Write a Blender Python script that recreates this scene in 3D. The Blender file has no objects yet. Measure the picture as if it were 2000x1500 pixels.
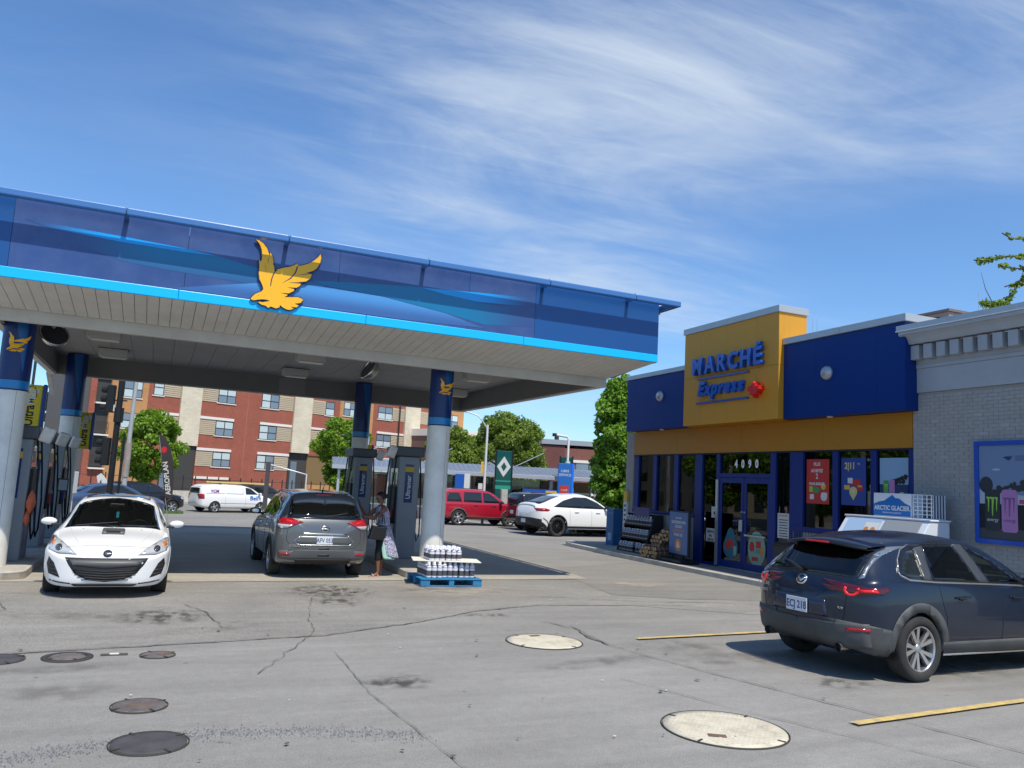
import bpy, bmesh, math, random
import numpy as np
from math import sin, cos, pi, radians, sqrt, atan2, hypot
from mathutils import Vector, Matrix
from mathutils.bvhtree import BVHTree
from mathutils.geometry import tessellate_polygon

random.seed(7)
rng = np.random.default_rng(11)
scene = bpy.context.scene
COL = scene.collection

# ------------------------------------------------------------------ camera
cam_d = bpy.data.cameras.new('camera')
cam = bpy.data.objects.new('camera', cam_d)
COL.objects.link(cam)
cam_d.sensor_width = 36.0
cam_d.lens = 1560.0 / 2000.0 * 36.0
cam_d.clip_start = 0.05
cam_d.clip_end = 3000.0
PITCH, ROLL, YAW = radians(7.2), radians(3.1), radians(23.7)
_fh = Vector((sin(YAW), cos(YAW), 0)); _rx = Vector((cos(YAW), -sin(YAW), 0)); _z = Vector((0, 0, 1))
_f = _fh * cos(PITCH) + _z * sin(PITCH)
_u = -_fh * sin(PITCH) + _z * cos(PITCH)
_xr = _rx * cos(ROLL) + _u * sin(ROLL)
_ur = -_rx * sin(ROLL) + _u * cos(ROLL)
M = Matrix((( _xr.x, _ur.x, -_f.x, 0), (_xr.y, _ur.y, -_f.y, 0), (_xr.z, _ur.z, -_f.z, 2.0), (0, 0, 0, 1)))
cam.matrix_world = M
scene.camera = cam

# ------------------------------------------------------------------ light
SUN = Vector((0.07, -0.59, 1.0)).normalized()          # towards the sun
sun_d = bpy.data.lights.new('sun', 'SUN')
sun_d.energy = 4.7
sun_d.angle = radians(0.53)
sun_d.color = (1.0, 0.93, 0.81)
sun_o = bpy.data.objects.new('sun', sun_d)
COL.objects.link(sun_o)
sun_o.rotation_euler = SUN.to_track_quat('Z', 'Y').to_euler()

world = bpy.data.worlds.new('World')
scene.world = world
world.use_nodes = True
wn, wl = world.node_tree.nodes, world.node_tree.links
wn.clear()
w_out = wn.new('ShaderNodeOutputWorld')
w_bg = wn.new('ShaderNodeBackground')
w_bg.inputs['Strength'].default_value = 0.13
sky = wn.new('ShaderNodeTexSky')
sky.sky_type = 'NISHITA'
sky.sun_disc = False
sky.sun_elevation = math.asin(SUN.z)
sky.sun_rotation = atan2(SUN.x, SUN.y)
sky.air_density = 1.05
sky.dust_density = 0.25
sky.ozone_density = 2.6
wl.new(w_bg.outputs[0], w_out.inputs[0])

def wnode(t, **kw):
    n = wn.new(t)
    for k, v in kw.items():
        setattr(n, k, v)
    return n

def wmath(op, a, b=None, clamp=False):
    n = wnode('ShaderNodeMath', operation=op, use_clamp=clamp)
    for i, s in enumerate((a, b)):
        if s is None: continue
        if isinstance(s, (int, float)): n.inputs[i].default_value = s
        else: wl.new(s, n.inputs[i])
    return n.outputs[0]

# thin high cloud: the view direction is cast on a flat layer (x/z, y/z), streaked noise on it
tc = wnode('ShaderNodeTexCoord')
sep = wnode('ShaderNodeSeparateXYZ')
wl.new(tc.outputs['Generated'], sep.inputs[0])
zc = wmath('MAXIMUM', sep.outputs['Z'], 0.03)
zc2 = wmath('ADD', zc, 0.06)
px_ = wmath('DIVIDE', sep.outputs['X'], zc2)
py_ = wmath('DIVIDE', sep.outputs['Y'], zc2)
comb = wnode('ShaderNodeCombineXYZ')
wl.new(px_, comb.inputs[0]); wl.new(py_, comb.inputs[1])

def cloud_layer(rot, scale, nscale, detail, rough, lo, hi, off, dist=0.6):
    mp = wnode('ShaderNodeMapping')
    mp.inputs['Rotation'].default_value = (0, 0, radians(rot))
    mp.inputs['Scale'].default_value = (scale[0], scale[1], 1)
    mp.inputs['Location'].default_value = off
    wl.new(comb.outputs[0], mp.inputs[0])
    nz = wnode('ShaderNodeTexNoise')
    nz.inputs['Scale'].default_value = nscale
    nz.inputs['Detail'].default_value = detail
    nz.inputs['Roughness'].default_value = rough
    nz.inputs['Distortion'].default_value = dist
    wl.new(mp.outputs[0], nz.inputs['Vector'])
    mr = wnode('ShaderNodeMapRange')
    mr.inputs['From Min'].default_value = lo
    mr.inputs['From Max'].default_value = hi
    mr.interpolation_type = 'SMOOTHSTEP'
    wl.new(nz.outputs['Fac'], mr.inputs['Value'])
    return mr.outputs[0]

streaks = cloud_layer(24, (0.6, 1.35), 1.25, 9, 0.60, 0.32, 0.80, (7.1, 0.4, 0), 0.9)
broad = cloud_layer(28, (0.6, 1.0), 0.62, 5, 0.55, 0.37, 0.64, (2.9, 3.6, 0), 0.5)
fine = cloud_layer(52, (0.8, 4.2), 2.1, 8, 0.66, 0.40, 0.82, (7.0, 1.0, 0), 1.2)
f1 = wmath('MULTIPLY', broad, wmath('ADD', wmath('MULTIPLY', streaks, 0.95), wmath('MULTIPLY', fine, 0.22)))
veil = cloud_layer(20, (0.5, 0.9), 0.5, 3, 0.5, 0.40, 0.85, (0.2, 5.0, 0), 0.1)
cl = wmath('ADD', wmath('MULTIPLY', f1, 0.95), wmath('MULTIPLY', veil, 0.22), clamp=True)
low = wnode('ShaderNodeMapRange')
low.inputs['From Min'].default_value = 0.0
low.inputs['From Max'].default_value = 0.16
low.inputs['To Min'].default_value = 0.25
wl.new(sep.outputs['Z'], low.inputs['Value'])
cl = wmath('MULTIPLY', cl, low.outputs[0], clamp=True)
bank = wnode('ShaderNodeMapRange'); bank.interpolation_type = 'SMOOTHSTEP'   # the cloud bank lies to the right (east)
bank.inputs['From Min'].default_value = -0.05; bank.inputs['From Max'].default_value = 0.65; bank.inputs['To Min'].default_value = 0.16
wl.new(px_, bank.inputs['Value'])
cl = wmath('MULTIPLY', wmath('MULTIPLY', cl, bank.outputs[0]), 0.80, clamp=True)
wmix = wnode('ShaderNodeMix', data_type='RGBA')
wl.new(cl, wmix.inputs['Factor'])
stint = wnode('ShaderNodeVectorMath', operation='MULTIPLY')      # the deep blue of a dry summer sky
stint.inputs[1].default_value = (0.74, 1.0, 1.26)
wl.new(sky.outputs[0], stint.inputs[0])
wl.new(stint.outputs[0], wmix.inputs['A'])
wmix.inputs['B'].default_value = (5.3, 6.0, 6.8, 1)
wl.new(wmix.outputs['Result'], w_bg.inputs['Color'])

vs = scene.view_settings
scene.display_settings.display_device = 'sRGB'
vs.view_transform = 'Standard'
vs.look = 'None'
vs.gamma = 1.0
vs.use_curve_mapping = False
vs.exposure = 0.06
scene.cycles.max_bounces = 8
scene.cycles.transparent_max_bounces = 12
scene.cycles.sample_clamp_indirect = 6.0

# ------------------------------------------------------------------ helpers
def tag(o, label=None, cat=None, group=None, kind=None):
    if label: o['label'] = label
    if cat: o['category'] = cat
    if group: o['group'] = group
    if kind: o['kind'] = kind
    return o

def empty(name, loc=(0, 0, 0), rz=0.0, label=None, cat=None, group=None, parent=None):
    o = bpy.data.objects.new(name, None)
    o.empty_display_size = 0.2
    COL.objects.link(o)
    o.location = loc
    o.rotation_euler = (0, 0, rz)
    if parent: o.parent = parent
    return tag(o, label, cat, group)

def copy_tree(o, parent=None):
    c = o.copy()
    COL.objects.link(c)
    if parent: c.parent = parent
    for ch in list(o.children):
        copy_tree(ch, c)
    return c

_mats = {}
def mat(name, col=(0.5, 0.5, 0.5), rough=0.5, metal=0.0, var=0.0, vscale=3.0, bump=0.0, bscale=20.0,
        coat=0.0, emit=None, emit_s=0.0, spec=0.5, dirt=None, dirt_amt=0.0, dscale=2.0, alpha=None, trans=0.0, ior=1.45, detail=6):
    if name in _mats: return _mats[name]
    m = bpy.data.materials.new(name)
    m.use_nodes = True
    nt = m.node_tree; N = nt.nodes; L = nt.links
    b = N['Principled BSDF']
    b.inputs['Roughness'].default_value = rough
    b.inputs['Metallic'].default_value = metal
    b.inputs['Specular IOR Level'].default_value = spec
    b.inputs['Coat Weight'].default_value = coat
    b.inputs['Coat Roughness'].default_value = 0.04
    b.inputs['IOR'].default_value = ior
    b.inputs['Transmission Weight'].default_value = trans
    c = (col[0], col[1], col[2], 1)
    b.inputs['Base Color'].default_value = c
    t = N.new('ShaderNodeTexCoord')
    last = None
    if var > 0:
        n = N.new('ShaderNodeTexNoise'); n.inputs['Scale'].default_value = vscale; n.inputs['Detail'].default_value = detail
        n.inputs['Roughness'].default_value = 0.6
        L.new(t.outputs['Object'], n.inputs['Vector'])
        r = N.new('ShaderNodeMapRange'); r.inputs['From Min'].default_value = 0.3; r.inputs['From Max'].default_value = 0.7
        r.inputs['To Min'].default_value = 1 - var; r.inputs['To Max'].default_value = 1 + var
        L.new(n.outputs['Fac'], r.inputs['Value'])
        mx = N.new('ShaderNodeVectorMath'); mx.operation = 'SCALE'
        mx.inputs[0].default_value = col[:3]
        L.new(r.outputs[0], mx.inputs['Scale'])
        last = mx.outputs[0]
    if dirt is not None:
        n = N.new('ShaderNodeTexNoise'); n.inputs['Scale'].default_value = dscale; n.inputs['Detail'].default_value = 8
        n.inputs['Roughness'].default_value = 0.68
        L.new(t.outputs['Object'], n.inputs['Vector'])
        r = N.new('ShaderNodeMapRange'); r.inputs['From Min'].default_value = 0.42; r.inputs['From Max'].default_value = 0.75
        r.inputs['To Max'].default_value = dirt_amt
        L.new(n.outputs['Fac'], r.inputs['Value'])
        mm = N.new('ShaderNodeMix'); mm.data_type = 'RGBA'
        L.new(r.outputs[0], mm.inputs['Factor'])
        if last is not None: L.new(last, mm.inputs['A'])
        else: mm.inputs['A'].default_value = c
        mm.inputs['B'].default_value = (*dirt, 1)
        last = mm.outputs['Result']
    if last is not None: L.new(last, b.inputs['Base Color'])
    if bump > 0:
        n = N.new('ShaderNodeTexNoise'); n.inputs['Scale'].default_value = bscale; n.inputs['Detail'].default_value = 4
        L.new(t.outputs['Object'], n.inputs['Vector'])
        bp = N.new('ShaderNodeBump'); bp.inputs['Strength'].default_value = bump; bp.inputs['Distance'].default_value = 0.01
        L.new(n.outputs['Fac'], bp.inputs['Height'])
        L.new(bp.outputs[0], b.inputs['Normal'])
    if emit is not None:
        b.inputs['Emission Color'].default_value = (*emit, 1)
        b.inputs['Emission Strength'].default_value = emit_s
    _mats[name] = m
    return m

def glass_mat(name, tint, opacity, rough=0.02):
    """a pane: tinted see-through with a clear reflection on it"""
    if name in _mats: return _mats[name]
    m = bpy.data.materials.new(name); m.use_nodes = True
    nt = m.node_tree; N = nt.nodes; L = nt.links
    N.clear()
    out = N.new('ShaderNodeOutputMaterial')
    tr = N.new('ShaderNodeBsdfTransparent'); tr.inputs[0].default_value = (*[x * (1 - opacity) for x in tint], 1)
    gl = N.new('ShaderNodeBsdfGlossy'); gl.inputs['Roughness'].default_value = rough
    gl.inputs['Color'].default_value = (0.9, 0.93, 0.95, 1)
    fr = N.new('ShaderNodeFresnel'); fr.inputs['IOR'].default_value = 1.52
    fm = N.new('ShaderNodeMath'); fm.operation = 'MULTIPLY_ADD'; fm.inputs[1].default_value = 1.15; fm.inputs[2].default_value = 0.01; fm.use_clamp = True
    L.new(fr.outputs[0], fm.inputs[0])
    mx = N.new('ShaderNodeMixShader')
    L.new(fm.outputs[0], mx.inputs[0]); L.new(tr.outputs[0], mx.inputs[1]); L.new(gl.outputs[0], mx.inputs[2])
    L.new(mx.outputs[0], out.inputs[0])
    _mats[name] = m
    return m

def brick_mat(name, c1, c2, mortar, bw=0.2, bh=0.065, rough=0.85, axis='XZ', var=0.12):
    if name in _mats: return _mats[name]
    m = bpy.data.materials.new(name); m.use_nodes = True
    nt = m.node_tree; N = nt.nodes; L = nt.links
    b = N['Principled BSDF']; b.inputs['Roughness'].default_value = rough
    b.inputs['Specular IOR Level'].default_value = 0.25
    t = N.new('ShaderNodeTexCoord'); s = N.new('ShaderNodeSeparateXYZ'); cb = N.new('ShaderNodeCombineXYZ')
    L.new(t.outputs['Object'], s.inputs[0])
    L.new(s.outputs['X' if axis[0] == 'X' else 'Y'], cb.inputs[0]); L.new(s.outputs['Z'], cb.inputs[1])
    br = N.new('ShaderNodeTexBrick')
    br.inputs['Color1'].default_value = (*c1, 1); br.inputs['Color2'].default_value = (*c2, 1); br.inputs['Mortar'].default_value = (*mortar, 1)
    br.inputs['Scale'].default_value = 1.0; br.inputs['Mortar Size'].default_value = 0.008
    br.inputs['Brick Width'].default_value = bw; br.inputs['Row Height'].default_value = bh
    L.new(cb.outputs[0], br.inputs['Vector'])
    n = N.new('ShaderNodeTexNoise'); n.inputs['Scale'].default_value = 0.7; n.inputs['Detail'].default_value = 8; n.inputs['Roughness'].default_value = 0.7
    L.new(t.outputs['Object'], n.inputs['Vector'])
    r = N.new('ShaderNodeMapRange'); r.inputs['From Min'].default_value = 0.3; r.inputs['From Max'].default_value = 0.7
    r.inputs['To Min'].default_value = 1 - var; r.inputs['To Max'].default_value = 1 + var
    L.new(n.outputs['Fac'], r.inputs['Value'])
    sc = N.new('ShaderNodeVectorMath'); sc.operation = 'SCALE'
    L.new(br.outputs['Color'], sc.inputs[0]); L.new(r.outputs[0], sc.inputs['Scale'])
    L.new(sc.outputs[0], b.inputs['Base Color'])
    bp = N.new('ShaderNodeBump'); bp.inputs['Strength'].default_value = 0.5; bp.inputs['Distance'].default_value = 0.008; bp.invert = True
    L.new(br.outputs['Fac'], bp.inputs['Height']); L.new(bp.outputs[0], b.inputs['Normal'])
    _mats[name] = m
    return m

class MB:
    def __init__(s):
        s.v = []; s.f = []; s.mi = []; s.sm = []
        s.T = None
    def add(s, vs, fs, mi=0, smooth=False):
        o = len(s.v)
        if s.T is not None: vs = [tuple(s.T @ Vector(v)) for v in vs]
        s.v.extend([tuple(v) for v in vs])
        for f in fs:
            s.f.append(tuple(o + i for i in f)); s.mi.append(mi); s.sm.append(smooth)
        return s
    def box(s, x0, x1, y0, y1, z0, z1, mi=0):
        if x0 > x1: x0, x1 = x1, x0
        if y0 > y1: y0, y1 = y1, y0
        if z0 > z1: z0, z1 = z1, z0
        vs = [(x0,y0,z0),(x1,y0,z0),(x1,y1,z0),(x0,y1,z0),(x0,y0,z1),(x1,y0,z1),(x1,y1,z1),(x0,y1,z1)]
        fs = [(0,3,2,1),(4,5,6,7),(0,1,5,4),(1,2,6,5),(2,3,7,6),(3,0,4,7)]
        return s.add(vs, fs, mi)
    def obox(s, c, ax, ay, az, mi=0):
        """box about centre c with half-extent vectors"""
        c, ax, ay, az = Vector(c), Vector(ax), Vector(ay), Vector(az)
        vs = [c + a*ax + b*ay + d*az for d in (-1, 1) for a, b in ((-1,-1),(1,-1),(1,1),(-1,1))]
        fs = [(0,3,2,1),(4,5,6,7),(0,1,5,4),(1,2,6,5),(2,3,7,6),(3,0,4,7)]
        return s.add(vs, fs, mi)
    def prism(s, pts, plane, a, b, mi=0):
        """extrude a 2D polygon: plane 'xy' along z, 'xz' along y, 'yz' along x"""
        n = len(pts)
        def P(p, d):
            if plane == 'xy': return (p[0], p[1], d)
            if plane == 'xz': return (p[0], d, p[1])
            return (d, p[0], p[1])
        vs = [P(p, a) for p in pts] + [P(p, b) for p in pts]
        fs = [tuple(range(n))[::-1], tuple(range(n, 2*n))] + [(i, (i+1) % n, n + (i+1) % n, n + i) for i in range(n)]
        return s.add(vs, fs, mi)
    def cyl(s, p0, p1, r0, r1=None, n=16, mi=0, caps=True, smooth=True):
        r1 = r0 if r1 is None else r1
        p0, p1 = Vector(p0), Vector(p1)
        d = (p1 - p0).normalized()
        a = d.orthogonal().normalized(); b = d.cross(a)
        vs = []
        for p, r in ((p0, r0), (p1, r1)):
            for i in range(n):
                t = 2*pi*i/n
                vs.append(p + a*(r*cos(t)) + b*(r*sin(t)))
        s.add(vs, [(i, (i+1) % n, n+(i+1) % n, n+i) for i in range(n)], mi, smooth)
        if caps:
            s.add(vs[:n], [tuple(range(n))[::-1]], mi); s.add(vs[n:], [tuple(range(n))], mi)
        return s
    def tube(s, pts, r, n=8, mi=0):
        pts = [Vector(p) for p in pts]
        rs = r if isinstance(r, (list, tuple)) else [r]*len(pts)
        vs = []; prev = None
        for i, p in enumerate(pts):
            d = (pts[min(i+1, len(pts)-1)] - pts[max(i-1, 0)]).normalized()
            a = d.orthogonal().normalized() if prev is None else (prev - d*prev.dot(d)).normalized()
            prev = a
            b = d.cross(a)
            for k in range(n):
                t = 2*pi*k/n
                vs.append(p + a*(rs[i]*cos(t)) + b*(rs[i]*sin(t)))
        fs = []
        for i in range(len(pts)-1):
            for k in range(n):
                fs.append((i*n+k, i*n+(k+1) % n, (i+1)*n+(k+1) % n, (i+1)*n+k))
        s.add(vs, fs, mi, True)
        s.add(vs[:n], [tuple(range(n))[::-1]], mi); s.add(vs[-n:], [tuple(range(n))], mi)
        return s
    def lathe(s, prof, o=(0,0,0), axis='z', n=24, mi=0, smooth=True):
        """prof: list of (radius, along)"""
        o = Vector(o); vs = []
        for r, h in prof:
            for i in range(n):
                t = 2*pi*i/n
                if axis == 'z': vs.append(o + Vector((r*cos(t), r*sin(t), h)))
                elif axis == 'y': vs.append(o + Vector((r*sin(t), h, r*cos(t))))
                else: vs.append(o + Vector((h, r*cos(t), r*sin(t))))
        fs = []
        for j in range(len(prof)-1):
            for i in range(n):
                fs.append((j*n+i, j*n+(i+1) % n, (j+1)*n+(i+1) % n, (j+1)*n+i))
        return s.add(vs, fs, mi, smooth)
    def build(s, name, mats, parent=None, kind=None, bevel=0.0, seg=2, loc=None, rz=None, recalc=True):
        me = bpy.data.meshes.new(name)
        me.from_pydata(s.v, [], s.f)
        if not isinstance(mats, (list, tuple)): mats = [mats]
        for m in mats: me.materials.append(m)
        me.polygons.foreach_set('material_index', s.mi)
        me.polygons.foreach_set('use_smooth', s.sm)
        if recalc:
            bm = bmesh.new(); bm.from_mesh(me)
            bmesh.ops.recalc_face_normals(bm, faces=bm.faces)
            bm.to_mesh(me); bm.free()
        me.update()
        o = bpy.data.objects.new(name, me)
        COL.objects.link(o)
        if parent: o.parent = parent
        if kind: o['kind'] = kind
        if loc is not None: o.location = loc
        if rz is not None: o.rotation_euler = (0, 0, rz)
        if bevel > 0:
            bv = o.modifiers.new('bevel', 'BEVEL'); bv.width = bevel; bv.segments = seg; bv.limit_method = 'ANGLE'; bv.angle_limit = radians(40)
        return o

def inst(src, parent=None, loc=None, rot=None):
    c = src.copy(); COL.objects.link(c)
    if parent is not None: c.parent = parent
    if loc is not None: c.location = loc
    if rot is not None: c.rotation_euler = rot
    return c

_tcache = {}
def text_obj(name, txt, size, m, parent, o, right, up, extrude=0.003, bold=0.0, align='CENTER', shear=0.0, sx=1.0, spacing=1.0):
    """flat or raised lettering: o = centre of the baseline, right/up = reading directions"""
    cu = bpy.data.curves.new(name, 'FONT')
    cu.body = txt; cu.size = size; cu.align_x = align; cu.extrude = extrude; cu.offset = bold; cu.shear = shear
    cu.resolution_u = 3; cu.space_character = spacing
    tmp = bpy.data.objects.new('tmp_text', cu)
    COL.objects.link(tmp)
    dg = bpy.context.evaluated_depsgraph_get()
    me = bpy.data.meshes.new_from_object(tmp.evaluated_get(dg))
    bpy.data.objects.remove(tmp); bpy.data.curves.remove(cu)
    me.materials.clear(); me.materials.append(m)
    r, u = Vector(right).normalized(), Vector(up).normalized()
    n = r.cross(u)
    T = Matrix(((r.x*sx, u.x, n.x, o[0]), (r.y*sx, u.y, n.y, o[1]), (r.z*sx, u.z, n.z, o[2]), (0, 0, 0, 1)))
    me.transform(T)
    ob = bpy.data.objects.new(name, me)
    COL.objects.link(ob)
    if parent: ob.parent = parent
    return ob

def curved_mesh(name, verts, faces, m, parent=None, smooth=True, kind=None):
    me = bpy.data.meshes.new(name)
    me.from_pydata([tuple(v) for v in verts], [], faces)
    me.materials.append(m)
    me.polygons.foreach_set('use_smooth', [smooth]*len(me.polygons))
    o = bpy.data.objects.new(name, me); COL.objects.link(o)
    if parent: o.parent = parent
    if kind: o['kind'] = kind
    return o

STREET = radians(23.6)                                     # heading of the street against the forecourt
EV = Vector((cos(STREET), sin(STREET), 0)); NV = Vector((-sin(STREET), cos(STREET), 0))
def gz(x, y):
    """ground height: level forecourt, falling gently to the street"""
    w = NV.x*x + NV.y*y
    t = min(max((w - 29.0)/17.0, 0.0), 1.0)
    return -0.65*(t*t*(3 - 2*t))
# ------------------------------------------------------------------ ground
def asphalt_mat(name, c_a, c_b, speck=0.25, scale=1.0, stain=(0.05, 0.045, 0.04), stain_amt=0.6, rough=0.88):
    m = bpy.data.materials.new(name); m.use_nodes = True
    nt = m.node_tree; N = nt.nodes; L = nt.links
    b = N['Principled BSDF']; b.inputs['Roughness'].default_value = rough; b.inputs['Specular IOR Level'].default_value = 0.3
    t = N.new('ShaderNodeTexCoord')
    def noise(sc, det=6, ro=0.6, dist=0.0, vec=None):
        n = N.new('ShaderNodeTexNoise'); n.inputs['Scale'].default_value = sc; n.inputs['Detail'].default_value = det
        n.inputs['Roughness'].default_value = ro; n.inputs['Distortion'].default_value = dist
        L.new(vec if vec is not None else t.outputs['Object'], n.inputs['Vector']); return n.outputs['Fac']
    def rmp(v, a, b2, c, d):
        r = N.new('ShaderNodeMapRange'); r.inputs['From Min'].default_value = a; r.inputs['From Max'].default_value = b2
        r.inputs['To Min'].default_value = c; r.inputs['To Max'].default_value = d; L.new(v, r.inputs['Value']); return r.outputs[0]
    def mixc(f, a, b2):
        mx = N.new('ShaderNodeMix'); mx.data_type = 'RGBA'
        L.new(f, mx.inputs['Factor'])
        for s, k in ((a, 'A'), (b2, 'B')):
            if isinstance(s, tuple): mx.inputs[k].default_value = (*s, 1)
            else: L.new(s, mx.inputs[k])
        return mx.outputs['Result']
    def mul(v, f):
        s = N.new('ShaderNodeVectorMath'); s.operation = 'SCALE'; L.new(v, s.inputs[0]); L.new(f, s.inputs['Scale']); return s.outputs[0]
    mpv = N.new('ShaderNodeMapping'); mpv.inputs['Scale'].default_value = (0.35, 1.6, 1); L.new(t.outputs['Object'], mpv.inputs[0])
    base = mixc(rmp(noise(0.22*scale, 7, 0.62, 0.4), 0.36, 0.64, 0, 1), c_a, c_b)
    base = mul(base, rmp(noise(1.6*scale, 8, 0.68, 0.2, mpv.outputs[0]), 0.25, 0.75, 0.87, 1.13))
    base = mul(base, rmp(noise(9.0, 6, 0.7), 0.25, 0.75, 0.90, 1.10))
    base = mul(base, rmp(noise(28.0, 3, 0.7), 0.25, 0.75, 0.91, 1.09))
    base = mul(base, rmp(noise(95.0, 2, 0.8), 0.3, 0.7, 1 - speck, 1 + speck))
    mp2 = N.new('ShaderNodeMapping'); mp2.inputs['Rotation'].default_value = (0, 0, 0.35); mp2.inputs['Scale'].default_value = (0.12, 1.5, 1); L.new(t.outputs['Object'], mp2.inputs[0])
    base = mul(base, rmp(noise(1.1, 5, 0.6, 0.5, mp2.outputs[0]), 0.35, 0.65, 0.93, 1.05))
    # dribbles and old oil spots
    st = rmp(noise(2.3, 9, 0.72, 0.9), 0.655, 0.74, 0, stain_amt)
    base = mixc(st, base, stain)
    v = N.new('ShaderNodeTexVoronoi'); v.inputs['Scale'].default_value = 1.7; v.inputs['Randomness'].default_value = 1.0
    L.new(t.outputs['Object'], v.inputs['Vector'])
    sp = rmp(v.outputs['Distance'], 0.03, 0.055, 0.55, 0)
    base = mixc(sp, base, (0.075, 0.07, 0.066))
    L.new(base, b.inputs['Base Color'])
    bp = N.new('ShaderNodeBump'); bp.inputs['Strength'].default_value = 0.35; bp.inputs['Distance'].default_value = 0.006
    L.new(noise(120.0, 4, 0.7), bp.inputs['Height']); L.new(bp.outputs[0], b.inputs['Normal'])
    _mats[name] = m
    return m

ASPH = asphalt_mat('asphalt', (0.275, 0.265, 0.244), (0.222, 0.214, 0.197), 0.40)
ASPH_OLD = asphalt_mat('asphalt_rough', (0.215, 0.205, 0.186), (0.272, 0.259, 0.234), 0.5, 1.6, stain_amt=0.75)
ASPH_STREET = asphalt_mat('asphalt_street', (0.245, 0.235, 0.212), (0.20, 0.192, 0.175), 0.2)
CONC_PAD = asphalt_mat('concrete_pad', (0.40, 0.365, 0.305), (0.33, 0.30, 0.25), 0.10, 2.0, stain=(0.13, 0.115, 0.095), stain_amt=0.45)
CONC = mat('concrete', (0.44, 0.41, 0.36), 0.9, var=0.14, vscale=3, bump=0.3, bscale=60, dirt=(0.2, 0.18, 0.15), dirt_amt=0.5, dscale=1.6)
CONC_L = mat('concrete_light', (0.50, 0.47, 0.42), 0.9, var=0.1, vscale=4, bump=0.3, bscale=60, dirt=(0.26, 0.23, 0.19), dirt_amt=0.5, dscale=3)
WALK = mat('sidewalk_concrete', (0.27, 0.255, 0.23), 0.9, var=0.15, vscale=2, bump=0.3, bscale=60, dirt=(0.14, 0.13, 0.11), dirt_amt=0.5, dscale=2.5)
CRACK = mat('crack_tar', (0.145, 0.135, 0.12), 0.85, var=0.3, vscale=6)
YELLOW_LINE = mat('road_paint_yellow', (0.62, 0.44, 0.14), 0.8, var=0.15, vscale=9, dirt=(0.27, 0.25, 0.2), dirt_amt=0.85, dscale=7)
GRASS = mat('grass', (0.07, 0.12, 0.03), 0.95, var=0.4, vscale=4)

xs = sorted(set([-1500, -600, -250, -120] + [float(x) for x in np.arange(-70, 96, 2.0)] + [140, 260, 600, 1500]))
ys = sorted(set([-1500, -500, -150, -60] + [float(y) for y in np.arange(-24, 131, 2.0)] + [180, 300, 650, 1800]))
gv = [(x, y, gz(x, y)) for y in ys for x in xs]
nx = len(xs)
gf = [(j*nx+i, j*nx+i+1, (j+1)*nx+i+1, (j+1)*nx+i) for j in range(len(ys)-1) for i in range(nx-1)]
ground = curved_mesh('ground', gv, gf, ASPH, kind='structure')

def sheet(name, pts, m, z=0.004, kind='structure', parent=None, sub=0.0):
    """a flat sheet lying on the forecourt"""
    mb = MB(); mb.add([(x, y, gz(x, y) + z) for x, y in pts], [tuple(range(len(pts)))])
    o = mb.build(name, m, parent, kind, recalc=False)
    if o.data.polygons[0].normal.z < 0: o.data.flip_normals()
    return o

# older rough asphalt between the pad and the crack that runs across the lot
sheet('rough_asphalt', [(-9, 15.34), (-9, 9.9), (-4.0, 9.62), (-1.5, 9.75), (0.4, 10.05), (2.2, 10.35), (3.6, 11.1), (4.9, 12.0), (6.2, 12.5), (8.0, 12.3), (9.6, 11.3), (11.4, 10.6), (12.8, 10.5), (12.9, 15.5), (9.1, 15.9)], ASPH_OLD, 0.004)
sheet('patched_asphalt', [(9.2, 18.0), (8.3, 13.6), (9.6, 12.9), (12.9, 12.6), (12.9, 15.0), (13.0, 20.0)], ASPH_STREET, 0.008)
sheet('concrete_pad', [(-9, 15.40), (0.45, 15.38), (9.1, 15.95), (9.3, 17.4), (9.35, 29.5), (-9, 29.0)], CONC_PAD, 0.012)

def crack(pts, w=0.02, z=0.016, name='crack', wig=0.03, m=None):
    """tar line of uneven width following pts"""
    fine_p = []
    for (a, b) in zip(pts[:-1], pts[1:]):
        n = max(2, int(hypot(b[0]-a[0], b[1]-a[1])/0.14))
        for i in range(n):
            t = i/n
            fine_p.append((a[0]+(b[0]-a[0])*t + random.uniform(-wig, wig), a[1]+(b[1]-a[1])*t + random.uniform(-wig, wig)))
    fine_p.append(pts[-1])
    mb = MB(); vs = []
    for i, p in enumerate(fine_p):
        q = fine_p[min(i+1, len(fine_p)-1)]; r = fine_p[max(i-1, 0)]
        dx, dy = q[0]-r[0], q[1]-r[1]; l = hypot(dx, dy) or 1
        ww = w*random.uniform(0.35, 1.25)*0.5
        vs += [(p[0]-dy/l*ww, p[1]+dx/l*ww, gz(*p)+z), (p[0]+dy/l*ww, p[1]-dx/l*ww, gz(*p)+z)]
    mb.add(vs, [(2*i, 2*i+1, 2*i+3, 2*i+2) for i in range(len(fine_p)-1)])
    o = mb.build(name, m or CRACK, None, 'structure', recalc=False)
    return o

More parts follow.
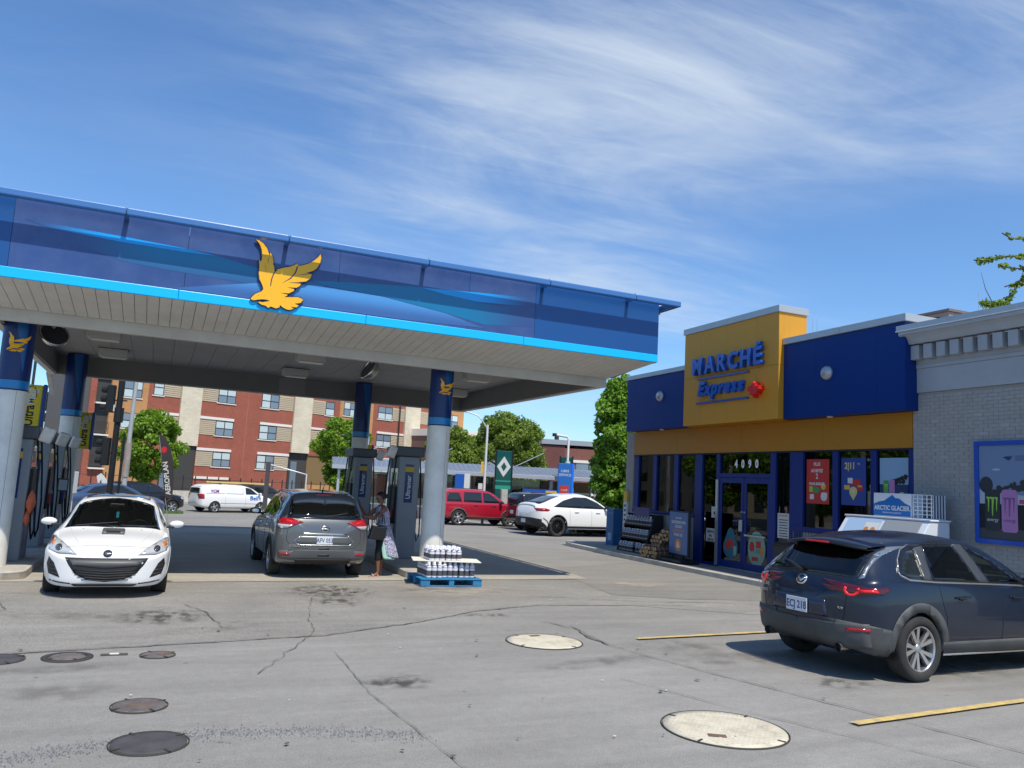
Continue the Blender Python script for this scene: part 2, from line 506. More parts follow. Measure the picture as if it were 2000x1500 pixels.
crack([(-3.5, 9.75), (-1.5, 9.78), (0.4, 10.05), (2.2, 10.35), (3.6, 11.1), (4.9, 12.0), (6.2, 12.45), (7.9, 12.3), (9.2, 12.2)], 0.022)
crack([(2.15, 11.2), (2.05, 10.5), (1.55, 9.4), (1.15, 8.5)], 0.013)
crack([(2.6, 13.6), (2.35, 12.4), (2.15, 11.3)], 0.012)
crack([(0.6, 12.9), (0.9, 12.1), (1.0, 11.0)], 0.02)
crack([(5.8, 10.6), (5.6, 9.2), (5.9, 8.0), (6.3, 6.6), (6.8, 5.0), (7.2, 3.2)], 0.018, wig=0.012)
crack([(4.8, 7.6), (5.3, 6.2), (6.1, 4.6), (6.6, 3.3)], 0.009, wig=0.012)
crack([(2.1, 9.4), (2.05, 7.6), (2.2, 5.6), (2.35, 4.3)], 0.009, wig=0.008)
crack([(5.5, 11.0), (5.75, 10.4), (5.6, 9.6), (5.72, 9.0)], 0.03)
crack([(6.5, 13.5), (8.4, 12.7), (10.0, 12.5), (12.6, 11.2)], 0.022)
crack([(-1.9, 13.8), (-1.6, 12.6), (-1.75, 12.3)], 0.02)
# oil and dust: soft edged stains worked into the asphalt
def soft_mat(name, col, strength, nscale, lo=0.45, hi=0.62, rough=0.7):
    m = bpy.data.materials.new(name); m.use_nodes = True
    nt = m.node_tree; N = nt.nodes; L = nt.links; b = N['Principled BSDF']; b.inputs['Roughness'].default_value = rough; b.inputs['Base Color'].default_value = (*col, 1)
    t = N.new('ShaderNodeTexCoord'); l = N.new('ShaderNodeVectorMath'); l.operation = 'LENGTH'; L.new(t.outputs['Object'], l.inputs[0])
    r = N.new('ShaderNodeMapRange'); r.interpolation_type = 'SMOOTHSTEP'; r.inputs['From Min'].default_value = 1.0; r.inputs['From Max'].default_value = 0.2; L.new(l.outputs['Value'], r.inputs['Value'])
    n = N.new('ShaderNodeTexNoise'); n.inputs['Scale'].default_value = nscale; n.inputs['Detail'].default_value = 8; n.inputs['Roughness'].default_value = 0.65; L.new(N.new('ShaderNodeNewGeometry').outputs['Position'], n.inputs['Vector'])
    r2 = N.new('ShaderNodeMapRange'); r2.inputs['From Min'].default_value = lo; r2.inputs['From Max'].default_value = hi; L.new(n.outputs['Fac'], r2.inputs['Value'])
    m1 = N.new('ShaderNodeMath'); m1.operation = 'MULTIPLY'; L.new(r.outputs[0], m1.inputs[0]); L.new(r2.outputs[0], m1.inputs[1])
    m2 = N.new('ShaderNodeMath'); m2.operation = 'MULTIPLY'; m2.inputs[1].default_value = strength; L.new(m1.outputs[0], m2.inputs[0]); L.new(m2.outputs[0], b.inputs['Alpha'])
    return m
_sz = [0.017]
def stain(x, y, rx, ry, m, name='stain', rot=0.0):
    mb = MB(); mb.add([(cos(2*pi*i/20), sin(2*pi*i/20), 0) for i in range(20)], [tuple(range(20))])
    o = mb.build(name, m, None, 'structure', recalc=False); o.location = (x, y, gz(x, y)+_sz[0]); o.scale = (rx, ry, 1); o.rotation_euler = (0, 0, rot); _sz[0] += 0.0001
OILM = soft_mat('oil_stain', (0.075, 0.062, 0.045), 0.75, 5.5, 0.47, 0.60, 0.5)
DUSTM = soft_mat('dust_stain', (0.40, 0.36, 0.30), 0.75, 1.6, 0.30, 0.60, 0.95)
WEARM = soft_mat('wear_stain', (0.16, 0.15, 0.13), 0.38, 3.0, 0.42, 0.62, 0.85)
stain(3.0, 14.2, 0.95, 1.1, OILM); stain(2.9, 13.0, 0.55, 0.5, OILM); stain(0.3, 11.9, 0.8, 0.8, OILM); stain(4.9, 11.6, 0.5, 0.25, OILM); stain(2.4, 7.9, 0.5, 0.35, OILM); stain(7.2, 6.9, 0.5, 0.3, OILM); stain(6.2, 3.9, 0.7, 0.4, OILM)
stain(5.4, 14.3, 2.1, 1.5, DUSTM); stain(-3.0, 14.4, 2.6, 1.5, DUSTM); stain(9.8, 15.0, 1.5, 0.8, DUSTM); stain(0.0, 4.6, 2.2, 0.9, DUSTM)
for i in range(20): stain(random.uniform(-2, 12), random.uniform(4.5, 14.8), random.uniform(0.3, 1.7), random.uniform(0.2, 0.7), WEARM, rot=random.uniform(-0.4, 0.4))
SPOT = mat('oil_spot', (0.10, 0.092, 0.08), 0.6, var=0.3, vscale=20)
def blob(cx, cy, r, squash=1.0, z=0.02, m=SPOT, n=9, jag=0.35, name='oil_spot'):
    pts = []
    for i in range(n):
        t = 2*pi*i/n; rr = r*random.uniform(1-jag, 1+jag)
        pts.append((cx + rr*cos(t), cy + rr*squash*sin(t)))
    bmb.add([(x, y, z) for x, y in pts], [tuple(range(n))])
bmb = MB()
for i in range(30): blob(3.0 + random.gauss(0, 0.34), 14.0 + random.gauss(0, 0.55), random.uniform(0.008, 0.04), 0.9, 0.0205 + 0.00003*i)
for i in range(44): blob(random.uniform(-1.2, 7.2), random.uniform(4.6, 12.8), random.uniform(0.008, 0.03), 1.0, 0.0205 + 0.00003*i)
bmb.build('oil_spots', SPOT, None, 'stuff', recalc=False); bmb = MB()
GUM = mat('old_gum', (0.62, 0.6, 0.56), 0.8)
for i in range(22):
    blob(random.uniform(-1.5, 8.2), random.uniform(5.2, 14.5), random.uniform(0.008, 0.018), 1.0, 0.0205, m=GUM, n=7, name='litter_speck')
bmb.build('litter_specks', GUM, None, 'stuff', recalc=False)
# loose grit that gathered beside the covers
GRIT = mat('grit', (0.16, 0.17, 0.19), 0.9, var=0.4, vscale=30)
mb = MB()
for i in range(1500):
    t = random.random()
    x = -0.95 + 3.1*t + random.gauss(0, 0.05)
    y = 6.35 + 0.42*sin(t*3.0) - 0.15*t + random.gauss(0, 0.085)
    r = random.uniform(0.003, 0.009)
    a = random.uniform(0, 3.1)
    vs = [(x + r*cos(a + k*2.1), y + r*sin(a + k*2.1), 0.004) for k in range(3)] + [(x, y, 0.004 + r)]
    mb.add(vs, [(0, 1, 3), (1, 2, 3), (2, 0, 3)])
mb.build('grit', GRIT, None, 'stuff')

# ------------------------------------------------------------------ parking lines
def line_sheet(a, b, w, name='parking_line'):
    ax, ay = a; bx, by = b; l = hypot(bx-ax, by-ay); px, py = -(by-ay)/l*w/2, (bx-ax)/l*w/2
    n = 26; top = []; bot = []
    for i in range(n+1):
        t = i/n; j = random.uniform(-0.006, 0.006); k = random.uniform(-0.006, 0.006)
        top.append((ax+(bx-ax)*t + px, ay+(by-ay)*t + py + j)); bot.append((ax+(bx-ax)*t - px, ay+(by-ay)*t - py + k))
    return sheet(name, bot + top[::-1], YELLOW_LINE, 0.0215)
line_sheet((6.25, 9.52), (12.4, 9.98), 0.09)
line_sheet((6.05, 5.62), (12.4, 6.12), 0.10)

# ------------------------------------------------------------------ covers in the ground
IRON = mat('cast_iron', (0.105, 0.088, 0.08), 0.7, 0.3, var=0.3, vscale=8, bump=0.3, bscale=50)
IRON_D = mat('cast_iron_dark', (0.07, 0.066, 0.068), 0.75, 0.1, var=0.3, vscale=5, bump=0.2, bscale=60)
IRON_G = mat('cast_iron_grey', (0.155, 0.135, 0.125), 0.7, 0.2, var=0.25, vscale=8)
CREAM = mat('cream_painted_lid', (0.62, 0.57, 0.44), 0.8, var=0.10, vscale=4, dirt=(0.30, 0.26, 0.20), dirt_amt=0.9, dscale=4, bump=0.4, bscale=40)
RIM = mat('lid_rim', (0.045, 0.042, 0.04), 0.8)

def cover(x, y, r, lidmat, label, ridges='h', handle=None, frame=0.014, domed=0.0, z0=0.008, notch=4, n=48, group=None):
    t = empty('manhole_cover', (x, y, gz(x, y)), 0, label, 'manhole cover', group)
    mb = MB(); mb.lathe([(r+frame, 0.001), (r+frame, z0+0.004), (r+0.006, z0+0.006), (r+0.006, 0.001)], n=n)
    mb.build('frame', RIM, t)
    mb = MB(); prof = [(0.0001, z0+0.006+domed), (r*0.5, z0+0.006+domed*0.8), (r*0.8, z0+0.006+domed*0.5), (r-0.004, z0+0.004), (r-0.004, 0.001)]
    mb.lathe(prof, n=n)
    # raised tread
    if ridges == 'grid':
        k = 0.055
        m_ = int(r/k)
        for i in range(-m_, m_+1):
            for j in range(-m_, m_+1):
                if hypot(i*k, j*k) < r-0.05: mb.box(i*k-0.014, i*k+0.014, j*k-0.006, j*k+0.006, z0+0.004, z0+0.0085)
    elif ridges == 'h':
        k = 0.035; m_ = int(r/k)
        for i in range(-m_, m_+1):
            h = sqrt(max(r*r*0.82 - (i*k)**2, 0))
            if h > 0.03: mb.box(-h, h, i*k-0.007, i*k+0.007, z0+0.004, z0+0.010)
    mb.build('lid', lidmat, t)
    if handle:
        hx, hy, a = handle
        mb = MB(); c, s_ = cos(a), sin(a)
        mb.obox((hx, hy, z0+0.010), (0.075*c, 0.075*s_, 0), (-0.035*s_, 0.035*c, 0), (0, 0, 0.002))
        mb.build('lifting_slot', mat('rust', (0.16, 0.10, 0.07), 0.85, var=0.3), t)
    for k in range(notch):
        a = 0.5 + k*pi/2
        mb = MB(); c, s_ = cos(a), sin(a)
        mb.obox((r*0.94*c, r*0.94*s_, z0+0.009), (0.035*c, 0.035*s_, 0), (-0.01*s_, 0.01*c, 0), (0, 0, 0.0015))
        mb.build('bolt_notch', RIM, t)
    return t
cover(4.86, 9.58, 0.49, CREAM, 'large cream painted round tank cover beside the end of the far yellow line', 'grid', (0.02, 0.33, 0.2))
cover(4.74, 5.82, 0.53, CREAM, 'large cream painted round tank cover nearest the right foreground', 'grid', (-0.22, -0.18, -0.5))
cover(0.17, 6.57, 0.262, IRON_D, 'smooth dark grey round cover in the left foreground', None, None)
cover(0.09, 7.58, 0.212, IRON_G, 'brown ribbed round iron cover just beyond the dark grey one', 'h', (0.0, 0.0, 0.0))
cover(0.24, 9.53, 0.165, IRON_G, 'small plain iron cover right of the white marker in the row of covers', None, (0.07, 0.0, 0.6))
t = cover(-0.61, 9.56, 0.17, IRON_G, 'raised iron cover with a dark tar collar left of the white marker', 'h', (0.0, 0.0, 0.3), frame=0.07, domed=0.012)
cover(-1.22, 9.56, 0.225, IRON_D, 'dark round cover cut by the left edge of the photo', None, None)
t = empty('valve_box', (-0.18, 9.62, 0.0), 0, 'tiny rectangular iron valve box with a white lid between two covers', 'valve box')
MB().box(-0.13, 0.13, -0.035, 0.035, 0.001, 0.012).build('frame', IRON, t)
MB().box(-0.045, 0.045, -0.028, 0.028, 0.012, 0.018).build('lid', mat('worn_white', (0.65, 0.62, 0.55), 0.8), t, bevel=0.004)

# ------------------------------------------------------------------ store sidewalk with its kerb
def ribbon_box(name, pts_in, pts_out, z0, z1, m, kind='structure', parent=None, bevel=0.0):
    n = len(pts_in); vs = []
    for p, q in zip(pts_in, pts_out):
        vs += [(p[0], p[1], z0), (q[0], q[1], z0), (q[0], q[1], z1), (p[0], p[1], z1)]
    fs = []
    for i in range(n-1):
        for k in range(4):
            fs.append((4*i+k, 4*i+(k+1) % 4, 4*(i+1)+(k+1) % 4, 4*(i+1)+k))
    fs += [(0, 1, 2, 3), tuple(4*(n-1)+k for k in (3, 2, 1, 0))]
    return MB().add(vs, fs).build(name, m, parent, kind, bevel=bevel)
kb = [(12.92, 12.2), (12.9, 13.6), (12.88, 15.6), (12.93, 17.6), (13.02, 18.9)]
kb2 = [(13.05, 18.93), (13.1, 20.5), (13.2, 22.5), (13.32, 24.4), (13.45, 25.2), (13.75, 25.75), (14.2, 25.95)]
def offs(p, d):
    r = []
    for i in range(len(p)):
        a = p[max(i-1, 0)]; b = p[min(i+1, len(p)-1)]; l = hypot(b[0]-a[0], b[1]-a[1])
        r.append((p[i][0] + (b[1]-a[1])/l*d, p[i][1] - (b[0]-a[0])/l*d))
    return r
for k in (kb, kb2):
    ribbon_box('kerb', k, offs(k, 0.15), -0.02, 0.128, CONC_L, bevel=0.012)
wk = offs(kb, 0.153) + offs(kb2, 0.153)
MB().prism(wk + [(17.5, 26.1), (17.5, 12.2)], 'xy', 0.0, 0.12).build('sidewalk', WALK, None, 'structure')
for yy in (13.8, 15.4, 17.0, 18.6, 20.2, 21.8, 23.4):
    MB().box(13.16, 14.30, yy, yy+0.012, 0.12, 0.1225).build('joint', CRACK, None, 'structure')
# foot of the dark lot beyond the store and the street
sheet('street', [tuple((EV*a + NV*b)[:2]) for a, b in ((-60, 46.6), (90, 46.6), (90, 57.5), (-60, 57.5))], ASPH_STREET, 0.006)
def street_box(name, a0, a1, b0, b1, z0, z1, m, kind='structure', parent=None, bevel=0):
    pts = [tuple((EV*a + NV*b)[:2]) for a, b in ((a0, b0), (a1, b0), (a1, b1), (a0, b1))]
    return MB().prism(pts, 'xy', z0, z1).build(name, m, parent, kind, bevel=bevel)
street_box('kerb', -60, 22.0, 46.0, 46.3, -0.75, -0.50, CONC_L)
street_box('sidewalk', -60, 90, 57.6, 64, -0.75, -0.50, CONC)
street_box('grass_strip', -60, 21.6, 44.9, 46.0, -0.75, -0.50, GRASS)
# ------------------------------------------------------------------ forecourt canopy
BLUE = mat('fascia_blue', (0.030, 0.072, 0.225), 0.35, coat=0.15, var=0.06, vscale=1.5, dirt=(0.10, 0.15, 0.33), dirt_amt=0.45, dscale=1.3)
BLUE2 = mat('fascia_blue_end', (0.010, 0.075, 0.26), 0.35, coat=0.15)
SKYB = mat('fascia_cyan', (0.0, 0.47, 0.95), 0.35, coat=0.3)
TEAL = mat('fascia_teal', (0.0, 0.155, 0.33), 0.3, coat=0.4)
SWB = mat('fascia_swoosh', (0.01, 0.29, 0.80), 0.3, coat=0.4)
WAVE = mat('fascia_wave', (0.04, 0.21, 0.56), 0.3, coat=0.4)
CAPB = mat('fin_blue', (0.050, 0.165, 0.42), 0.4, coat=0.3)
SEAM = mat('seam_dark', (0.01, 0.015, 0.04), 0.6)
SOFF = mat('soffit_white', (0.60, 0.585, 0.54), 0.55, var=0.05, vscale=2, dirt=(0.43, 0.41, 0.36), dirt_amt=0.45, dscale=1.1)
CEIL = mat('ceiling_grey', (0.33, 0.325, 0.31), 0.6, var=0.05, vscale=1, dirt=(0.24, 0.23, 0.22), dirt_amt=0.5, dscale=0.8)
BEAM = mat('beam_grey', (0.20, 0.198, 0.19), 0.6, var=0.05)
LIP = mat('rim_white', (0.55, 0.54, 0.51), 0.55, var=0.04, dirt=(0.34, 0.32, 0.28), dirt_amt=0.5, dscale=1.2)
STEEL = mat('galvanised', (0.42, 0.43, 0.44), 0.45, 0.6, var=0.1)
DARKM = mat('dark_metal', (0.03, 0.03, 0.032), 0.5, 0.3)

YF, XR, XL = 13.85, 9.36, -3.0          # fascia front, right and left
YB = 26.9
ZF, ZT = 4.69, 5.99
RX, RL, RY, RB = 9.02, -2.66, 15.72, 24.6   # inside of the hanging rim
ZR = 4.30
canopy = empty('fuel_canopy', (2.5, 20, 0), 0, 'large blue fuel station canopy with white soffit carried by four round columns', 'canopy')
T0 = Matrix.Translation((-2.5, -20, 0))
def cmb():
    m = MB(); m.T = T0; return m
def seg(a, b, step):
    n = max(1, round((b-a)/step)); return [(a+(b-a)*i/n, a+(b-a)*(i+1)/n) for i in range(n)]
# fascia panels, butted with open joints
for a, b in ((XL, -2.31), (-2.31, 0.16), (0.16, 2.64), (2.64, 5.1), (5.1, 6.49), (6.49, XR)):
    cmb().box(a+0.003, b-0.003, YF, YF+0.06, ZF+0.165, ZT).build('fascia_panel', BLUE2 if a in (XL, 6.49) else BLUE, canopy)
for a, b in seg(XL, XR, 3.2):
    cmb().box(a+0.002, b-0.002, YF-0.012, YF+0.06, ZF, ZF+0.162).build('light_strip', SKYB, canopy, bevel=0.01)
for side, X in (('r', XR), ('l', XL)):
    for a, b in seg(YF+0.062, YB, 3.2):
        x0, x1 = (X-0.06, X) if side == 'r' else (X, X+0.06)
        cmb().box(x0, x1, a+0.003, b-0.003, ZF+0.165, ZT).build('fascia_panel', BLUE2, canopy)
        cmb().box(x0, x1+(0.012 if side == 'r' else 0), a, b, ZF, ZF+0.162).build('light_strip', SKYB, canopy)
for a, b in seg(XL+0.062, XR-0.062, 4.0):
    cmb().box(a+0.003, b-0.003, YB-0.06, YB, ZF, ZT).build('fascia_panel', BLUE2, canopy)
# printed sweeps of the fascia (flat print on the panels)
SW = dict(
 light=([(-2.155,5.618),(-0.81,5.585),(0.102,5.549),(0.621,5.507),(0.108,5.49),(-0.801,5.494),(-1.804,5.537)], SWB, 0.003),
 teal1=([(-1.664,5.522),(-0.8,5.486),(0.621,5.504),(1.243,5.407),(2.461,5.282),(2.118,5.157),(1.27,5.109),(0.064,5.147),(-0.768,5.181),(-1.362,5.337)], TEAL, 0.002),
 teal2=([(2.191,5.332),(2.904,5.406),(4.227,5.523),(5.249,5.39),(6.46,5.371),(6.46,5.058),(5.432,4.981),(4.654,5.101),(3.475,5.239),(2.462,5.273)], TEAL, 0.002),
 wave=([(-0.021,4.865),(0.627,5.011),(1.267,5.144),(2.286,5.256),(3.475,5.229),(4.655,5.091),(5.436,4.912),(3.977,4.87),(2.141,4.866),(0.882,4.865)], WAVE, 0.004),
 streak=([(4.178,5.506),(5.446,5.588),(6.45,5.635),(6.46,5.462),(5.249,5.4),(4.631,5.448)], SWB, 0.003))
def grad_print(name, ca, cb, x0, x1, z0, z1):
    """printed colour blend along the panel (object space)"""
    m = bpy.data.materials.new(name); m.use_nodes = True
    nt = m.node_tree; N = nt.nodes; L = nt.links; b = N['Principled BSDF']
    b.inputs['Roughness'].default_value = 0.35; b.inputs['Coat Weight'].default_value = 0.15
    t = N.new('ShaderNodeTexCoord'); s = N.new('ShaderNodeSeparateXYZ'); L.new(t.outputs['Object'], s.inputs[0])
    def mr(o, a, c):
        r = N.new('ShaderNodeMapRange'); r.interpolation_type = 'SMOOTHSTEP'; r.inputs['From Min'].default_value = a; r.inputs['From Max'].default_value = c; L.new(o, r.inputs['Value']); return r.outputs[0]
    mm = N.new('ShaderNodeMath'); mm.operation = 'MULTIPLY'; mm.use_clamp = True
    L.new(mr(s.outputs['X'], x0-2.5, x1-2.5), mm.inputs[0]); L.new(mr(s.outputs['Z'], z0, z1), mm.inputs[1])
    mx = N.new('ShaderNodeMix'); mx.data_type = 'RGBA'; L.new(mm.outputs[0], mx.inputs['Factor'])
    mx.inputs['A'].default_value = (*ca, 1); mx.inputs['B'].default_value = (*cb, 1)
    n = N.new('ShaderNodeTexNoise'); n.inputs['Scale'].default_value = 60; L.new(t.outputs['Object'], n.inputs['Vector'])
    L.new(mx.outputs['Result'], b.inputs['Base Color'])
    return m
bc, tc_, wc, lc = (0.030, 0.072, 0.225), (0.0, 0.16, 0.34), (0.07, 0.28, 0.62), (0.0, 0.33, 0.80)
pm = dict(light=grad_print('print_light', bc, lc, -2.1, -0.9, 5.2, 5.4), teal1=grad_print('print_teal', bc, tc_, -1.6, -0.2, 5.0, 5.42),
          teal2=grad_print('print_teal_right', tc_, bc, 5.0, 6.4, 4.0, 4.5), wave=grad_print('print_wave', (0.04, 0.12, 0.34), wc, -3, -1, 4.92, 5.2),
          streak=grad_print('print_streak', lc, bc, 5.2, 6.45, 4.0, 4.5))
for k, (pts, m_, d) in SW.items():
    mb = cmb(); mb.prism(pts, 'xz', YF-d, YF-d+0.0015); mb.build('printed_sweep', pm[k], canopy)
# soffit: boards rising from the rim to the fascia
n = 64
xs_b = np.linspace(XL+0.02, RX-0.06, n+1)
for a, b in zip(xs_b[:-1], xs_b[1:]):
    g_ = 0.004; t_ = 0.012
    y0, z0, y1, z1 = YF+0.02, ZF-0.004, RY-0.17, ZR+0.205
    vs = [(a+g_, y0, z0), (b-g_, y0, z0), (b-g_, y1, z1), (a+g_, y1, z1)]
    vs += [(v[0], v[1], v[2]+t_) for v in vs]
    cmb().add(vs, [(0,3,2,1),(4,5,6,7),(0,1,5,4),(1,2,6,5),(2,3,7,6),(3,0,4,7)]).build('soffit_board', SOFF, canopy, recalc=True)
cmb().add([(XL, YF+0.03, ZF+0.011), (XR-0.06, YF+0.03, ZF+0.011), (XR-0.06, RY-0.18, ZR+0.222), (XL, RY-0.18, ZR+0.222)], [(0,1,2,3)]).build('soffit_backing', SEAM, canopy)
# narrow side soffit on the right and its hip
cmb().add([(XR-0.03, YF+0.03, ZF-0.002), (XR-0.03, YB-0.05, ZF-0.002), (RX+0.14, YB-0.9, ZR+0.19), (RX+0.14, RY-0.16, ZR+0.19), (RX-0.09, YF+0.03, ZF-0.006), (RX-0.07, RY-0.16, ZR+0.198)],
          [(0,1,2,3), (0,3,5,4)]).build('side_soffit', LIP, canopy)
cmb().add([(XL+0.03, YF+0.03, ZF), (XL+0.03, YB-0.05, ZF), (RL-0.14, YB-1.9, ZR+0.19), (RL-0.14, RY-0.16, ZR+0.19)], [(0,1,2,3)]).build('side_soffit', LIP, canopy)
cmb().add([(XL+0.03, YB-0.03, ZF), (XR-0.03, YB-0.03, ZF), (RX+0.14, RB+0.14, ZR+0.19), (RL-0.14, RB+0.14, ZR+0.19)], [(0,1,2,3)]).build('rear_soffit', SOFF, canopy)
# hanging rim (four bars, mitred by butting) and inner beams
cmb().box(RL-0.15, RX+0.15, RY-0.15, RY, ZR, ZR+0.22).build('rim_front', LIP, canopy, bevel=0.012)
cmb().box(RL-0.15, RX+0.15, RB, RB+0.15, ZR+0.003, ZR+0.22).build('rim_rear', LIP, canopy, bevel=0.012)
for x0, x1 in ((RX, RX+0.15), (RL-0.15, RL)):
    cmb().box(x0, x1, RY+0.001, RB-0.001, ZR+0.001, ZR+0.22).build('rim_side', LIP, canopy, bevel=0.012)
ZC = 4.85
cmb().box(RL, RX, RB-0.04, RB-0.001, ZR+0.03, ZC).build('rear_beam', BEAM, canopy)
cmb().box(RL, RX, RY+0.001, RY+0.04, ZR+0.03, ZC).build('front_beam', BEAM, canopy)
cmb().box(RX-0.04, RX-0.001, RY+0.041, RB-0.041, ZR+0.03, ZC).build('side_beam', BEAM, canopy)
cmb().box(RL+0.001, RL+0.04, RY+0.041, RB-0.041, ZR+0.03, ZC).build('side_beam', BEAM, canopy)
cmb().box(3.18, 3.95, RB-0.052, RB-0.042, ZR+0.05, ZC-0.02).build('access_plate', mat('plate_grey', (0.27, 0.26, 0.26), 0.5, 0.2), canopy)
cmb().obox((-2.86, 25.55, 4.16), (0.055, 0, 0), (-0.02, 0.85, -0.22), (0, 0.02, 0.07)).build('diagonal_brace', LIP, canopy)
# ceiling pans
for i, (a, b) in enumerate(seg(RL+0.041, RX-0.041, 0.46)):
    cmb().box(a+0.004, b-0.004, RY+0.042, RB-0.042, ZC, ZC+0.03).build('ceiling_pan', CEIL, canopy)
cmb().box(XL+0.07, XR-0.07, YF+0.07, YB-0.07, ZC+0.04, ZC+0.06).build('ceiling_deck', SEAM, canopy)
cmb().box(XL+0.07, XR-0.07, YF+0.07, YB-0.07, ZT-0.25, ZT-0.2).build('roof', mat('roof_gravel', (0.3, 0.3, 0.29), 0.9), canopy)
# fin standing off the fascia
FY, FX0, FX1 = YF-0.37, XL-0.5, XR+0.30
ZN0, ZN1 = 5.845, 5.963
def fin_bar(x0, x1, y0, y1):
    cmb().box(x0, x1, y0, y1, ZN0, ZN1).build('fin', CAPB, canopy, bevel=0.02)
st_x = [-0.78, 1.70, 4.17, 6.62, 8.57]
ed = [FX0] + st_x + [FX1]
for a, b in zip(ed[:-1], ed[1:]): fin_bar(a+0.003, b-0.003, FY, FY+0.13)
for a, b in seg(FY+0.143, YB+0.3, 2.5): fin_bar(FX1-0.14, FX1, a, b-0.004)
for a, b in seg(FY+0.143, YB+0.3, 2.5): fin_bar(FX0, FX0+0.14, a, b-0.004)
for x in st_x:
    cmb().box(x-0.035, x+0.035, FY+0.135, YF+0.05, ZN0+0.02, ZN0+0.09).build('bracket', CAPB, canopy)
    cmb().box(x-0.004, x+0.004, FY+0.05, FY+0.09, ZN1, ZN1+0.03).build('bolt', STEEL, canopy)
for k, y in enumerate(np.arange(YF+0.6, YB, 1.6)):
    mb = cmb(); mb.box(XR+0.001, FX1-0.141, y-0.03, y+0.03, ZN0+0.02, ZN0+0.08); mb.build('bracket', STEEL, canopy)
    cmb().cyl((XR+0.01, y, ZN0-0.2), (FX1-0.16, y, ZN0+0.02), 0.02, n=8).build('brace', STEEL, canopy)
cmb().box(XR+0.03, XR+0.10, YF+0.1, YB, ZN0-0.1, ZN0-0.03).build('cable_tray', DARKM, canopy)
# emblem: a gold bird
EAGLE = [(1.2,4.857),(1.228,4.902),(1.258,4.941),(1.31,4.973),(1.363,5.004),(1.387,5.043),(1.377,5.089),(1.35,5.144),(1.311,5.208),(1.291,5.312),(1.291,5.43),(1.276,5.534),(1.306,5.51),(1.319,5.553),(1.318,5.625),(1.304,5.717),(1.27,5.795),(1.232,5.842),(1.195,5.877),(1.252,5.869),(1.322,5.828),(1.385,5.755),(1.426,5.667),(1.437,5.609),(1.446,5.694),(1.486,5.629),(1.51,5.549),(1.509,5.489),(1.529,5.457),(1.542,5.375),(1.583,5.418),(1.681,5.464),(1.792,5.5),(1.868,5.548),(1.906,5.579),(1.933,5.535),(2.017,5.567),(2.106,5.612),(2.183,5.673),(2.248,5.745),(2.284,5.806),(2.302,5.73),(2.286,5.641),(2.241,5.548),(2.186,5.493),(2.063,5.435),(2.163,5.429),(2.146,5.351),(2.076,5.285),(1.94,5.252),(1.999,5.234),(1.974,5.186),(1.926,5.151),(1.767,5.136),(1.894,5.122),(1.885,5.088),(1.81,5.035),(1.663,5.025),(1.795,5.009),(1.78,4.989),(1.737,4.959),(1.849,4.975),(1.962,4.992),(2.033,4.972),(2.057,4.958),(2.016,4.898),(1.915,4.871),(1.991,4.852),(1.955,4.811),(1.863,4.81),(1.912,4.781),(1.846,4.752),(1.8,4.754),(1.742,4.775),(1.682,4.814),(1.674,4.772),(1.62,4.746),(1.563,4.762),(1.528,4.769),(1.498,4.735),(1.45,4.77),(1.383,4.778),(1.325,4.81),(1.346,4.825),(1.39,4.82),(1.455,4.841),(1.515,4.861),(1.452,4.876),(1.386,4.872),(1.321,4.857),(1.256,4.836),(1.223,4.837)]
ELINES = [[(1.504,5.108),(1.519,5.253),(1.545,5.346),(1.59,5.413),(1.557,5.396),(1.523,5.337),(1.498,5.238),(1.492,5.118)],[(1.682,5.195),(1.822,5.294),(1.898,5.408),(1.923,5.521),(1.905,5.53),(1.875,5.405),(1.804,5.303)],[(1.369,5.49),(1.392,5.423),(1.414,5.307),(1.394,5.399)],[(1.437,5.609),(1.427,5.559),(1.424,5.499),(1.417,5.498),(1.421,5.57)],[(1.885,5.358),(2.064,5.42),(2.168,5.432),(2.065,5.408)],[(1.793,5.224),(1.94,5.249),(1.999,5.234),(1.907,5.229)],[(1.405,4.935),(1.418,4.94),(1.42,4.93)],[(1.31,4.93),(1.325,4.94),(1.325,4.93)]]
GOLD = mat('emblem_gold', (0.90, 0.46, 0.008), 0.4, coat=0.2)
EMB_D = mat('emblem_dark', (0.018, 0.03, 0.10), 0.5)
def poly_mesh(mb, pts, plane, a, b, mi=0):
    """extruded concave outline, triangulated"""
    P = (lambda p, d: (p[0], d, p[1])) if plane == 'xz' else ((lambda p, d: (d, p[0], p[1])) if plane == 'yz' else (lambda p, d: (p[0], p[1], d)))
    tr = [tuple(t) for t in tessellate_polygon([[Vector((p[0], p[1], 0)) for p in pts]])]
    n = len(pts)
    V = [P(p, a) for p in pts] + [P(p, b) for p in pts]
    mb.add(V, [tuple(t) for t in tr] + [tuple(n+i for i in t[::-1]) for t in tr] + [(i, (i+1) % n, n+(i+1) % n, n+i) for i in range(n)], mi)
def grow(pts, d):
    area = sum(pts[i][0]*pts[(i+1) % len(pts)][1] - pts[(i+1) % len(pts)][0]*pts[i][1] for i in range(len(pts)))
    s = -1 if area > 0 else 1
    r = []
    for i, p in enumerate(pts):
        a = pts[i-1]; b = pts[(i+1) % len(pts)]
        dx, dy = b[0]-a[0], b[1]-a[1]; l = hypot(dx, dy) or 1
        r.append((p[0] - s*dy/l*d, p[1] + s*dx/l*d))
    return r
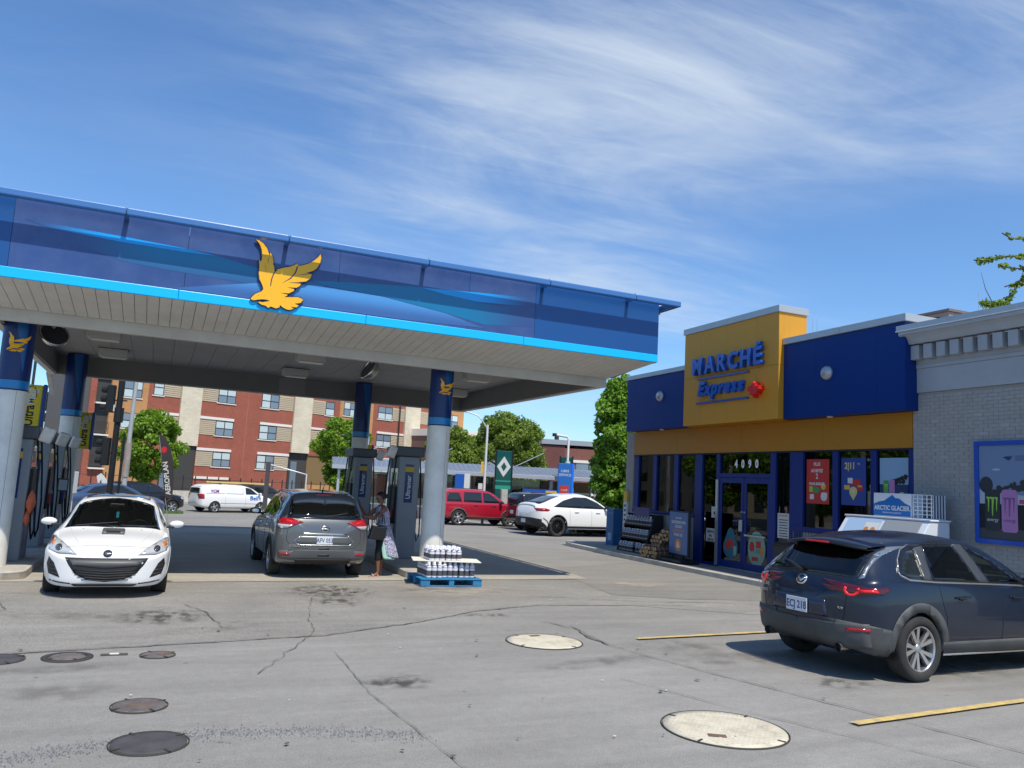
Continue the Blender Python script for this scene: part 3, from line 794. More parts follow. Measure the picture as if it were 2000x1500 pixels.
def emblem_parts(parent, T):
    mb = MB(); mb.T = T; poly_mesh(mb, grow(EAGLE, 0.016), 'xz', 0.0, 0.02); mb.build('emblem_outline', EMB_D, parent)
    mb = MB(); mb.T = T; poly_mesh(mb, EAGLE, 'xz', -0.012, 0.0); mb.build('emblem_bird', GOLD, parent)
    mb = MB(); mb.T = T
    for l in ELINES: poly_mesh(mb, l, 'xz', -0.014, -0.012)
    mb.build('emblem_feather_lines', EMB_D, parent)
em = empty('bird_emblem', (0, 0, 0), 0, None, None, parent=canopy)
emblem_parts(em, T0 @ Matrix.Translation((0, YF-0.05, 0)))

# ------------------------------------------------------------------ columns
COLW = mat('column_paint', (0.76, 0.75, 0.69), 0.5, var=0.05, vscale=2, dirt=(0.44, 0.43, 0.40), dirt_amt=0.5, dscale=1.5)
COLB = mat('column_blue', (0.002, 0.022, 0.13), 0.4, coat=0.1)
COLB2 = mat('column_blue_light', (0.0, 0.09, 0.30), 0.4, coat=0.1)
COLC = mat('column_cyan', (0.0, 0.20, 0.50), 0.35, coat=0.3)
def column(x, y, label, zt=4.83, emb=True, zi=0.15):
    c = empty('canopy_column', (x, y, zi), 0, label, 'column', 'round canopy columns')
    R = 0.245; h = zt - zi
    MB().lathe([(R+0.0, 0.0), (R, 3.20-zi)], n=48).build('shaft', COLW, c)
    MB().lathe([(R+0.006, 3.35-zi), (R+0.006, h)], n=48).build('blue_wrap', COLB, c)
    MB().lathe([(R+0.008, 3.20-zi), (R+0.008, 3.345-zi)], n=48).build('cyan_band', COLC, c)
    MB().lathe([(R+0.0085, 3.17-zi), (R+0.0085, 3.198-zi)], n=48).build('dark_band', COLB, c)
    # printed lighter wedge
    vs = []; fs = []
    prof = [(3.5-zi, 0.95, 1.0), (3.75-zi, 0.75, 1.02), (4.0-zi, 0.55, 1.05), (4.25-zi, 0.35, 1.0), (h-0.01, 0.05, 0.95)]
    K = 8
    for z, a0, a1 in prof:
        for k in range(K+1):
            t = -pi/2 - 0.35 + (a0 + (a1-a0)*k/K)
            vs.append(((R+0.008)*cos(t), (R+0.008)*sin(t), z))
    for j in range(len(prof)-1):
        for k in range(K): fs.append((j*(K+1)+k, j*(K+1)+k+1, (j+1)*(K+1)+k+1, (j+1)*(K+1)+k))
    MB().add(vs, fs, smooth=True).build('printed_wedge', COLB2, c)
    MB().box(-0.003, 0.003, -R-0.003, -R+0.01, 0.02, 3.16-zi).build('seam', mat('seam_grey', (0.28, 0.28, 0.27), 0.6), c, rz=0.42)
    if emb:
        # small bird bent round the column
        s = 0.30; mb = MB(); cx, cz = 1.72, 5.3
        def bend(pts, r, z0):
            out = []
            for p in pts:
                a = -pi/2 + 0.13 + ((p[0]-cx)*s)/R
                out.append((r*cos(a), r*sin(a), z0 + (p[1]-cz)*s))
            return out
        tr = [tuple(t) for t in tessellate_polygon([[Vector((p[0], p[1], 0)) for p in EAGLE]])]
        mb.add(bend(EAGLE, R+0.030, 4.0-zi), tr)
        mb.build('bird_print', GOLD, c)
    return c
column(-2.40, 16.35, 'thick round column at the left edge beside the first pumps, blue top with a gold bird')
column(-2.12, 24.0, 'round column with blue top behind the left pumps, second from the left', emb=False)
column(5.52, 16.35, 'round column with gold bird behind the pallet of bottles')
column(5.62, 24.0, 'shaded round column with dark blue top behind the pump where the woman stands', emb=False)

# ------------------------------------------------------------------ pump islands
def island(x, y0, y1, w, label):
    t = empty('pump_island', (x, y0, 0), 0, label, 'pump island', 'raised pump islands')
    pts = []
    r = w/2; L_ = y1-y0
    for i in range(13):
        a = pi + pi*i/12; pts.append((r*cos(a), r*0.62 + r*0.62*sin(a)))
    for i in range(13):
        a = pi*i/12; pts.append((r*cos(a), L_ - r*0.62 + r*0.62*sin(a)))
    MB().prism(pts, 'xy', 0.012, 0.15).build('kerb_body', CONC_L, t, bevel=0.02)
    sc = [(p[0]*0.93, r*0.06 + p[1]*(L_-0.12*r)/L_) for p in pts]
    MB().prism(sc, 'xy', 0.1505, 0.154).build('top_slab', CONC, t)
    mb = MB(); vs = []
    for i in range(13):
        a = pi + pi*i/12
        p = (1.012*r*cos(a), r*0.62 + 1.012*r*0.62*sin(a)); vs += [(p[0], p[1], 0.012), (p[0], p[1], 0.128)]
    mb.add(vs, [(2*i, 2*i+2, 2*i+3, 2*i+1) for i in range(12)], smooth=True)
    mb.build('nose_plate', mat('steel_plate', (0.50, 0.46, 0.40), 0.45, 0.5, var=0.2, vscale=5, dirt=(0.2, 0.17, 0.14), dirt_amt=0.7, dscale=4), t)
    return t
island(-2.45, 15.45, 25.4, 1.35, 'concrete island with a steel nose carrying the left row of pumps')
island(5.52, 15.75, 25.4, 1.22, 'concrete island behind the pallet carrying the right row of pumps')

# ------------------------------------------------------------------ ceiling fixtures
LAMPB = mat('lamp_body', (0.50, 0.50, 0.48), 0.5)
LAMPG = mat('lamp_lens', (0.62, 0.60, 0.55), 0.3)
def box_light(x, y, label, big=True):
    t = empty('ceiling_light', (x, y, ZC), 0, label, 'ceiling light', 'box lights under the canopy')
    w = 0.33 if big else 0.28
    MB().box(-w, w, -0.2, 0.2, -0.20, -0.002).build('housing', LAMPB, t, bevel=0.02)
    MB().box(-w+0.07, w-0.03, -0.17, 0.1, -0.235, -0.202).build('lens', LAMPG, t, bevel=0.01)
    MB().box(-w-0.02, w+0.02, -0.22, 0.22, -0.012, 0.0).build('gasket', DARKM, t)
    return t
for x, y, l in ((-1.25, 19.2, 'box light nearest the left column, front one of the left pair'), (-1.2, 22.3, 'box light behind the front one of the left pair'), (3.15, 19.2, 'box light front one of the middle pair'), (3.3, 22.4, 'box light in front of the plate on the rear beam'), (7.45, 19.3, 'box light right of the column behind the pallet'), (8.3, 23.2, 'box light farthest to the right, half hidden by the column')):
    box_light(x, y, l)
CHR = mat('chrome', (0.75, 0.75, 0.74), 0.12, 1.0)
def flood(x, y, rz, label):
    t = empty('floodlight', (x, y, ZC-0.03), rz, label, 'floodlight', 'round floodlights under the canopy')
    mb = MB(); mb.cyl((0, 0, 0), (0, 0, -0.1), 0.05, n=12); mb.build('mount', STEEL, t)
    q = Matrix.Translation((0, 0, -0.28)) @ Matrix.Rotation(radians(62), 4, 'X')
    mb = MB(); mb.T = q; mb.lathe([(0.27, 0.12), (0.255, 0.05), (0.18, -0.06), (0.07, -0.11), (0.0001, -0.12)], n=32); mb.build('reflector', mat('reflector_shell', (0.45, 0.44, 0.40), 0.35, 0.7), t)
    mb = MB(); mb.T = q; mb.lathe([(0.262, 0.115), (0.262, 0.15), (0.29, 0.15), (0.29, 0.115)], n=32); mb.build('ring', CHR, t)
    mb = MB(); mb.T = q; mb.lathe([(0.0001, 0.128), (0.258, 0.124)], n=32); mb.build('glass', mat('flood_glass', (0.03, 0.035, 0.05), 0.08, coat=0.6), t)
    return t
flood(-2.2, 18.95, radians(25), 'round floodlight with a chrome ring beside the left column')
flood(4.6, 18.9, radians(-75), 'round floodlight with a chrome ring left of the column behind the pallet')
# ------------------------------------------------------------------ the shop
S_RZ = -radians(1.2)
store = empty('shop_building', (14.2, 20.0, 0), S_RZ, 'single storey convenience shop with blue and yellow panels and grey painted brick', 'shop building')
S_T = Matrix.Translation((14.2, 20.0, 0)) @ Matrix.Rotation(S_RZ, 4, 'Z')
def s2w(x, y, z=0): return S_T @ Vector((x, y, z))
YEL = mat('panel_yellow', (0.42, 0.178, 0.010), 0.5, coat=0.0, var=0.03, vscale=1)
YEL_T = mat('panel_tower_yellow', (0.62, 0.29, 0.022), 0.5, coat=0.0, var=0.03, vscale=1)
SBL = mat('panel_blue', (0.001, 0.030, 0.175), 0.45, spec=0.25, coat=0.0, var=0.05, vscale=0.8)
CAPG = mat('coping_grey', (0.45, 0.47, 0.48), 0.4, 0.35, var=0.05, vscale=2)
FRB = mat('window_frame_blue', (0.003, 0.022, 0.17), 0.45)
FRB_D = mat('window_frame_shadow', (0.004, 0.02, 0.12), 0.5)
CORN = mat('cornice_paint', (0.38, 0.40, 0.42), 0.6, var=0.05, vscale=2, dirt=(0.28, 0.29, 0.30), dirt_amt=0.4, dscale=1.4)
WPAINT = mat('painted_brick', (0.35, 0.335, 0.315), 0.8, var=0.08, vscale=5, bump=0.4, bscale=90)
WPAINT2 = mat('painted_brick_light', (0.385, 0.37, 0.35), 0.8, var=0.08, vscale=5, bump=0.4, bscale=90)
MORT = mat('painted_joint', (0.325, 0.31, 0.29), 0.9)
def sb(): return MB()
# yellow band over the windows
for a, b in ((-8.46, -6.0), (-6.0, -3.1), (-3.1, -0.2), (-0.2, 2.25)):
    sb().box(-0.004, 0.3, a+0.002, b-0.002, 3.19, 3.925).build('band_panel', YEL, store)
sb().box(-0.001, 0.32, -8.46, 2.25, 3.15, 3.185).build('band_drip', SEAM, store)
# blue boxes right and left of the tower
for a, b in ((-8.60, -7.89), (-7.89, -6.14), (-6.14, -5.08)):
    sb().box(-0.35, 1.1, a+0.0015, b-0.0015, 3.93, 5.74).build('blue_panel', SBL, store)
for a, b in ((-1.155, 0.27), (0.27, 1.66), (1.66, 2.22)):
    sb().box(-0.35, 1.1, a+0.0015, b-0.0015, 3.93, 5.58).build('blue_panel', SBL, store)
for a, b in ((-8.66, -6.9), (-6.9, -5.08)):
    sb().box(-0.40, 1.5, a+0.001, b-0.001, 5.745, 5.90).build('coping', CAPG, store, bevel=0.008)
sb().box(-0.40, 1.5, -1.155, 2.28, 5.585, 5.72).build('coping', CAPG, store, bevel=0.008)
# tower
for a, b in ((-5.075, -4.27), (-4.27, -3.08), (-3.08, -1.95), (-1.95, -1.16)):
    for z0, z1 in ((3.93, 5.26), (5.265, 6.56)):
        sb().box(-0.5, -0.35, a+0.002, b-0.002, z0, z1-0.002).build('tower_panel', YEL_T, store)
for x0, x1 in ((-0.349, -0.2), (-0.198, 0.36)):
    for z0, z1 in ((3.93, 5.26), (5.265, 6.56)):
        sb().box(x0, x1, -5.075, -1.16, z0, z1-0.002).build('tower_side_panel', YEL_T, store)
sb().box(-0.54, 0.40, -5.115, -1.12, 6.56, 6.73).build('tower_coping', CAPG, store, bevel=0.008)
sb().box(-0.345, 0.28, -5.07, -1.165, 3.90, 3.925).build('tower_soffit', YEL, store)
for y in (-6.4, -4.0, -2.2, 0.4):
    sb().cyl((-0.17, y, 3.905), (-0.17, y, 3.928), 0.07, n=16).build('downlight', mat('downlight', (0.75, 0.75, 0.7), 0.4), store)
# letters
LET = mat('letter_blue', (0.006, 0.085, 0.42), 0.35, coat=0.4)
LETR = mat('letter_red', (0.72, 0.018, 0.014), 0.4, coat=0.4)
sign = empty('shop_sign', (0, 0, 0), 0, None, None, parent=store)
R_, U_ = (0, -1, 0), (0, 0, 1)
# MARCHE with its accent, one raised letter each
lx = -1.60
widths = dict(M=0.66, A=0.52, R=0.50, C=0.50, H=0.50)
y0 = -1.60
for ch, w in (('M', 0.64), ('A', 0.50), ('R', 0.49), ('C', 0.50), ('H', 0.50), ('É', 0.38)):
    text_obj('letter', ch, 0.615, LET, sign, (-0.575, y0 - w/2, 5.335), R_, U_, extrude=0.065, bold=0.022, sx=0.95)
    y0 -= w
for k, (zz, ya, yb) in enumerate(((5.195, -1.84, -4.0), (4.52, -1.82, -4.0))):
    sb().box(-0.56, -0.503, yb, ya, zz-0.022, zz+0.022).build('rule', LET, sign, bevel=0.005)
y0 = -1.88
for ch, w in (('E', 0.34), ('x', 0.27), ('p', 0.32), ('r', 0.22), ('e', 0.31), ('s', 0.26), ('s', 0.26)):
    text_obj('letter', ch, 0.50, LET, sign, (-0.55, y0 - w/2, 4.735), R_, U_, extrude=0.045, bold=0.026, shear=0.22)
    y0 -= w
leaf = [(0,-0.24),(0.02,-0.11),(0.16,-0.13),(0.13,-0.06),(0.25,0.04),(0.20,0.07),(0.22,0.16),(0.13,0.13),(0.10,0.17),(0.045,0.10),(0.07,0.24),(0.03,0.215),(0,0.30)]
lf = leaf + [(-x, y) for x, y in leaf[-2:0:-1]]
mb = sb(); poly_mesh(mb, [(-4.36 - x*0.95, 4.66 + y*0.78) for x, y in lf], 'yz', -0.68, -0.502); mb.build('maple_leaf', LETR, sign)
# dome lamps
DOME = mat('dome_lamp', (0.42, 0.43, 0.44), 0.28, 0.5)
for y, z, r in ((-6.49, 4.90, 0.165), (0.28, 4.92, 0.165)):
    prof = [(0.0001, -0.35-0.13), (r*0.5, -0.35-0.115), (r*0.85, -0.35-0.07), (r, -0.35-0.02), (r, -0.352)]
    sb().lathe(prof, o=(0, y, z), axis='x', n=32).build('dome_lamp', DOME, store)

# brick wall right of the shopfront, brick by brick
WY0, WY1, WZ1 = -16.0, -8.47, 4.29
sb().box(0.012, 0.3, WY0, WY1, 0.12, WZ1).build('wall', MORT, store)
mb = sb(); bw, bh = 0.205, 0.0715
for r_i in range(int((WZ1-0.95)/bh)):
    z = 0.95 + r_i*bh
    off = (r_i % 2)*bw/2
    k = 0
    y = WY1
    while y > -13.9:
        y2 = y - (bw/2 if (k == 0 and off > 0) else bw)
        j = random.uniform(-0.0015, 0.002)
        mb.box(0.001+j, 0.013, max(y2, WY0)+0.003, y-0.003, z+0.0025, z+bh-0.0025, 1 if random.random() < 0.07 else 0)
        y = y2; k += 1
mb.build('bricks', [WPAINT, WPAINT2], store, kind='stuff')
# ribbed plinth under wall and windows
RIBM = mat('ribbed_block', (0.33, 0.325, 0.31), 0.85, var=0.06)
def ribs(y0, y1, z0, z1, x=-0.01):
    mb = sb(); mb.box(x+0.02, x+0.2, y0, y1, z0, z1)
    y = y0+0.02
    while y < y1-0.05:
        mb.box(x, x+0.02, y, y+0.055, z0, z1); y += 0.09
    return mb.build('ribbed_plinth', RIBM, store)
ribs(-13.9, -8.48, 0.12, 0.94, -0.03)
ribs(-8.45, -5.02, 0.12, 1.27, 0.0)
ribs(-1.06, 2.24, 0.12, 1.36, 0.0)
# parapet frieze and cornice
sb().box(-0.03, 0.3, WY0, WY1, 4.295, 4.78).build('frieze', CORN, store)
sb().box(-0.045, 0.3, WY0, WY1, 4.785, 4.86).build('frieze_moulding', CORN, store)
sb().box(-0.035, 0.3, WY0, WY1, 4.865, 5.26).build('frieze_upper', CORN, store)
y = -8.60
while y > -13.6:
    sb().box(-0.20, -0.036, y-0.19, y, 4.95, 5.24).build('corbel', CORN, store, bevel=0.006)
    y -= 0.295
cp = [(-0.035, 5.265), (-0.24, 5.265), (-0.26, 5.30), (-0.30, 5.38), (-0.36, 5.44), (-0.39, 5.45), (-0.39, 5.52), (0.3, 5.52)]
sb().prism(cp, 'xz', WY0, -8.47).build('cornice', CORN, store)
sb().box(-0.42, 0.5, WY0, -8.42, 5.525, 5.545).build('cornice_edge', mat('edge_white', (0.75, 0.76, 0.76), 0.4), store)
sb().box(-0.41, 0.5, WY0, -8.43, 5.548, 5.65).build('cornice_cap', CAPG, store)
# left end pier, far side wall, roof, back
mb = sb(); mb.box(0.012, 0.3, 2.26, 2.72, 0.12, 3.92)
for r_i in range(53):
    z = 0.13 + r_i*bh
    y = 2.72
    while y > 2.27:
        y2 = max(y-bw, 2.262); mb.box(0.001, 0.013, y2+0.004, y-0.004, z+0.004, z+bh-0.004); y = y2
mb.build('pier', WPAINT, store)
sb().box(0.301, 12, 2.50, 2.72, 0.12, 5.3).build('side_wall', WPAINT, store)
sb().box(0.2, 12.2, 2.45, 3.0, 5.32, 5.5).build('side_cornice', CORN, store)
sb().box(0.35, 12, -15.9, 2.49, 5.05, 5.12).build('roof', mat('roof_membrane', (0.35, 0.35, 0.34), 0.9), store)
sb().box(12.0, 12.2, -16, 2.7, 0.1, 5.3).build('rear_wall', WPAINT, store)
sb().box(0.31, 12, -16, -15.8, 0.1, 5.2).build('side_wall', WPAINT, store)

# ------- shopfront glazing
PANE = glass_mat('shop_glass', (0.50, 0.56, 0.55), 0.40, 0.01)
mulls = [(2.17, 1.95, 1.46, 3.15), (1.11, 0.91, 1.46, 3.15), (-0.03, -0.24, 1.46, 3.15), (-1.08, -1.42, 0.14, 3.15),
         (-2.07, -2.21, 0.14, 3.15), (-4.24, -4.43, 0.14, 3.15), (-4.93, -5.37, 0.14, 3.15), (-6.30, -6.46, 1.40, 3.15), (-7.38, -7.53, 1.40, 3.15), (-8.36, -8.46, 1.40, 3.15)]
for a, b, z0, z1 in mulls:
    sb().box(0.0, 0.13, b, a, z0, z1).build('mullion', FRB, store, bevel=0.006)
sb().box(-0.02, 0.16, -1.08, 2.24, 1.37, 1.455).build('sill', FRB, store, bevel=0.006)
sb().box(-0.02, 0.16, -8.46, -4.95, 1.28, 1.395).build('sill', FRB, store, bevel=0.006)
sb().box(0.002, 0.13, -4.24, -2.07, 2.52, 2.63).build('transom', FRB, store, bevel=0.006)
sb().box(0.0, 0.13, 1.95, 2.17, 3.09, 3.15).build('frame_head', FRB, store)
for a, b, z0, z1 in ((1.95, 1.11, 1.455, 3.14), (0.91, -0.03, 1.455, 3.14), (-0.24, -1.08, 1.455, 3.14), (-1.42, -2.07, 0.2, 3.14), (-2.21, -4.24, 2.63, 3.14),
                     (-4.43, -4.93, 0.2, 3.14), (-5.37, -6.30, 1.395, 3.14), (-6.46, -7.38, 1.395, 3.14), (-7.53, -8.36, 1.395, 3.14)):
    p = sb().box(0.06, 0.068, b, a, z0, z1).build('window_pane', PANE, store)
sb().box(0.02, 0.12, -2.07, -1.42, 0.12, 0.2).build('frame_foot', FRB, store)
sb().box(0.02, 0.12, -4.93, -4.43, 0.12, 0.2).build('frame_foot', FRB, store)
# doors
ALU = mat('brushed_aluminium', (0.55, 0.56, 0.57), 0.35, 0.7)
for (a, b, hinge) in ((-2.215, -3.22, 1), (-3.235, -4.235, 0)):
    d = empty('door', (0, 0, 0), 0, None, None, parent=store)
    sb().box(0.01, 0.065, b, b+0.10, 0.15, 2.51).build('stile', FRB, d, bevel=0.004)
    sb().box(0.01, 0.065, a-0.10, a, 0.15, 2.51).build('stile', FRB, d, bevel=0.004)
    sb().box(0.012, 0.063, b+0.10, a-0.10, 2.37, 2.51).build('top_rail', FRB, d)
    sb().box(0.012, 0.063, b+0.10, a-0.10, 0.15, 0.33).build('bottom_rail', FRB, d)
    sb().box(0.03, 0.038, b+0.10, a-0.10, 0.33, 2.37).build('glass', PANE, d)
    if hinge: sb().box(-0.035, -0.005, b+0.005, b+0.13, 1.12, 1.42).build('pull_plate', ALU, d, bevel=0.006)
    else:
        sb().box(-0.04, -0.012, b+0.12, a-0.08, 1.015, 1.06).build('push_bar', ALU, d, bevel=0.006)
    sb().cyl((-0.02, b+0.05 if hinge else a-0.05, 1.62), (0.012, b+0.05 if hinge else a-0.05, 1.62), 0.022, n=12).build('lock', ALU, d)
sb().box(-0.03, -0.002, -2.19, -2.09, 0.15, 2.45).build('door_post_trim', ALU, store)
sb().box(0.02, 0.13, -4.24, -2.21, 0.12, 0.148).build('threshold', ALU, store)
# address
NUMM = mat('number_vinyl', (0.85, 0.88, 0.9), 0.5)
y0 = -2.84
for ch in '4090':
    text_obj('address_number', ch, 0.29, NUMM, store, (0.056, y0, 2.785), R_, U_, extrude=0.001, bold=0.012, sx=0.8); y0 -= 0.275

# ------- interior seen through the glass
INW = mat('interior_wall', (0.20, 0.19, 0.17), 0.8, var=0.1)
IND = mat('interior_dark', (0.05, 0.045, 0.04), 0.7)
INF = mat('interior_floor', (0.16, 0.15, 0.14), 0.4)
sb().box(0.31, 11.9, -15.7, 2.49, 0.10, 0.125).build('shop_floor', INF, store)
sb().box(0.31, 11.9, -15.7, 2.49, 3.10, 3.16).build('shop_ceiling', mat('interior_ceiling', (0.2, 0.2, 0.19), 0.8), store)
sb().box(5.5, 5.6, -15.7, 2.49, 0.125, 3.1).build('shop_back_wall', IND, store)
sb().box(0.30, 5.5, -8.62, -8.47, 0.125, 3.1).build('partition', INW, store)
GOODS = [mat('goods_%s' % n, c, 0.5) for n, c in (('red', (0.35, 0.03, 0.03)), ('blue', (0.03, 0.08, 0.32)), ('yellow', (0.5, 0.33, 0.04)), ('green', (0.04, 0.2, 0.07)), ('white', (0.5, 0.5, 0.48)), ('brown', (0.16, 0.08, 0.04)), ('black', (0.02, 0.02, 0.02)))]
def shelf_unit(x, y, l, h, rz, label, seed):
    r = random.Random(seed)
    t = empty('display_shelf', tuple(s2w(x, y, 0.125)), S_RZ + rz, label, 'shelf')
    mb = MB(); mb.box(-0.02, 0.02, -l/2, l/2, 0, h)
    lv = [0.1 + (h-0.25)*i/3 for i in range(4)]
    for z in lv: mb.box(-0.22, 0.22, -l/2, l/2, z, z+0.02)
    mb.build('frame', IND, t)
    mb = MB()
    for z in lv:
        for sgn in (-1, 1):
            y_ = -l/2+0.03
            while y_ < l/2-0.15:
                w = r.uniform(0.06, 0.13); hh = r.uniform(0.1, 0.24)
                mb.box(sgn*0.05, sgn*0.2, y_, y_+w, z+0.021, z+0.021+hh, r.randrange(7)); y_ += w+0.008
    mb.build('goods', GOODS, t, kind='stuff')
shelf_unit(2.0, -6.9, 2.8, 1.7, 0, 'low display shelf of goods inside the shop behind the right windows', 1)
shelf_unit(3.5, -5.5, 3.4, 2.0, 0, 'taller display shelf of goods at the back of the shop behind the right windows', 2)
shelf_unit(3.2, -2.6, 2.2, 1.6, 0, 'display shelf of goods inside the shop straight behind the doors', 3)
shelf_unit(2.6, 0.9, 2.0, 1.3, 0, 'display shelf of goods inside the shop behind the left windows', 4)
ct = empty('shop_counter', tuple(s2w(1.1, 0.5, 0.125)), S_RZ, 'brown and cream counter inside the shop behind the left windows', 'counter')
MB().box(-0.3, 0.3, -1.2, 1.3, 0, 1.05).build('body', mat('counter_cream', (0.42, 0.36, 0.26), 0.6), ct)
MB().box(-0.34, 0.34, -1.25, 1.35, 1.055, 1.1).build('top', GOODS[5], ct, bevel=0.01)
MB().box(-0.08, 0.12, -0.35, 0.05, 1.105, 1.42).build('till_screen', GOODS[6], ct, bevel=0.01)
TUBE_L = mat('strip_light', (0.9, 0.9, 0.85), 0.4, emit=(1.0, 0.95, 0.85), emit_s=1.2)
for i, (x, y) in enumerate(((1.5, -7.2), (1.5, -5.6), (2.8, -3.2), (1.6, 0.3), (3.6, -6.4))):
    t = empty('strip_light', tuple(s2w(x, y, 3.06)), S_RZ, ['lit strip light on the shop ceiling behind the rightmost window', 'lit strip light on the shop ceiling behind the red poster', 'lit strip light on the shop ceiling behind the doors', 'lit strip light on the shop ceiling behind the left windows', 'lit strip light deep inside the shop behind the right windows'][i], 'ceiling light', 'strip lights inside the shop')
    MB().box(-0.08, 0.08, -0.6, 0.6, -0.02, 0.03).build('housing', LAMPB, t)
    MB().box(-0.05, 0.05, -0.57, 0.57, -0.04, -0.021).build('tube', TUBE_L, t)

# ------- posters behind the glass and stickers
def P(name, col, rough=0.5, **k): return mat('print_'+name, col, rough, **k)
PW = P('white', (0.62, 0.62, 0.60)); PR = P('red', (0.50, 0.035, 0.03)); PB = P('blue', (0.025, 0.06, 0.27)); PY = P('yellow', (0.65, 0.42, 0.07)); PG = P('green', (0.05, 0.28, 0.10))
PK = P('black', (0.012, 0.012, 0.014)); PGR = P('grey_sky', (0.17, 0.24, 0.37)); PPK = P('pink', (0.45, 0.20, 0.42)); PLI = P('lime', (0.32, 0.60, 0.06)); PSN = P('snow', (0.42, 0.47, 0.55)); POR = P('orange', (0.60, 0.24, 0.06))
PDK = P('dark_blue', (0.02, 0.045, 0.13)); PLB = P('light_blue', (0.25, 0.40, 0.55)); PMT = P('mint', (0.22, 0.38, 0.30)); PTE = P('teal', (0.03, 0.14, 0.20))
def quad(mb, x, y0, y1, z0, z1, mi=0): mb.box(x, x+0.002, y0, y1, z0, z1, mi)
def disc(mb, x, y, z, ry, rz, mi=0, n=24, d=0.002):
    pts = [(y + ry*cos(2*pi*i/n), z + rz*sin(2*pi*i/n)) for i in range(n)]
    mb.prism(pts, 'yz', x, x+d, mi)
def pin(mb, x, y, z, r, mi=0, d=0.002):
    pts = [(y + r*cos(-0.6 + (pi+1.2)*i/20), z + r*sin(-0.6 + (pi+1.2)*i/20)) for i in range(21)] + [(y, z-1.75*r)]
    poly_mesh(mb, pts, 'yz', x, x+d, mi)
X = 0.050
t = empty('window_poster', tuple(s2w(0.045, -5.80, 1.95)), S_RZ, 'red poster in the window right of the doors', 'poster')
mb = MB(); quad(mb, 0, -0.36, 0.35, 0, 1.03); mb.build('sheet', PR, t)
for i, (s, w) in enumerate((('PLUS', 0.11), ('ACHETEZ', 0.10), ('2', 0.17), ('POUR BURGER', 0.085))):
    text_obj('lettering', s, w, PW, t, (-0.002, 0.02, 0.90-0.15*i-0.02), R_, U_, extrude=0.0006, bold=0.004, sx=0.85)
mb = MB(); disc(mb, -0.002, -0.18, 0.40, 0.075, 0.075, 0); disc(mb, -0.0025, 0.05, 0.32, 0.13, 0.07, 1); mb.box(-0.003, -0.001, 0.15, 0.26, 0.27, 0.40, 2); mb.box(-0.003, -0.001, 0.11, 0.24, 0.10, 0.22, 3); disc(mb, -0.0022, -0.2, 0.17, 0.1, 0.1, 3); mb.box(-0.0035, -0.001, -0.30, -0.12, 0.2, 0.26, 3)
mb.build('pictures', [PY, PG, mat('print_lime2', (0.45, 0.5, 0.05)), PW], t)
t = empty('window_poster', tuple(s2w(0.045, -6.87, 1.96)), S_RZ, 'blue poster with the yellow price 2|11 in the middle window', 'poster')
mb = MB(); quad(mb, 0, -0.35, 0.35, 0, 1.04); mb.build('sheet', PB, t)
text_obj('lettering', '2|11', 0.20, mat('print_gold', (0.62, 0.52, 0.20), 0.5), t, (-0.002, 0.10, 0.80), R_, U_, extrude=0.0006, bold=0.006, sx=0.85)
text_obj('lettering', '99', 0.07, _mats['print_gold'], t, (-0.002, -0.15, 0.88), R_, U_, extrude=0.0006)
mb = MB(); mb.box(-0.003, -0.001, 0.02, 0.16, 0.48, 0.60, 0); mb.box(-0.0025, -0.0005, -0.2, 0.12, 0.44, 0.56, 1); mb.box(-0.0035, -0.001, 0.10, 0.26, 0.34, 0.44, 2); mb.box(-0.004, -0.001, -0.26, -0.06, 0.32, 0.42, 1); mb.box(-0.0045, -0.001, -0.24, -0.12, 0.40, 0.44, 2); pin(mb, -0.006, 0.0, 0.30, 0.11, 3)
mb.build('pictures', [PW, PR, PY, _mats['print_gold']], t)
text_obj('lettering', '15', 0.09, PW, t, (-0.007, 0.0, 0.275), R_, U_, extrude=0.0006, bold=0.004)
def can_print(mb, x, y, z, w, h, mi, mc, claw=True):
    pts = [(y-w/2+0.12*w, z), (y+w/2-0.12*w, z), (y+w/2, z+0.05*h), (y+w/2, z+0.94*h), (y+w/2-0.12*w, z+h), (y-w/2+0.12*w, z+h), (y-w/2, z+0.94*h), (y-w/2, z+0.05*h)]
    mb.prism(pts, 'yz', x, x+0.002, mi)
    if claw:
        for k, (dx, l, wd) in enumerate(((0.27, 0.38, 0.07), (0.0, 0.48, 0.10), (-0.27, 0.36, 0.07))):
            yy = y + dx*w; zt = z+0.82*h
            poly_mesh(mb, [(yy+wd*w*1.9, zt), (yy-wd*w*1.2, zt-0.01*h), (yy-wd*w*0.5, zt-0.5*l*h), (yy-wd*w*0.1, zt-l*h), (yy+wd*w*0.4, zt-0.9*l*h), (yy+wd*w*0.5, zt-0.06*h), (yy+wd*w*1.7, zt-0.04*h)], 'yz', x-0.001, x, mc)
def trees_print(mb, x, y0, y1, z0, mi, r, sc):
    n = 46
    for k in range(n):
        u = r.random(); yy = y0+(y1-y0)*u
        hh = sc*(0.35+0.9*u)*r.uniform(0.3, 1.0)
        disc(mb, x - 0.00002*k, yy, z0+hh*0.6, sc*r.uniform(0.07, 0.2), sc*r.uniform(0.06, 0.17), mi, 9)
t = empty('window_poster', tuple(s2w(0.045, -7.95, 2.02)), S_RZ, 'pale blue poster with drink cans in the rightmost window', 'poster')
mb = MB(); quad(mb, 0, -0.36, 0.36, 0, 0.97); mb.build('sheet', [PLB], t)
rr = random.Random(5); mb = MB(); quad(mb, -0.001, -0.36, 0.36, 0, 0.42, 0); trees_print(mb, -0.002, 0.1, -0.3, 0.40, 1, rr, 0.28)
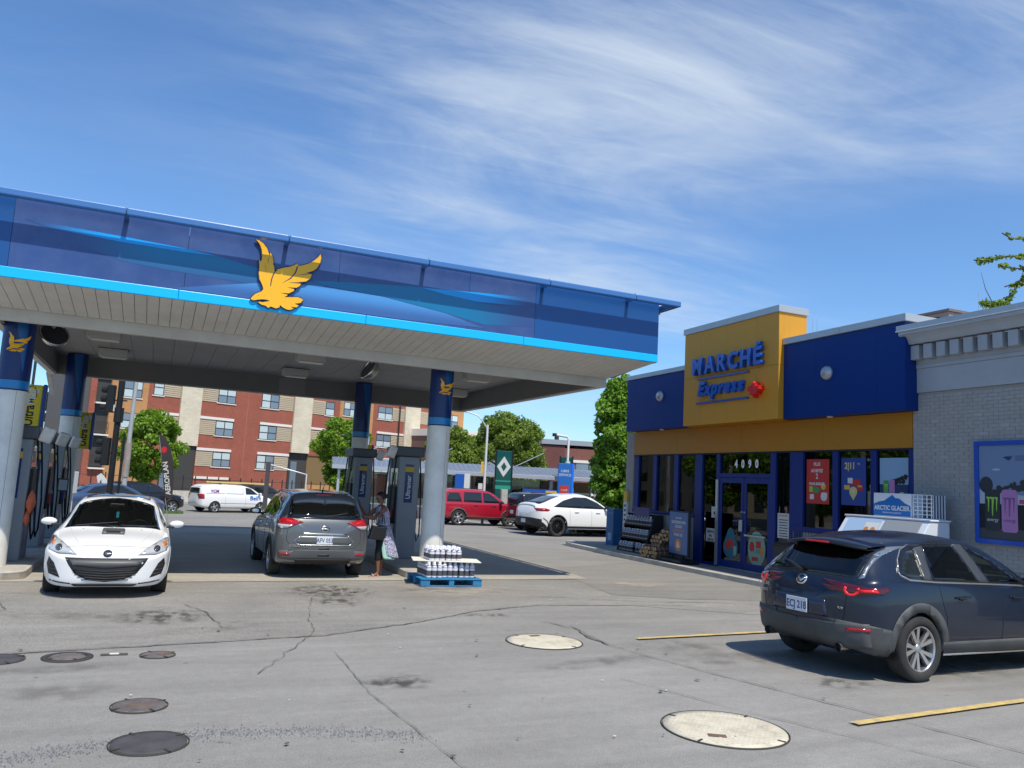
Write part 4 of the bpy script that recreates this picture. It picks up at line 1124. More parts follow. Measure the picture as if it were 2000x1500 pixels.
can_print(mb, -0.004, 0.2, 0.08, 0.13, 0.42, 2, 3); can_print(mb, -0.004, 0.05, 0.08, 0.14, 0.44, 4, 4, False); pin(mb, -0.005, -0.2, 0.18, 0.085, 5)
mb.build('pictures', [PDK, PK, PG, PLI, PPK, _mats['print_gold']], t)
# stickers on the doors and sidelights
def sticker(label, yz, w, h, matr, kids=None, x=0.004):
    t = empty('door_sticker', tuple(s2w(x, yz[0], yz[1])), S_RZ, label, 'sticker')
    mb = MB(); quad(mb, 0, -w/2, w/2, -h/2, h/2); mb.build('sheet', matr, t)
    return t
t = empty('door_sticker', tuple(s2w(0.024, -2.70, 0.80)), S_RZ, 'dark teal drop shaped sticker low on the left door', 'sticker')
mb = MB(); poly_mesh(mb, [(0.30*cos(a), -0.12+0.30*sin(a)) for a in [pi*0.9 + 1.2*pi*i/16 for i in range(17)]] + [(0.10, 0.34), (0.0, 0.40), (-0.10, 0.34)], 'yz', 0, 0.002); mb.build('sheet', PTE, t)
mb = MB(); mb.box(-0.002, 0, -0.12, 0.16, -0.12, 0.06, 0); mb.box(-0.002, 0, -0.25, -0.13, -0.32, -0.08, 1); mb.box(-0.003, -0.001, 0.1, 0.2, -0.2, -0.05, 0); mb.build('pictures', [PR, PMT], t)
t = empty('door_sticker', tuple(s2w(0.024, -3.74, 0.72)), S_RZ, 'pale green oval sticker low on the right door', 'sticker')
mb = MB(); disc(mb, 0, 0, 0, 0.33, 0.44, 0, 40); mb.build('sheet', PMT, t)
mb = MB(); disc(mb, -0.002, 0.18, 0.05, 0.1, 0.13, 0, 20); mb.box(-0.002, 0, -0.16, 0.02, 0.03, 0.2, 0); disc(mb, -0.002, -0.2, -0.05, 0.08, 0.12, 1, 18); mb.box(-0.0025, 0, -0.06, 0.18, -0.3, -0.2, 0); mb.build('pictures', [PR, POR], t)
text_obj('lettering', 'NOUVEAU', 0.085, PTE, t, (-0.002, 0.0, 0.30), R_, U_, extrude=0.0006)
text_obj('lettering', '1,50', 0.15, PTE, t, (-0.002, 0.0, -0.10), R_, U_, extrude=0.0006)
t = sticker('white notice reading SVP PAS REFUSE low on the glass left of the doors', (-1.80, 0.93), 0.40, 0.36, PW, x=0.055)
for i, s in enumerate(('SERVICE', 'PAS', 'REFUSE')): text_obj('lettering', s, 0.10, PK, t, (-0.002, 0, 0.06-0.11*i), R_, U_, extrude=0.0006, bold=0.003, sx=0.85)
t = sticker('small white sheet with a dark picture on the glass left of the doors', (-1.93, 1.56), 0.22, 0.30, PW, x=0.055)
mb = MB(); mb.box(-0.002, 0, -0.09, 0.02, -0.06, 0.02); mb.build('pictures', GOODS[5], t)
t = sticker('opening hours sheet on the sidelight right of the doors', (-4.66, 1.37), 0.40, 0.60, PW, x=0.055)
text_obj('lettering', 'HORAIRE', 0.075, PR, t, (-0.002, 0, 0.22), R_, U_, extrude=0.0006)
for i in range(7): 
    mb = MB(); mb.box(-0.002, 0, -0.16+0.01*(i % 3), 0.14, 0.13-0.065*i, 0.15-0.065*i); mb.build('text_line', PK, t)
t = sticker('blue panel of round cup pictures inside the right door', (-3.9, 1.55), 0.75, 0.30, PTE, x=0.25)
mb = MB()
for i in range(4): disc(mb, -0.002, 0.24-0.15*i, 0.04, 0.055, 0.07, 0, 16)
mb.build('pictures', PW, t)

# ------- big framed poster on the brick wall
t = empty('framed_poster', tuple(s2w(-0.02, -9.86, 1.41)), S_RZ, 'large blue framed poster with a black and a pink drink can on the grey wall', 'poster')
H_ = 1.86; Wd = 2.6
FRM = mat('poster_frame_blue', (0.010, 0.075, 0.42), 0.4, coat=0.2)
MB().box(-0.06, 0.018, -Wd, 0, 0, 0.09).build('frame_bar', FRM, t, bevel=0.005)
MB().box(-0.06, 0.018, -Wd, 0, H_-0.08, H_).build('frame_bar', FRM, t, bevel=0.005)
MB().box(-0.0595, 0.018, -0.085, -0.001, 0.091, H_-0.081).build('frame_bar', FRM, t, bevel=0.005)
MB().box(-0.0595, 0.018, -Wd, -Wd+0.085, 0.091, H_-0.081).build('frame_bar', FRM, t, bevel=0.005)
mb = MB(); quad(mb, -0.03, -Wd+0.086, -0.086, 0.092, H_-0.082); mb.build('sheet', PGR, t)
mb = MB(); quad(mb, -0.031, -Wd+0.086, -0.086, 0.092, 0.72, 0); quad(mb, -0.032, -Wd+0.086, -0.086, 0.092, 0.28, 5)
poly_mesh(mb, [(-0.086, 0.72), (-0.086, 0.98), (-0.55, 0.94), (-1.4, 0.80), (-1.9, 0.72)], 'yz', -0.0315, -0.030, 3)
disc(mb, -0.034, -0.22, 1.06, 0.13, 0.15, 1, 18); mb.box(-0.0335, -0.032, -0.23, -0.20, 0.9, 1.0, 1)
trees_print(mb, -0.035, -0.45, -1.5, 0.93, 1, rr, 0.42)
disc(mb, -0.033, -0.42, 1.34, 0.08, 0.02, 3, 14)
can_print(mb, -0.038, -0.34, 0.24, 0.29, 0.74, 1, 2); can_print(mb, -0.038, -0.66, 0.23, 0.30, 0.75, 4, 6, True)
poly_mesh(mb, [(-0.55, 1.56), (-0.66, 1.50), (-0.70, 1.53), (-0.74, 1.60), (-0.70, 1.57), (-0.66, 1.58)], 'yz', -0.034, -0.032, 7)
for k in range(5): mb.box(-0.0335, -0.032, -1.1, -0.78, 1.50+0.02*k, 1.505+0.02*k, 7)
mb.build('pictures', [PK, P('tree_black', (0.03, 0.035, 0.045)), PLI, PSN, PPK, P('ash', (0.06, 0.06, 0.065)), P('purple', (0.22, 0.08, 0.24)), PDK], t)
text_obj('lettering', 'energy', 0.09, PW, t, (-0.040, -0.34, 0.41), R_, U_, extrude=0.0006, sx=0.9)
text_obj('lettering', 'energy', 0.09, _mats['print_purple'], t, (-0.040, -0.66, 0.41), R_, U_, extrude=0.0006, sx=0.9)
MB().box(-0.034, -0.032, -1.4, -0.84, 0.74, 0.81).build('banner', mat('print_rose', (0.5, 0.06, 0.14)), t)
text_obj('lettering', '3', 0.42, PW, t, (-0.036, -1.02, 0.42), R_, U_, extrude=0.0006, bold=0.012)

# ------- rooftop box and antennas behind the parapet
t = empty('rooftop_unit', tuple(s2w(1.5, -8.13, 5.12)), S_RZ, 'brown boxed unit on the shop roof behind the cornice', 'rooftop unit')
BRN = mat('unit_brown', (0.27, 0.22, 0.19), 0.6, var=0.06); BRD = mat('unit_dark', (0.08, 0.07, 0.065), 0.8)
MB().box(0, 1.75, 0, 2.0, 0, 1.16).build('box', BRN, t)
MB().box(-0.04, 1.79, -0.04, 2.04, 1.165, 1.22).build('cap', mat('unit_cap', (0.2, 0.14, 0.12), 0.6), t)
MB().box(-0.012, -0.001, 0.22, 1.9, 0.5, 1.08).build('louvre', BRD, t)
for i, (x, y, h) in enumerate(((1.5, -4.05, 1.75), (1.5, -4.2, 1.7), (1.6, -8.75, 1.5))):
    t = empty('antenna', tuple(s2w(x, y, 5.12)), S_RZ, ['thin twin antenna rod left above the roof beside the yellow tower', 'thin twin antenna rod right above the roof beside the yellow tower', 'thin antenna rod above the brown roof unit'][i], 'antenna')
    MB().cyl((0, 0, 0), (0.02, 0.0, h), 0.008, 0.004, n=6).build('rod', STEEL, t)
    MB().cyl((0, 0, 0), (0, 0, 0.05), 0.03, n=10).build('foot', STEEL, t)
# ------------------------------------------------------------------ cars
TYRE = mat('tyre_rubber', (0.022, 0.022, 0.023), 0.85, bump=0.2, bscale=60, dirt=(0.09, 0.085, 0.075), dirt_amt=0.35, dscale=3)
BLKP = mat('black_plastic', (0.016, 0.016, 0.017), 0.5)
GREYP = mat('grey_cladding', (0.060, 0.066, 0.070), 0.62, var=0.15, vscale=4, dirt=(0.17, 0.16, 0.14), dirt_amt=0.35, dscale=2.5)
WELL = mat('wheel_well', (0.008, 0.008, 0.008), 0.9)
ALLOY = mat('alloy', (0.55, 0.55, 0.56), 0.28, 0.85)
ALLOY_D = mat('alloy_dark', (0.03, 0.03, 0.032), 0.3, 0.6)
GLOSSK = mat('gloss_black', (0.008, 0.008, 0.01), 0.12, coat=0.6)
CGLASS = glass_mat('car_glass', (0.72, 0.84, 0.78), 0.22)
CGLASS_D = glass_mat('car_glass_privacy', (0.20, 0.23, 0.24), 0.72)
OGLASS = mat('car_glass_dark', (0.012, 0.016, 0.017), 0.06, spec=0.7, coat=0.5)
LAMPC = mat('lamp_clear', (0.55, 0.57, 0.58), 0.12, 0.25, coat=0.8)
LAMPR = mat('lamp_red', (0.34, 0.008, 0.014), 0.12, coat=0.8)
LAMPRL = mat('lamp_red_bright', (0.75, 0.012, 0.02), 0.2, coat=0.6)
LAMPO = mat('lamp_amber', (0.65, 0.20, 0.03), 0.2, coat=0.6)
PLATE = mat('plate_white', (0.66, 0.67, 0.68), 0.45)
PLATE_T = mat('plate_blue', (0.03, 0.06, 0.22), 0.5)
SEATM = mat('seat_cloth', (0.075, 0.073, 0.07), 0.85)
INTM = mat('car_interior', (0.045, 0.045, 0.045), 0.8)
SEAMC = mat('panel_gap', (0.010, 0.010, 0.011), 0.7)
def paint(name, col, metal=0.0, rough=0.32, coat=1.0, **k):
    return mat('paint_'+name, col, rough, metal, coat=coat, **k)

def curve(pts):
    """smooth (monotone cubic) interpolation through pts"""
    xs = [p[0] for p in pts]; ys = [p[1] for p in pts]; n = len(xs)
    d = [(ys[i+1]-ys[i])/(xs[i+1]-xs[i]) for i in range(n-1)]
    m = [d[0]] + [0 if d[i-1]*d[i] <= 0 else 2*d[i-1]*d[i]/(d[i-1]+d[i]) for i in range(1, n-1)] + [d[-1]]
    def f(x):
        if x <= xs[0]: return ys[0]
        if x >= xs[-1]: return ys[-1]
        i = 0
        while x > xs[i+1]: i += 1
        h = xs[i+1]-xs[i]; t = (x-xs[i])/h
        return (2*t**3-3*t**2+1)*ys[i] + (t**3-2*t**2+t)*h*m[i] + (-2*t**3+3*t**2)*ys[i+1] + (t**3-t**2)*h*m[i+1]
    return f

def chaikin(p, it=2):
    for _ in range(it):
        q = [p[0]]
        for a, b in zip(p[:-1], p[1:]):
            q.append((a[0]*0.75+b[0]*0.25, a[1]*0.75+b[1]*0.25)); q.append((a[0]*0.25+b[0]*0.75, a[1]*0.25+b[1]*0.75))
        q.append(p[-1]); p = q
    return p

def pip(x, y, poly):
    c = False; n = len(poly); j = n-1
    for i in range(n):
        xi, yi = poly[i]; xj, yj = poly[j]
        if (yi > y) != (yj > y) and x < (xj-xi)*(y-yi)/(yj-yi)+xi: c = not c
        j = i
    return c

class Body:
    """lofted car shell; x from rear (0) to nose (L), y to the left, z up"""
    def __init__(s, L, top, belt, wm, wb, wr, zb, fr=(0.55, 2.5, 0.20, 2.3), rr=(0.30, 3.0, 0.16, 2.6), zc=0.55, step=0.05, crown=0.035, zmid=None):
        s.L = L
        s.top, s.belt, s.wm, s.wb, s.wr, s.zb = [curve(c) for c in (top, belt, wm, wb, wr, zb)]
        zm = curve(zmid) if zmid else (lambda x: 0.62)
        ends = [0, .003, .01, .022, .04, .065, .095, .13, .17]
        xs = ends + list(np.arange(0.21, L-0.2, step)) + [L-e for e in ends[::-1]]
        rows = []
        for x in xs:
            t, b, wmx, wbx, wrx, z0 = s.top(x), s.belt(x), s.wm(x), s.wb(x), s.wr(x), s.zb(x)
            b = min(b, t-0.03)
            zmx = min(zm(x), b-0.1)
            e = min(0.055, (t-b)*0.35)
            base = [(0, z0), (wmx*0.45, z0), (wmx*0.86, z0), (wmx*0.955, z0+0.07), (wmx*0.985, (z0+zmx)/2), (wmx, zmx), (wmx*0.995, (zmx+b)/2), (wbx+ (wmx-wbx)*0.45, b-0.035), (wbx, b)]
            g = [(wbx+(wrx-wbx)*k, b+(t-e-b)*k) for k in (0.33, 0.66)]
            base += g + [(wrx, t-e-crown*0.6), (wrx*0.86, t-e*0.35-crown*0.55), (wrx*0.55, t-crown*0.25), (wrx*0.25, t-crown*0.05), (0, t)]
            sec = chaikin(base, 2)
            # end caps
            def cap(d, Lc, p):
                u = min(max(d/Lc, 0), 1); return (1-(1-u)**p)**(1/p)
            df, dr = L-x, x
            fy = cap(df, fr[0], fr[1])*cap(dr, rr[0], rr[1]); fz = cap(df, fr[2], fr[3])*cap(dr, rr[2], rr[3])
            rows.append([(x, y*fy, zc+(z-zc)*fz) for y, z in sec])
        n = len(rows[0]); V = []; F = []
        for r in rows:
            V += r + [(p[0], -p[1], p[2]) for p in r[-2:0:-1]]
        m = 2*n-2
        for i in range(len(rows)-1):
            for k in range(m):
                F.append((i*m+k, i*m+(k+1) % m, (i+1)*m+(k+1) % m, (i+1)*m+k))
        s.V, s.F = [Vector(v) for v in V], F
        s.bvh = BVHTree.FromPolygons(s.V, s.F)
        s.holes = []; s.root = None
    def cast(s, axis, a, b):
        if axis == 'y+': o, d = Vector((a, 3, b)), Vector((0, -1, 0))
        elif axis == 'y-': o, d = Vector((a, -3, b)), Vector((0, 1, 0))
        elif axis == 'x+': o, d = Vector((s.L+3, a, b)), Vector((-1, 0, 0))
        elif axis == 'x-': o, d = Vector((-3, a, b)), Vector((1, 0, 0))
        else: o, d = Vector((a, b, 5)), Vector((0, 0, -1))
        h = s.bvh.ray_cast(o, d)
        if h[0] is None or (axis[0] == 'y' and abs(h[0].y) < 0.2 and s.wm(s.L/2) > 0.5):
            if axis[0] == 'x': o2 = Vector((s.L/2 + (s.L/2+0.02)*(1 if axis == 'x+' else -1), a, b))
            elif axis[0] == 'y': o2 = Vector((a, s.wm(a)*(1 if axis == 'y+' else -1), b))
            else: o2 = Vector((a, b, 1.5))
            h = s.bvh.find_nearest(o2)
        n = h[1]
        if n.dot(d) > 0: n = -n
        return h[0], n
    def patch(s, name, poly, axis, m, off=0.004, grid=0.06, parent=None, skirt=0.010, hole=0.0, smooth=True, inner=0.0):
        """a panel of outline poly laid on the shell, seen along axis"""
        bm = bmesh.new()
        vs = [bm.verts.new((p[0], p[1], 0)) for p in poly]
        try: bm.faces.new(vs)
        except ValueError: return None
        xs = [p[0] for p in poly]; ys = [p[1] for p in poly]
        for ax, lo, hi in ((0, min(xs), max(xs)), (1, min(ys), max(ys))):
            c = lo + grid
            while c < hi-0.003:
                co = (c, 0, 0) if ax == 0 else (0, c, 0); no = (1, 0, 0) if ax == 0 else (0, 1, 0)
                bmesh.ops.bisect_plane(bm, geom=bm.verts[:]+bm.edges[:]+bm.faces[:], plane_co=co, plane_no=no)
                c += grid
        if inner > 0:
            mx_ = sum(xs)/len(xs); my_ = sum(ys)/len(ys)
            ip = [(mx_+(p[0]-mx_)*inner, my_+(p[1]-my_)*inner) for p in poly]
            for i in range(len(ip)):
                a, b = ip[i], ip[(i+1) % len(ip)]
                bmesh.ops.bisect_plane(bm, geom=bm.verts[:]+bm.edges[:]+bm.faces[:], plane_co=(a[0], a[1], 0), plane_no=(b[1]-a[1], a[0]-b[0], 0))
            bmesh.ops.delete(bm, geom=[f for f in bm.faces if pip(f.calc_center_median().x, f.calc_center_median().y, ip)], context='FACES')
        bmesh.ops.triangulate(bm, faces=[f for f in bm.faces if len(f.verts) > 4])
        nor = {}
        bnd = [e for e in bm.edges if e.is_boundary]
        bset = set(v for e in bnd for v in e.verts)
        for v in bm.verts:
            p, n = s.cast(axis, v.co.x, v.co.y)
            nor[v] = n; v.co = p + n*off
        new = {}
        for v in bset:
            new[v] = bm.verts.new(v.co - nor[v]*(off+skirt))
        nf = len(bm.faces)
        for e in bnd:
            a, b = e.verts
            f = bm.faces.new((a, b, new[b], new[a]))
        for f in bm.faces: f.smooth = smooth
        bmesh.ops.recalc_face_normals(bm, faces=bm.faces)
        # make the visible faces look outwards
        bm.faces.ensure_lookup_table()
        f0 = bm.faces[0]
        if f0.normal.dot(nor[f0.verts[0]]) < 0: bmesh.ops.reverse_faces(bm, faces=bm.faces)
        me = bpy.data.meshes.new(name); bm.to_mesh(me); bm.free()
        me.materials.append(m)
        o = bpy.data.objects.new(name, me); COL.objects.link(o)
        o.parent = parent or s.root
        if hole > 0:
            cx = sum(xs)/len(xs); cy = sum(ys)/len(ys)
            s.holes.append(([(cx+(p[0]-cx)*hole, cy+(p[1]-cy)*hole) for p in poly], axis))
        return o
    def sym(s, name, poly, m, **k):
        a = s.patch(name, poly, 'y+', m, **k); b = s.patch(name, poly, 'y-', m, **k); return a, b
    def band(s, name, pts, w, axis, m, off=0.004, parent=None, **k):
        """a narrow strip along a polyline"""
        L_, R_2 = [], []
        for i, p in enumerate(pts):
            a = pts[max(i-1, 0)]; b = pts[min(i+1, len(pts)-1)]; l = hypot(b[0]-a[0], b[1]-a[1]) or 1
            nx_, ny_ = -(b[1]-a[1])/l*w/2, (b[0]-a[0])/l*w/2
            L_.append((p[0]+nx_, p[1]+ny_)); R_2.append((p[0]-nx_, p[1]-ny_))
        return s.patch(name, L_+R_2[::-1], axis, m, off=off, grid=k.get('grid', 0.1), parent=parent, skirt=0.006)

def arc(cx, cz, r, a0, a1, n=18): return [(cx+r*cos(a0+(a1-a0)*i/n), cz+r*sin(a0+(a1-a0)*i/n)) for i in range(n+1)]

def make_wheel(parent, x, y, r, side, rimm, style='twin5', width=0.215, rr_=0.70):
    w = empty('wheel', (x, y, r), 0 if side > 0 else pi, None, None, parent=parent)
    h = width/2; ri = r*rr_
    MB().lathe([(ri, -h*0.9), (r*0.93, -h), (r*0.985, -h*0.8), (r, -h*0.5), (r, h*0.5), (r*0.985, h*0.8), (r*0.93, h), (r*0.80, h*1.02), (ri, h*0.9), (ri*0.97, h*0.6)], axis='y', n=40).build('tyre', TYRE, w)
    mb = MB()
    mb.lathe([(ri*0.99, h*0.92), (ri*0.955, h*0.93), (ri*0.93, h*0.75), (ri*0.90, -h*0.6)], axis='y', n=40)
    n = {'twin5': 5, 'five': 5, 'multi': 12, 'six': 6}[style]
    for k in range(n):
        a = 2*pi*k/n + 0.31
        if style == 'twin5': prs = ((-0.16, 0.13), (0.16, 0.13))
        elif style == 'five': prs = ((0, 0.30),)
        elif style == 'six': prs = ((0, 0.26),)
        else: prs = ((0, 0.085),)
        for da, ww in prs:
            r0, r1 = ri*0.16, ri*0.95
            a0_, a1_ = a + da*0.5, a + da*1.5
            p0 = Vector((sin(a0_)*r0, 0, cos(a0_)*r0)); p1 = Vector((sin(a1_)*r1, 0, cos(a1_)*r1))
            d = (p1-p0).normalized(); q = Vector((d.z, 0, -d.x))
            w0, w1 = ww*ri*0.42, ww*ri*0.80
            yo, yi = h*0.62, h*0.80
            vs = [p0+q*w0+Vector((0, yo, 0)), p0-q*w0+Vector((0, yo, 0)), p1-q*w1+Vector((0, yi, 0)), p1+q*w1+Vector((0, yi, 0))]
            vs += [v - Vector((0, 0.035, 0)) for v in vs]
            mb.add(vs, [(0,1,2,3), (7,6,5,4), (0,4,5,1), (1,5,6,2), (2,6,7,3), (3,7,4,0)])
    mb.lathe([(0.0001, h*0.72), (ri*0.14, h*0.72), (ri*0.20, h*0.62), (ri*0.22, h*0.4)], axis='y', n=20)
    mb.build('rim', rimm, w)
    MB().lathe([(0.0001, h*0.25), (ri*0.62, h*0.25), (ri*0.64, h*0.1)], axis='y', n=24).build('brake_disc', mat('brake_disc', (0.12, 0.11, 0.105), 0.5, 0.6), w)
    MB().lathe([(ri*0.905, h*0.05), (ri*0.60, 0.0)], axis='y', n=24).build('barrel', WELL, w)
    return w

def finish(B, root, pm_, wheels, R, archm, archw=0.055, near=True, zlow=0.2, fenders=None):
    """cut the arches and the glass openings, build the shell"""
    V, F = B.V, B.F
    keep = []
    for f in F:
        c = sum((V[i] for i in f), Vector())/4
        n = (V[f[1]]-V[f[0]]).cross(V[f[2]]-V[f[0]])
        if n.length > 0: n.normalize()
        cut = False
        for (wx, wz, ra) in wheels:
            if abs(c.y) > 0.45 and hypot(c.x-wx, c.z-wz) < ra and c.z < wz+ra: cut = True
        if not cut:
            for poly, axis in B.holes:
                if axis[0] == 'y' and (c.y > 0.3) == (axis == 'y+') and abs(c.y) > 0.3 and abs(n.y) > 0.45 and pip(c.x, c.z, poly): cut = True
                elif axis == 'x+' and c.x > B.L*0.5 and pip(c.y, c.z, poly) and abs(n.y) < 0.75: cut = True
                elif axis == 'x-' and c.x < B.L*0.5 and pip(c.y, c.z, poly) and abs(n.y) < 0.75: cut = True
                elif axis == 'z' and pip(c.x, c.y, poly) and c.z > 0.85: cut = True
                if cut: break
        if not cut: keep.append(f)
    o = curved_mesh('body', V, keep, pm_, root)
    bm = bmesh.new(); bm.from_mesh(o.data); bmesh.ops.recalc_face_normals(bm, faces=bm.faces); bm.to_mesh(o.data); bm.free()
    for (wx, wz, ra) in wheels:
        a0 = math.asin(max(-0.95, min(0.95, (zlow-wz)/ra)))
        for ax in ('y+', 'y-'):
            pts = arc(wx, wz, ra+archw, a0, pi-a0, 26) + arc(wx, wz, ra-0.012, pi-a0, a0, 26)
            B.patch('wheel_arch', pts, ax, archm, off=0.010 if archw > 0.03 else 0.005, grid=0.09, parent=root, skirt=0.045)
        hw = B.wm(wx)
        for sgn in (-1, 1):
            mb = MB(); vs = []
            for i in range(17):
                a = -0.25 + (pi+0.5)*i/16
                for yy in (hw-0.035, hw-0.42): vs.append((wx+(ra+0.012)*cos(a), sgn*yy, wz+(ra+0.012)*sin(a)))
            mb.add(vs, [(2*i, 2*i+1, 2*i+3, 2*i+2) for i in range(16)], smooth=True)
            vs = [(wx+(ra+0.012)*cos(-0.25+(pi+0.5)*i/16), sgn*(hw-0.42), wz+(ra+0.012)*sin(-0.25+(pi+0.5)*i/16)) for i in range(17)]
            mb.add(vs, [tuple(range(17))])
            mb.build('wheel_well', WELL, root, recalc=False)
    MB().box(0.35, B.L-0.45, -B.wm(B.L/2)+0.45, B.wm(B.L/2)-0.45, zlow-0.03, zlow+0.10).build('underbody', WELL, root)
    if near:
        w = B.wm(B.L/2)-0.12
        # cabin trim: floor, dashboard, seats, wheel
        MB().box(0.5, B.L-1.3, -w, w, 0.42, 0.46).build('cabin_floor', INTM, root)
    return o

def cabin(B, root, xf, xr, zs=0.62, w=0.7, dash=None, rear_only=False):
    """front seats at xf, rear bench at xr"""
    def seat(x, y, ww, name='seat'):
        mb = MB()
        mb.obox((x+0.05, y, zs-0.06), (0.26, 0, 0), (0, ww, 0), (0, 0, 0.09))
        mb.obox((x-0.25, y, zs+0.27), (0.055, 0, 0.012), (0, ww*0.95, 0), (-0.06, 0, 0.31))
        return mb.build(name, SEATM, root, bevel=0.04, seg=3)
    for y in (-0.36, 0.36):
        st_ = seat(xf, y, 0.24)
        MB().obox((xf-0.33, y, zs+0.70), (0.045, 0, 0), (0, 0.13, 0), (-0.01, 0, 0.09)).build('headrest', SEATM, st_, bevel=0.03, seg=3)
    st_ = seat(xr, 0, 0.62)
    for y in (-0.42, 0.0, 0.42):
        MB().obox((xr-0.33, y, zs+0.66), (0.04, 0, 0), (0, 0.11, 0), (-0.01, 0, 0.07)).build('headrest', SEATM, st_, bevel=0.03, seg=3)
    if dash:
        MB().obox((dash, 0, zs+0.24), (0.24, 0, 0), (0, w, 0), (0, 0, 0.12)).build('dashboard', INTM, root, bevel=0.06, seg=3)
        mb = MB(); c = Vector((dash-0.34, 0.36, zs+0.30)); a = Vector((0.35, 0, 0.94)).normalized(); b = Vector((0, 1, 0))
        pts = [c + a*(0.18*cos(2*pi*i/24)) + b*(0.18*sin(2*pi*i/24)) for i in range(25)]
        mb.tube(pts, 0.014, 8); mb.tube([c-b*0.17, c+b*0.17], 0.018, 6); mb.tube([c, c-a*0.17], 0.02, 6)
        mb.build('steering_wheel', BLKP, root)

def mirror(B, root, x, z, m, y0=None, s=1.0):
    for sg in (1, -1):
        y = (y0 or B.wb(x))
        mr = empty('wing_mirror', (x, sg*(y+0.11), z+0.05), 0, None, None, parent=root)
        mb = MB(); mb.lathe([(0.0001, -0.075*s), (0.055*s, -0.07*s), (0.082*s, -0.03*s), (0.085*s, 0.02*s), (0.07*s, 0.06*s), (0.03*s, 0.085*s), (0.0001, 0.09*s)], axis='x', n=18)
        mb.v = [(v[0]*0.7, v[1]*1.35+sg*v[1]*v[2]*0.5, v[2]*0.72) for v in mb.v]
        mb.build('shell', m, mr)
        mb = MB(); mb.lathe([(0.0001, -0.078*s), (0.052*s, -0.0765*s)], axis='x', n=18); mb.v = [(v[0]*0.72, v[1]*1.25, v[2]*0.66) for v in mb.v]
        mb.build('mirror_glass', CHR, mr)
        mb = MB(); mb.obox((0.01, -sg*0.10, -0.05), (0.04, 0, 0), (0, 0.06, 0.0), (0, 0, 0.018)); mb.build('stalk', BLKP, mr, bevel=0.008)

def shift(root, L):
    """centre the car on its root (parts are built from the rear bumper)"""
    for c in root.children:
        c.location.x -= L/2

def plate(root, x, y, z, txt, n=(-1, 0, 0), w=0.305, h=0.152, tilt=0.0):
    p = empty('licence_plate', (x, y, z), 0, None, None, parent=root)
    mb = MB(); mb.box(-0.004, 0.004, -w/2, w/2, -h/2, h/2); mb.build('plate_sheet', PLATE, p, bevel=0.003)
    r = (0, -1, 0) if n[0] < 0 else (0, 1, 0)
    text_obj('lettering', txt, 0.115, PLATE_T, p, (0.0055*n[0], 0, -0.042), r, (0, 0, 1), extrude=0.0008, bold=0.002, sx=0.78)
    return p

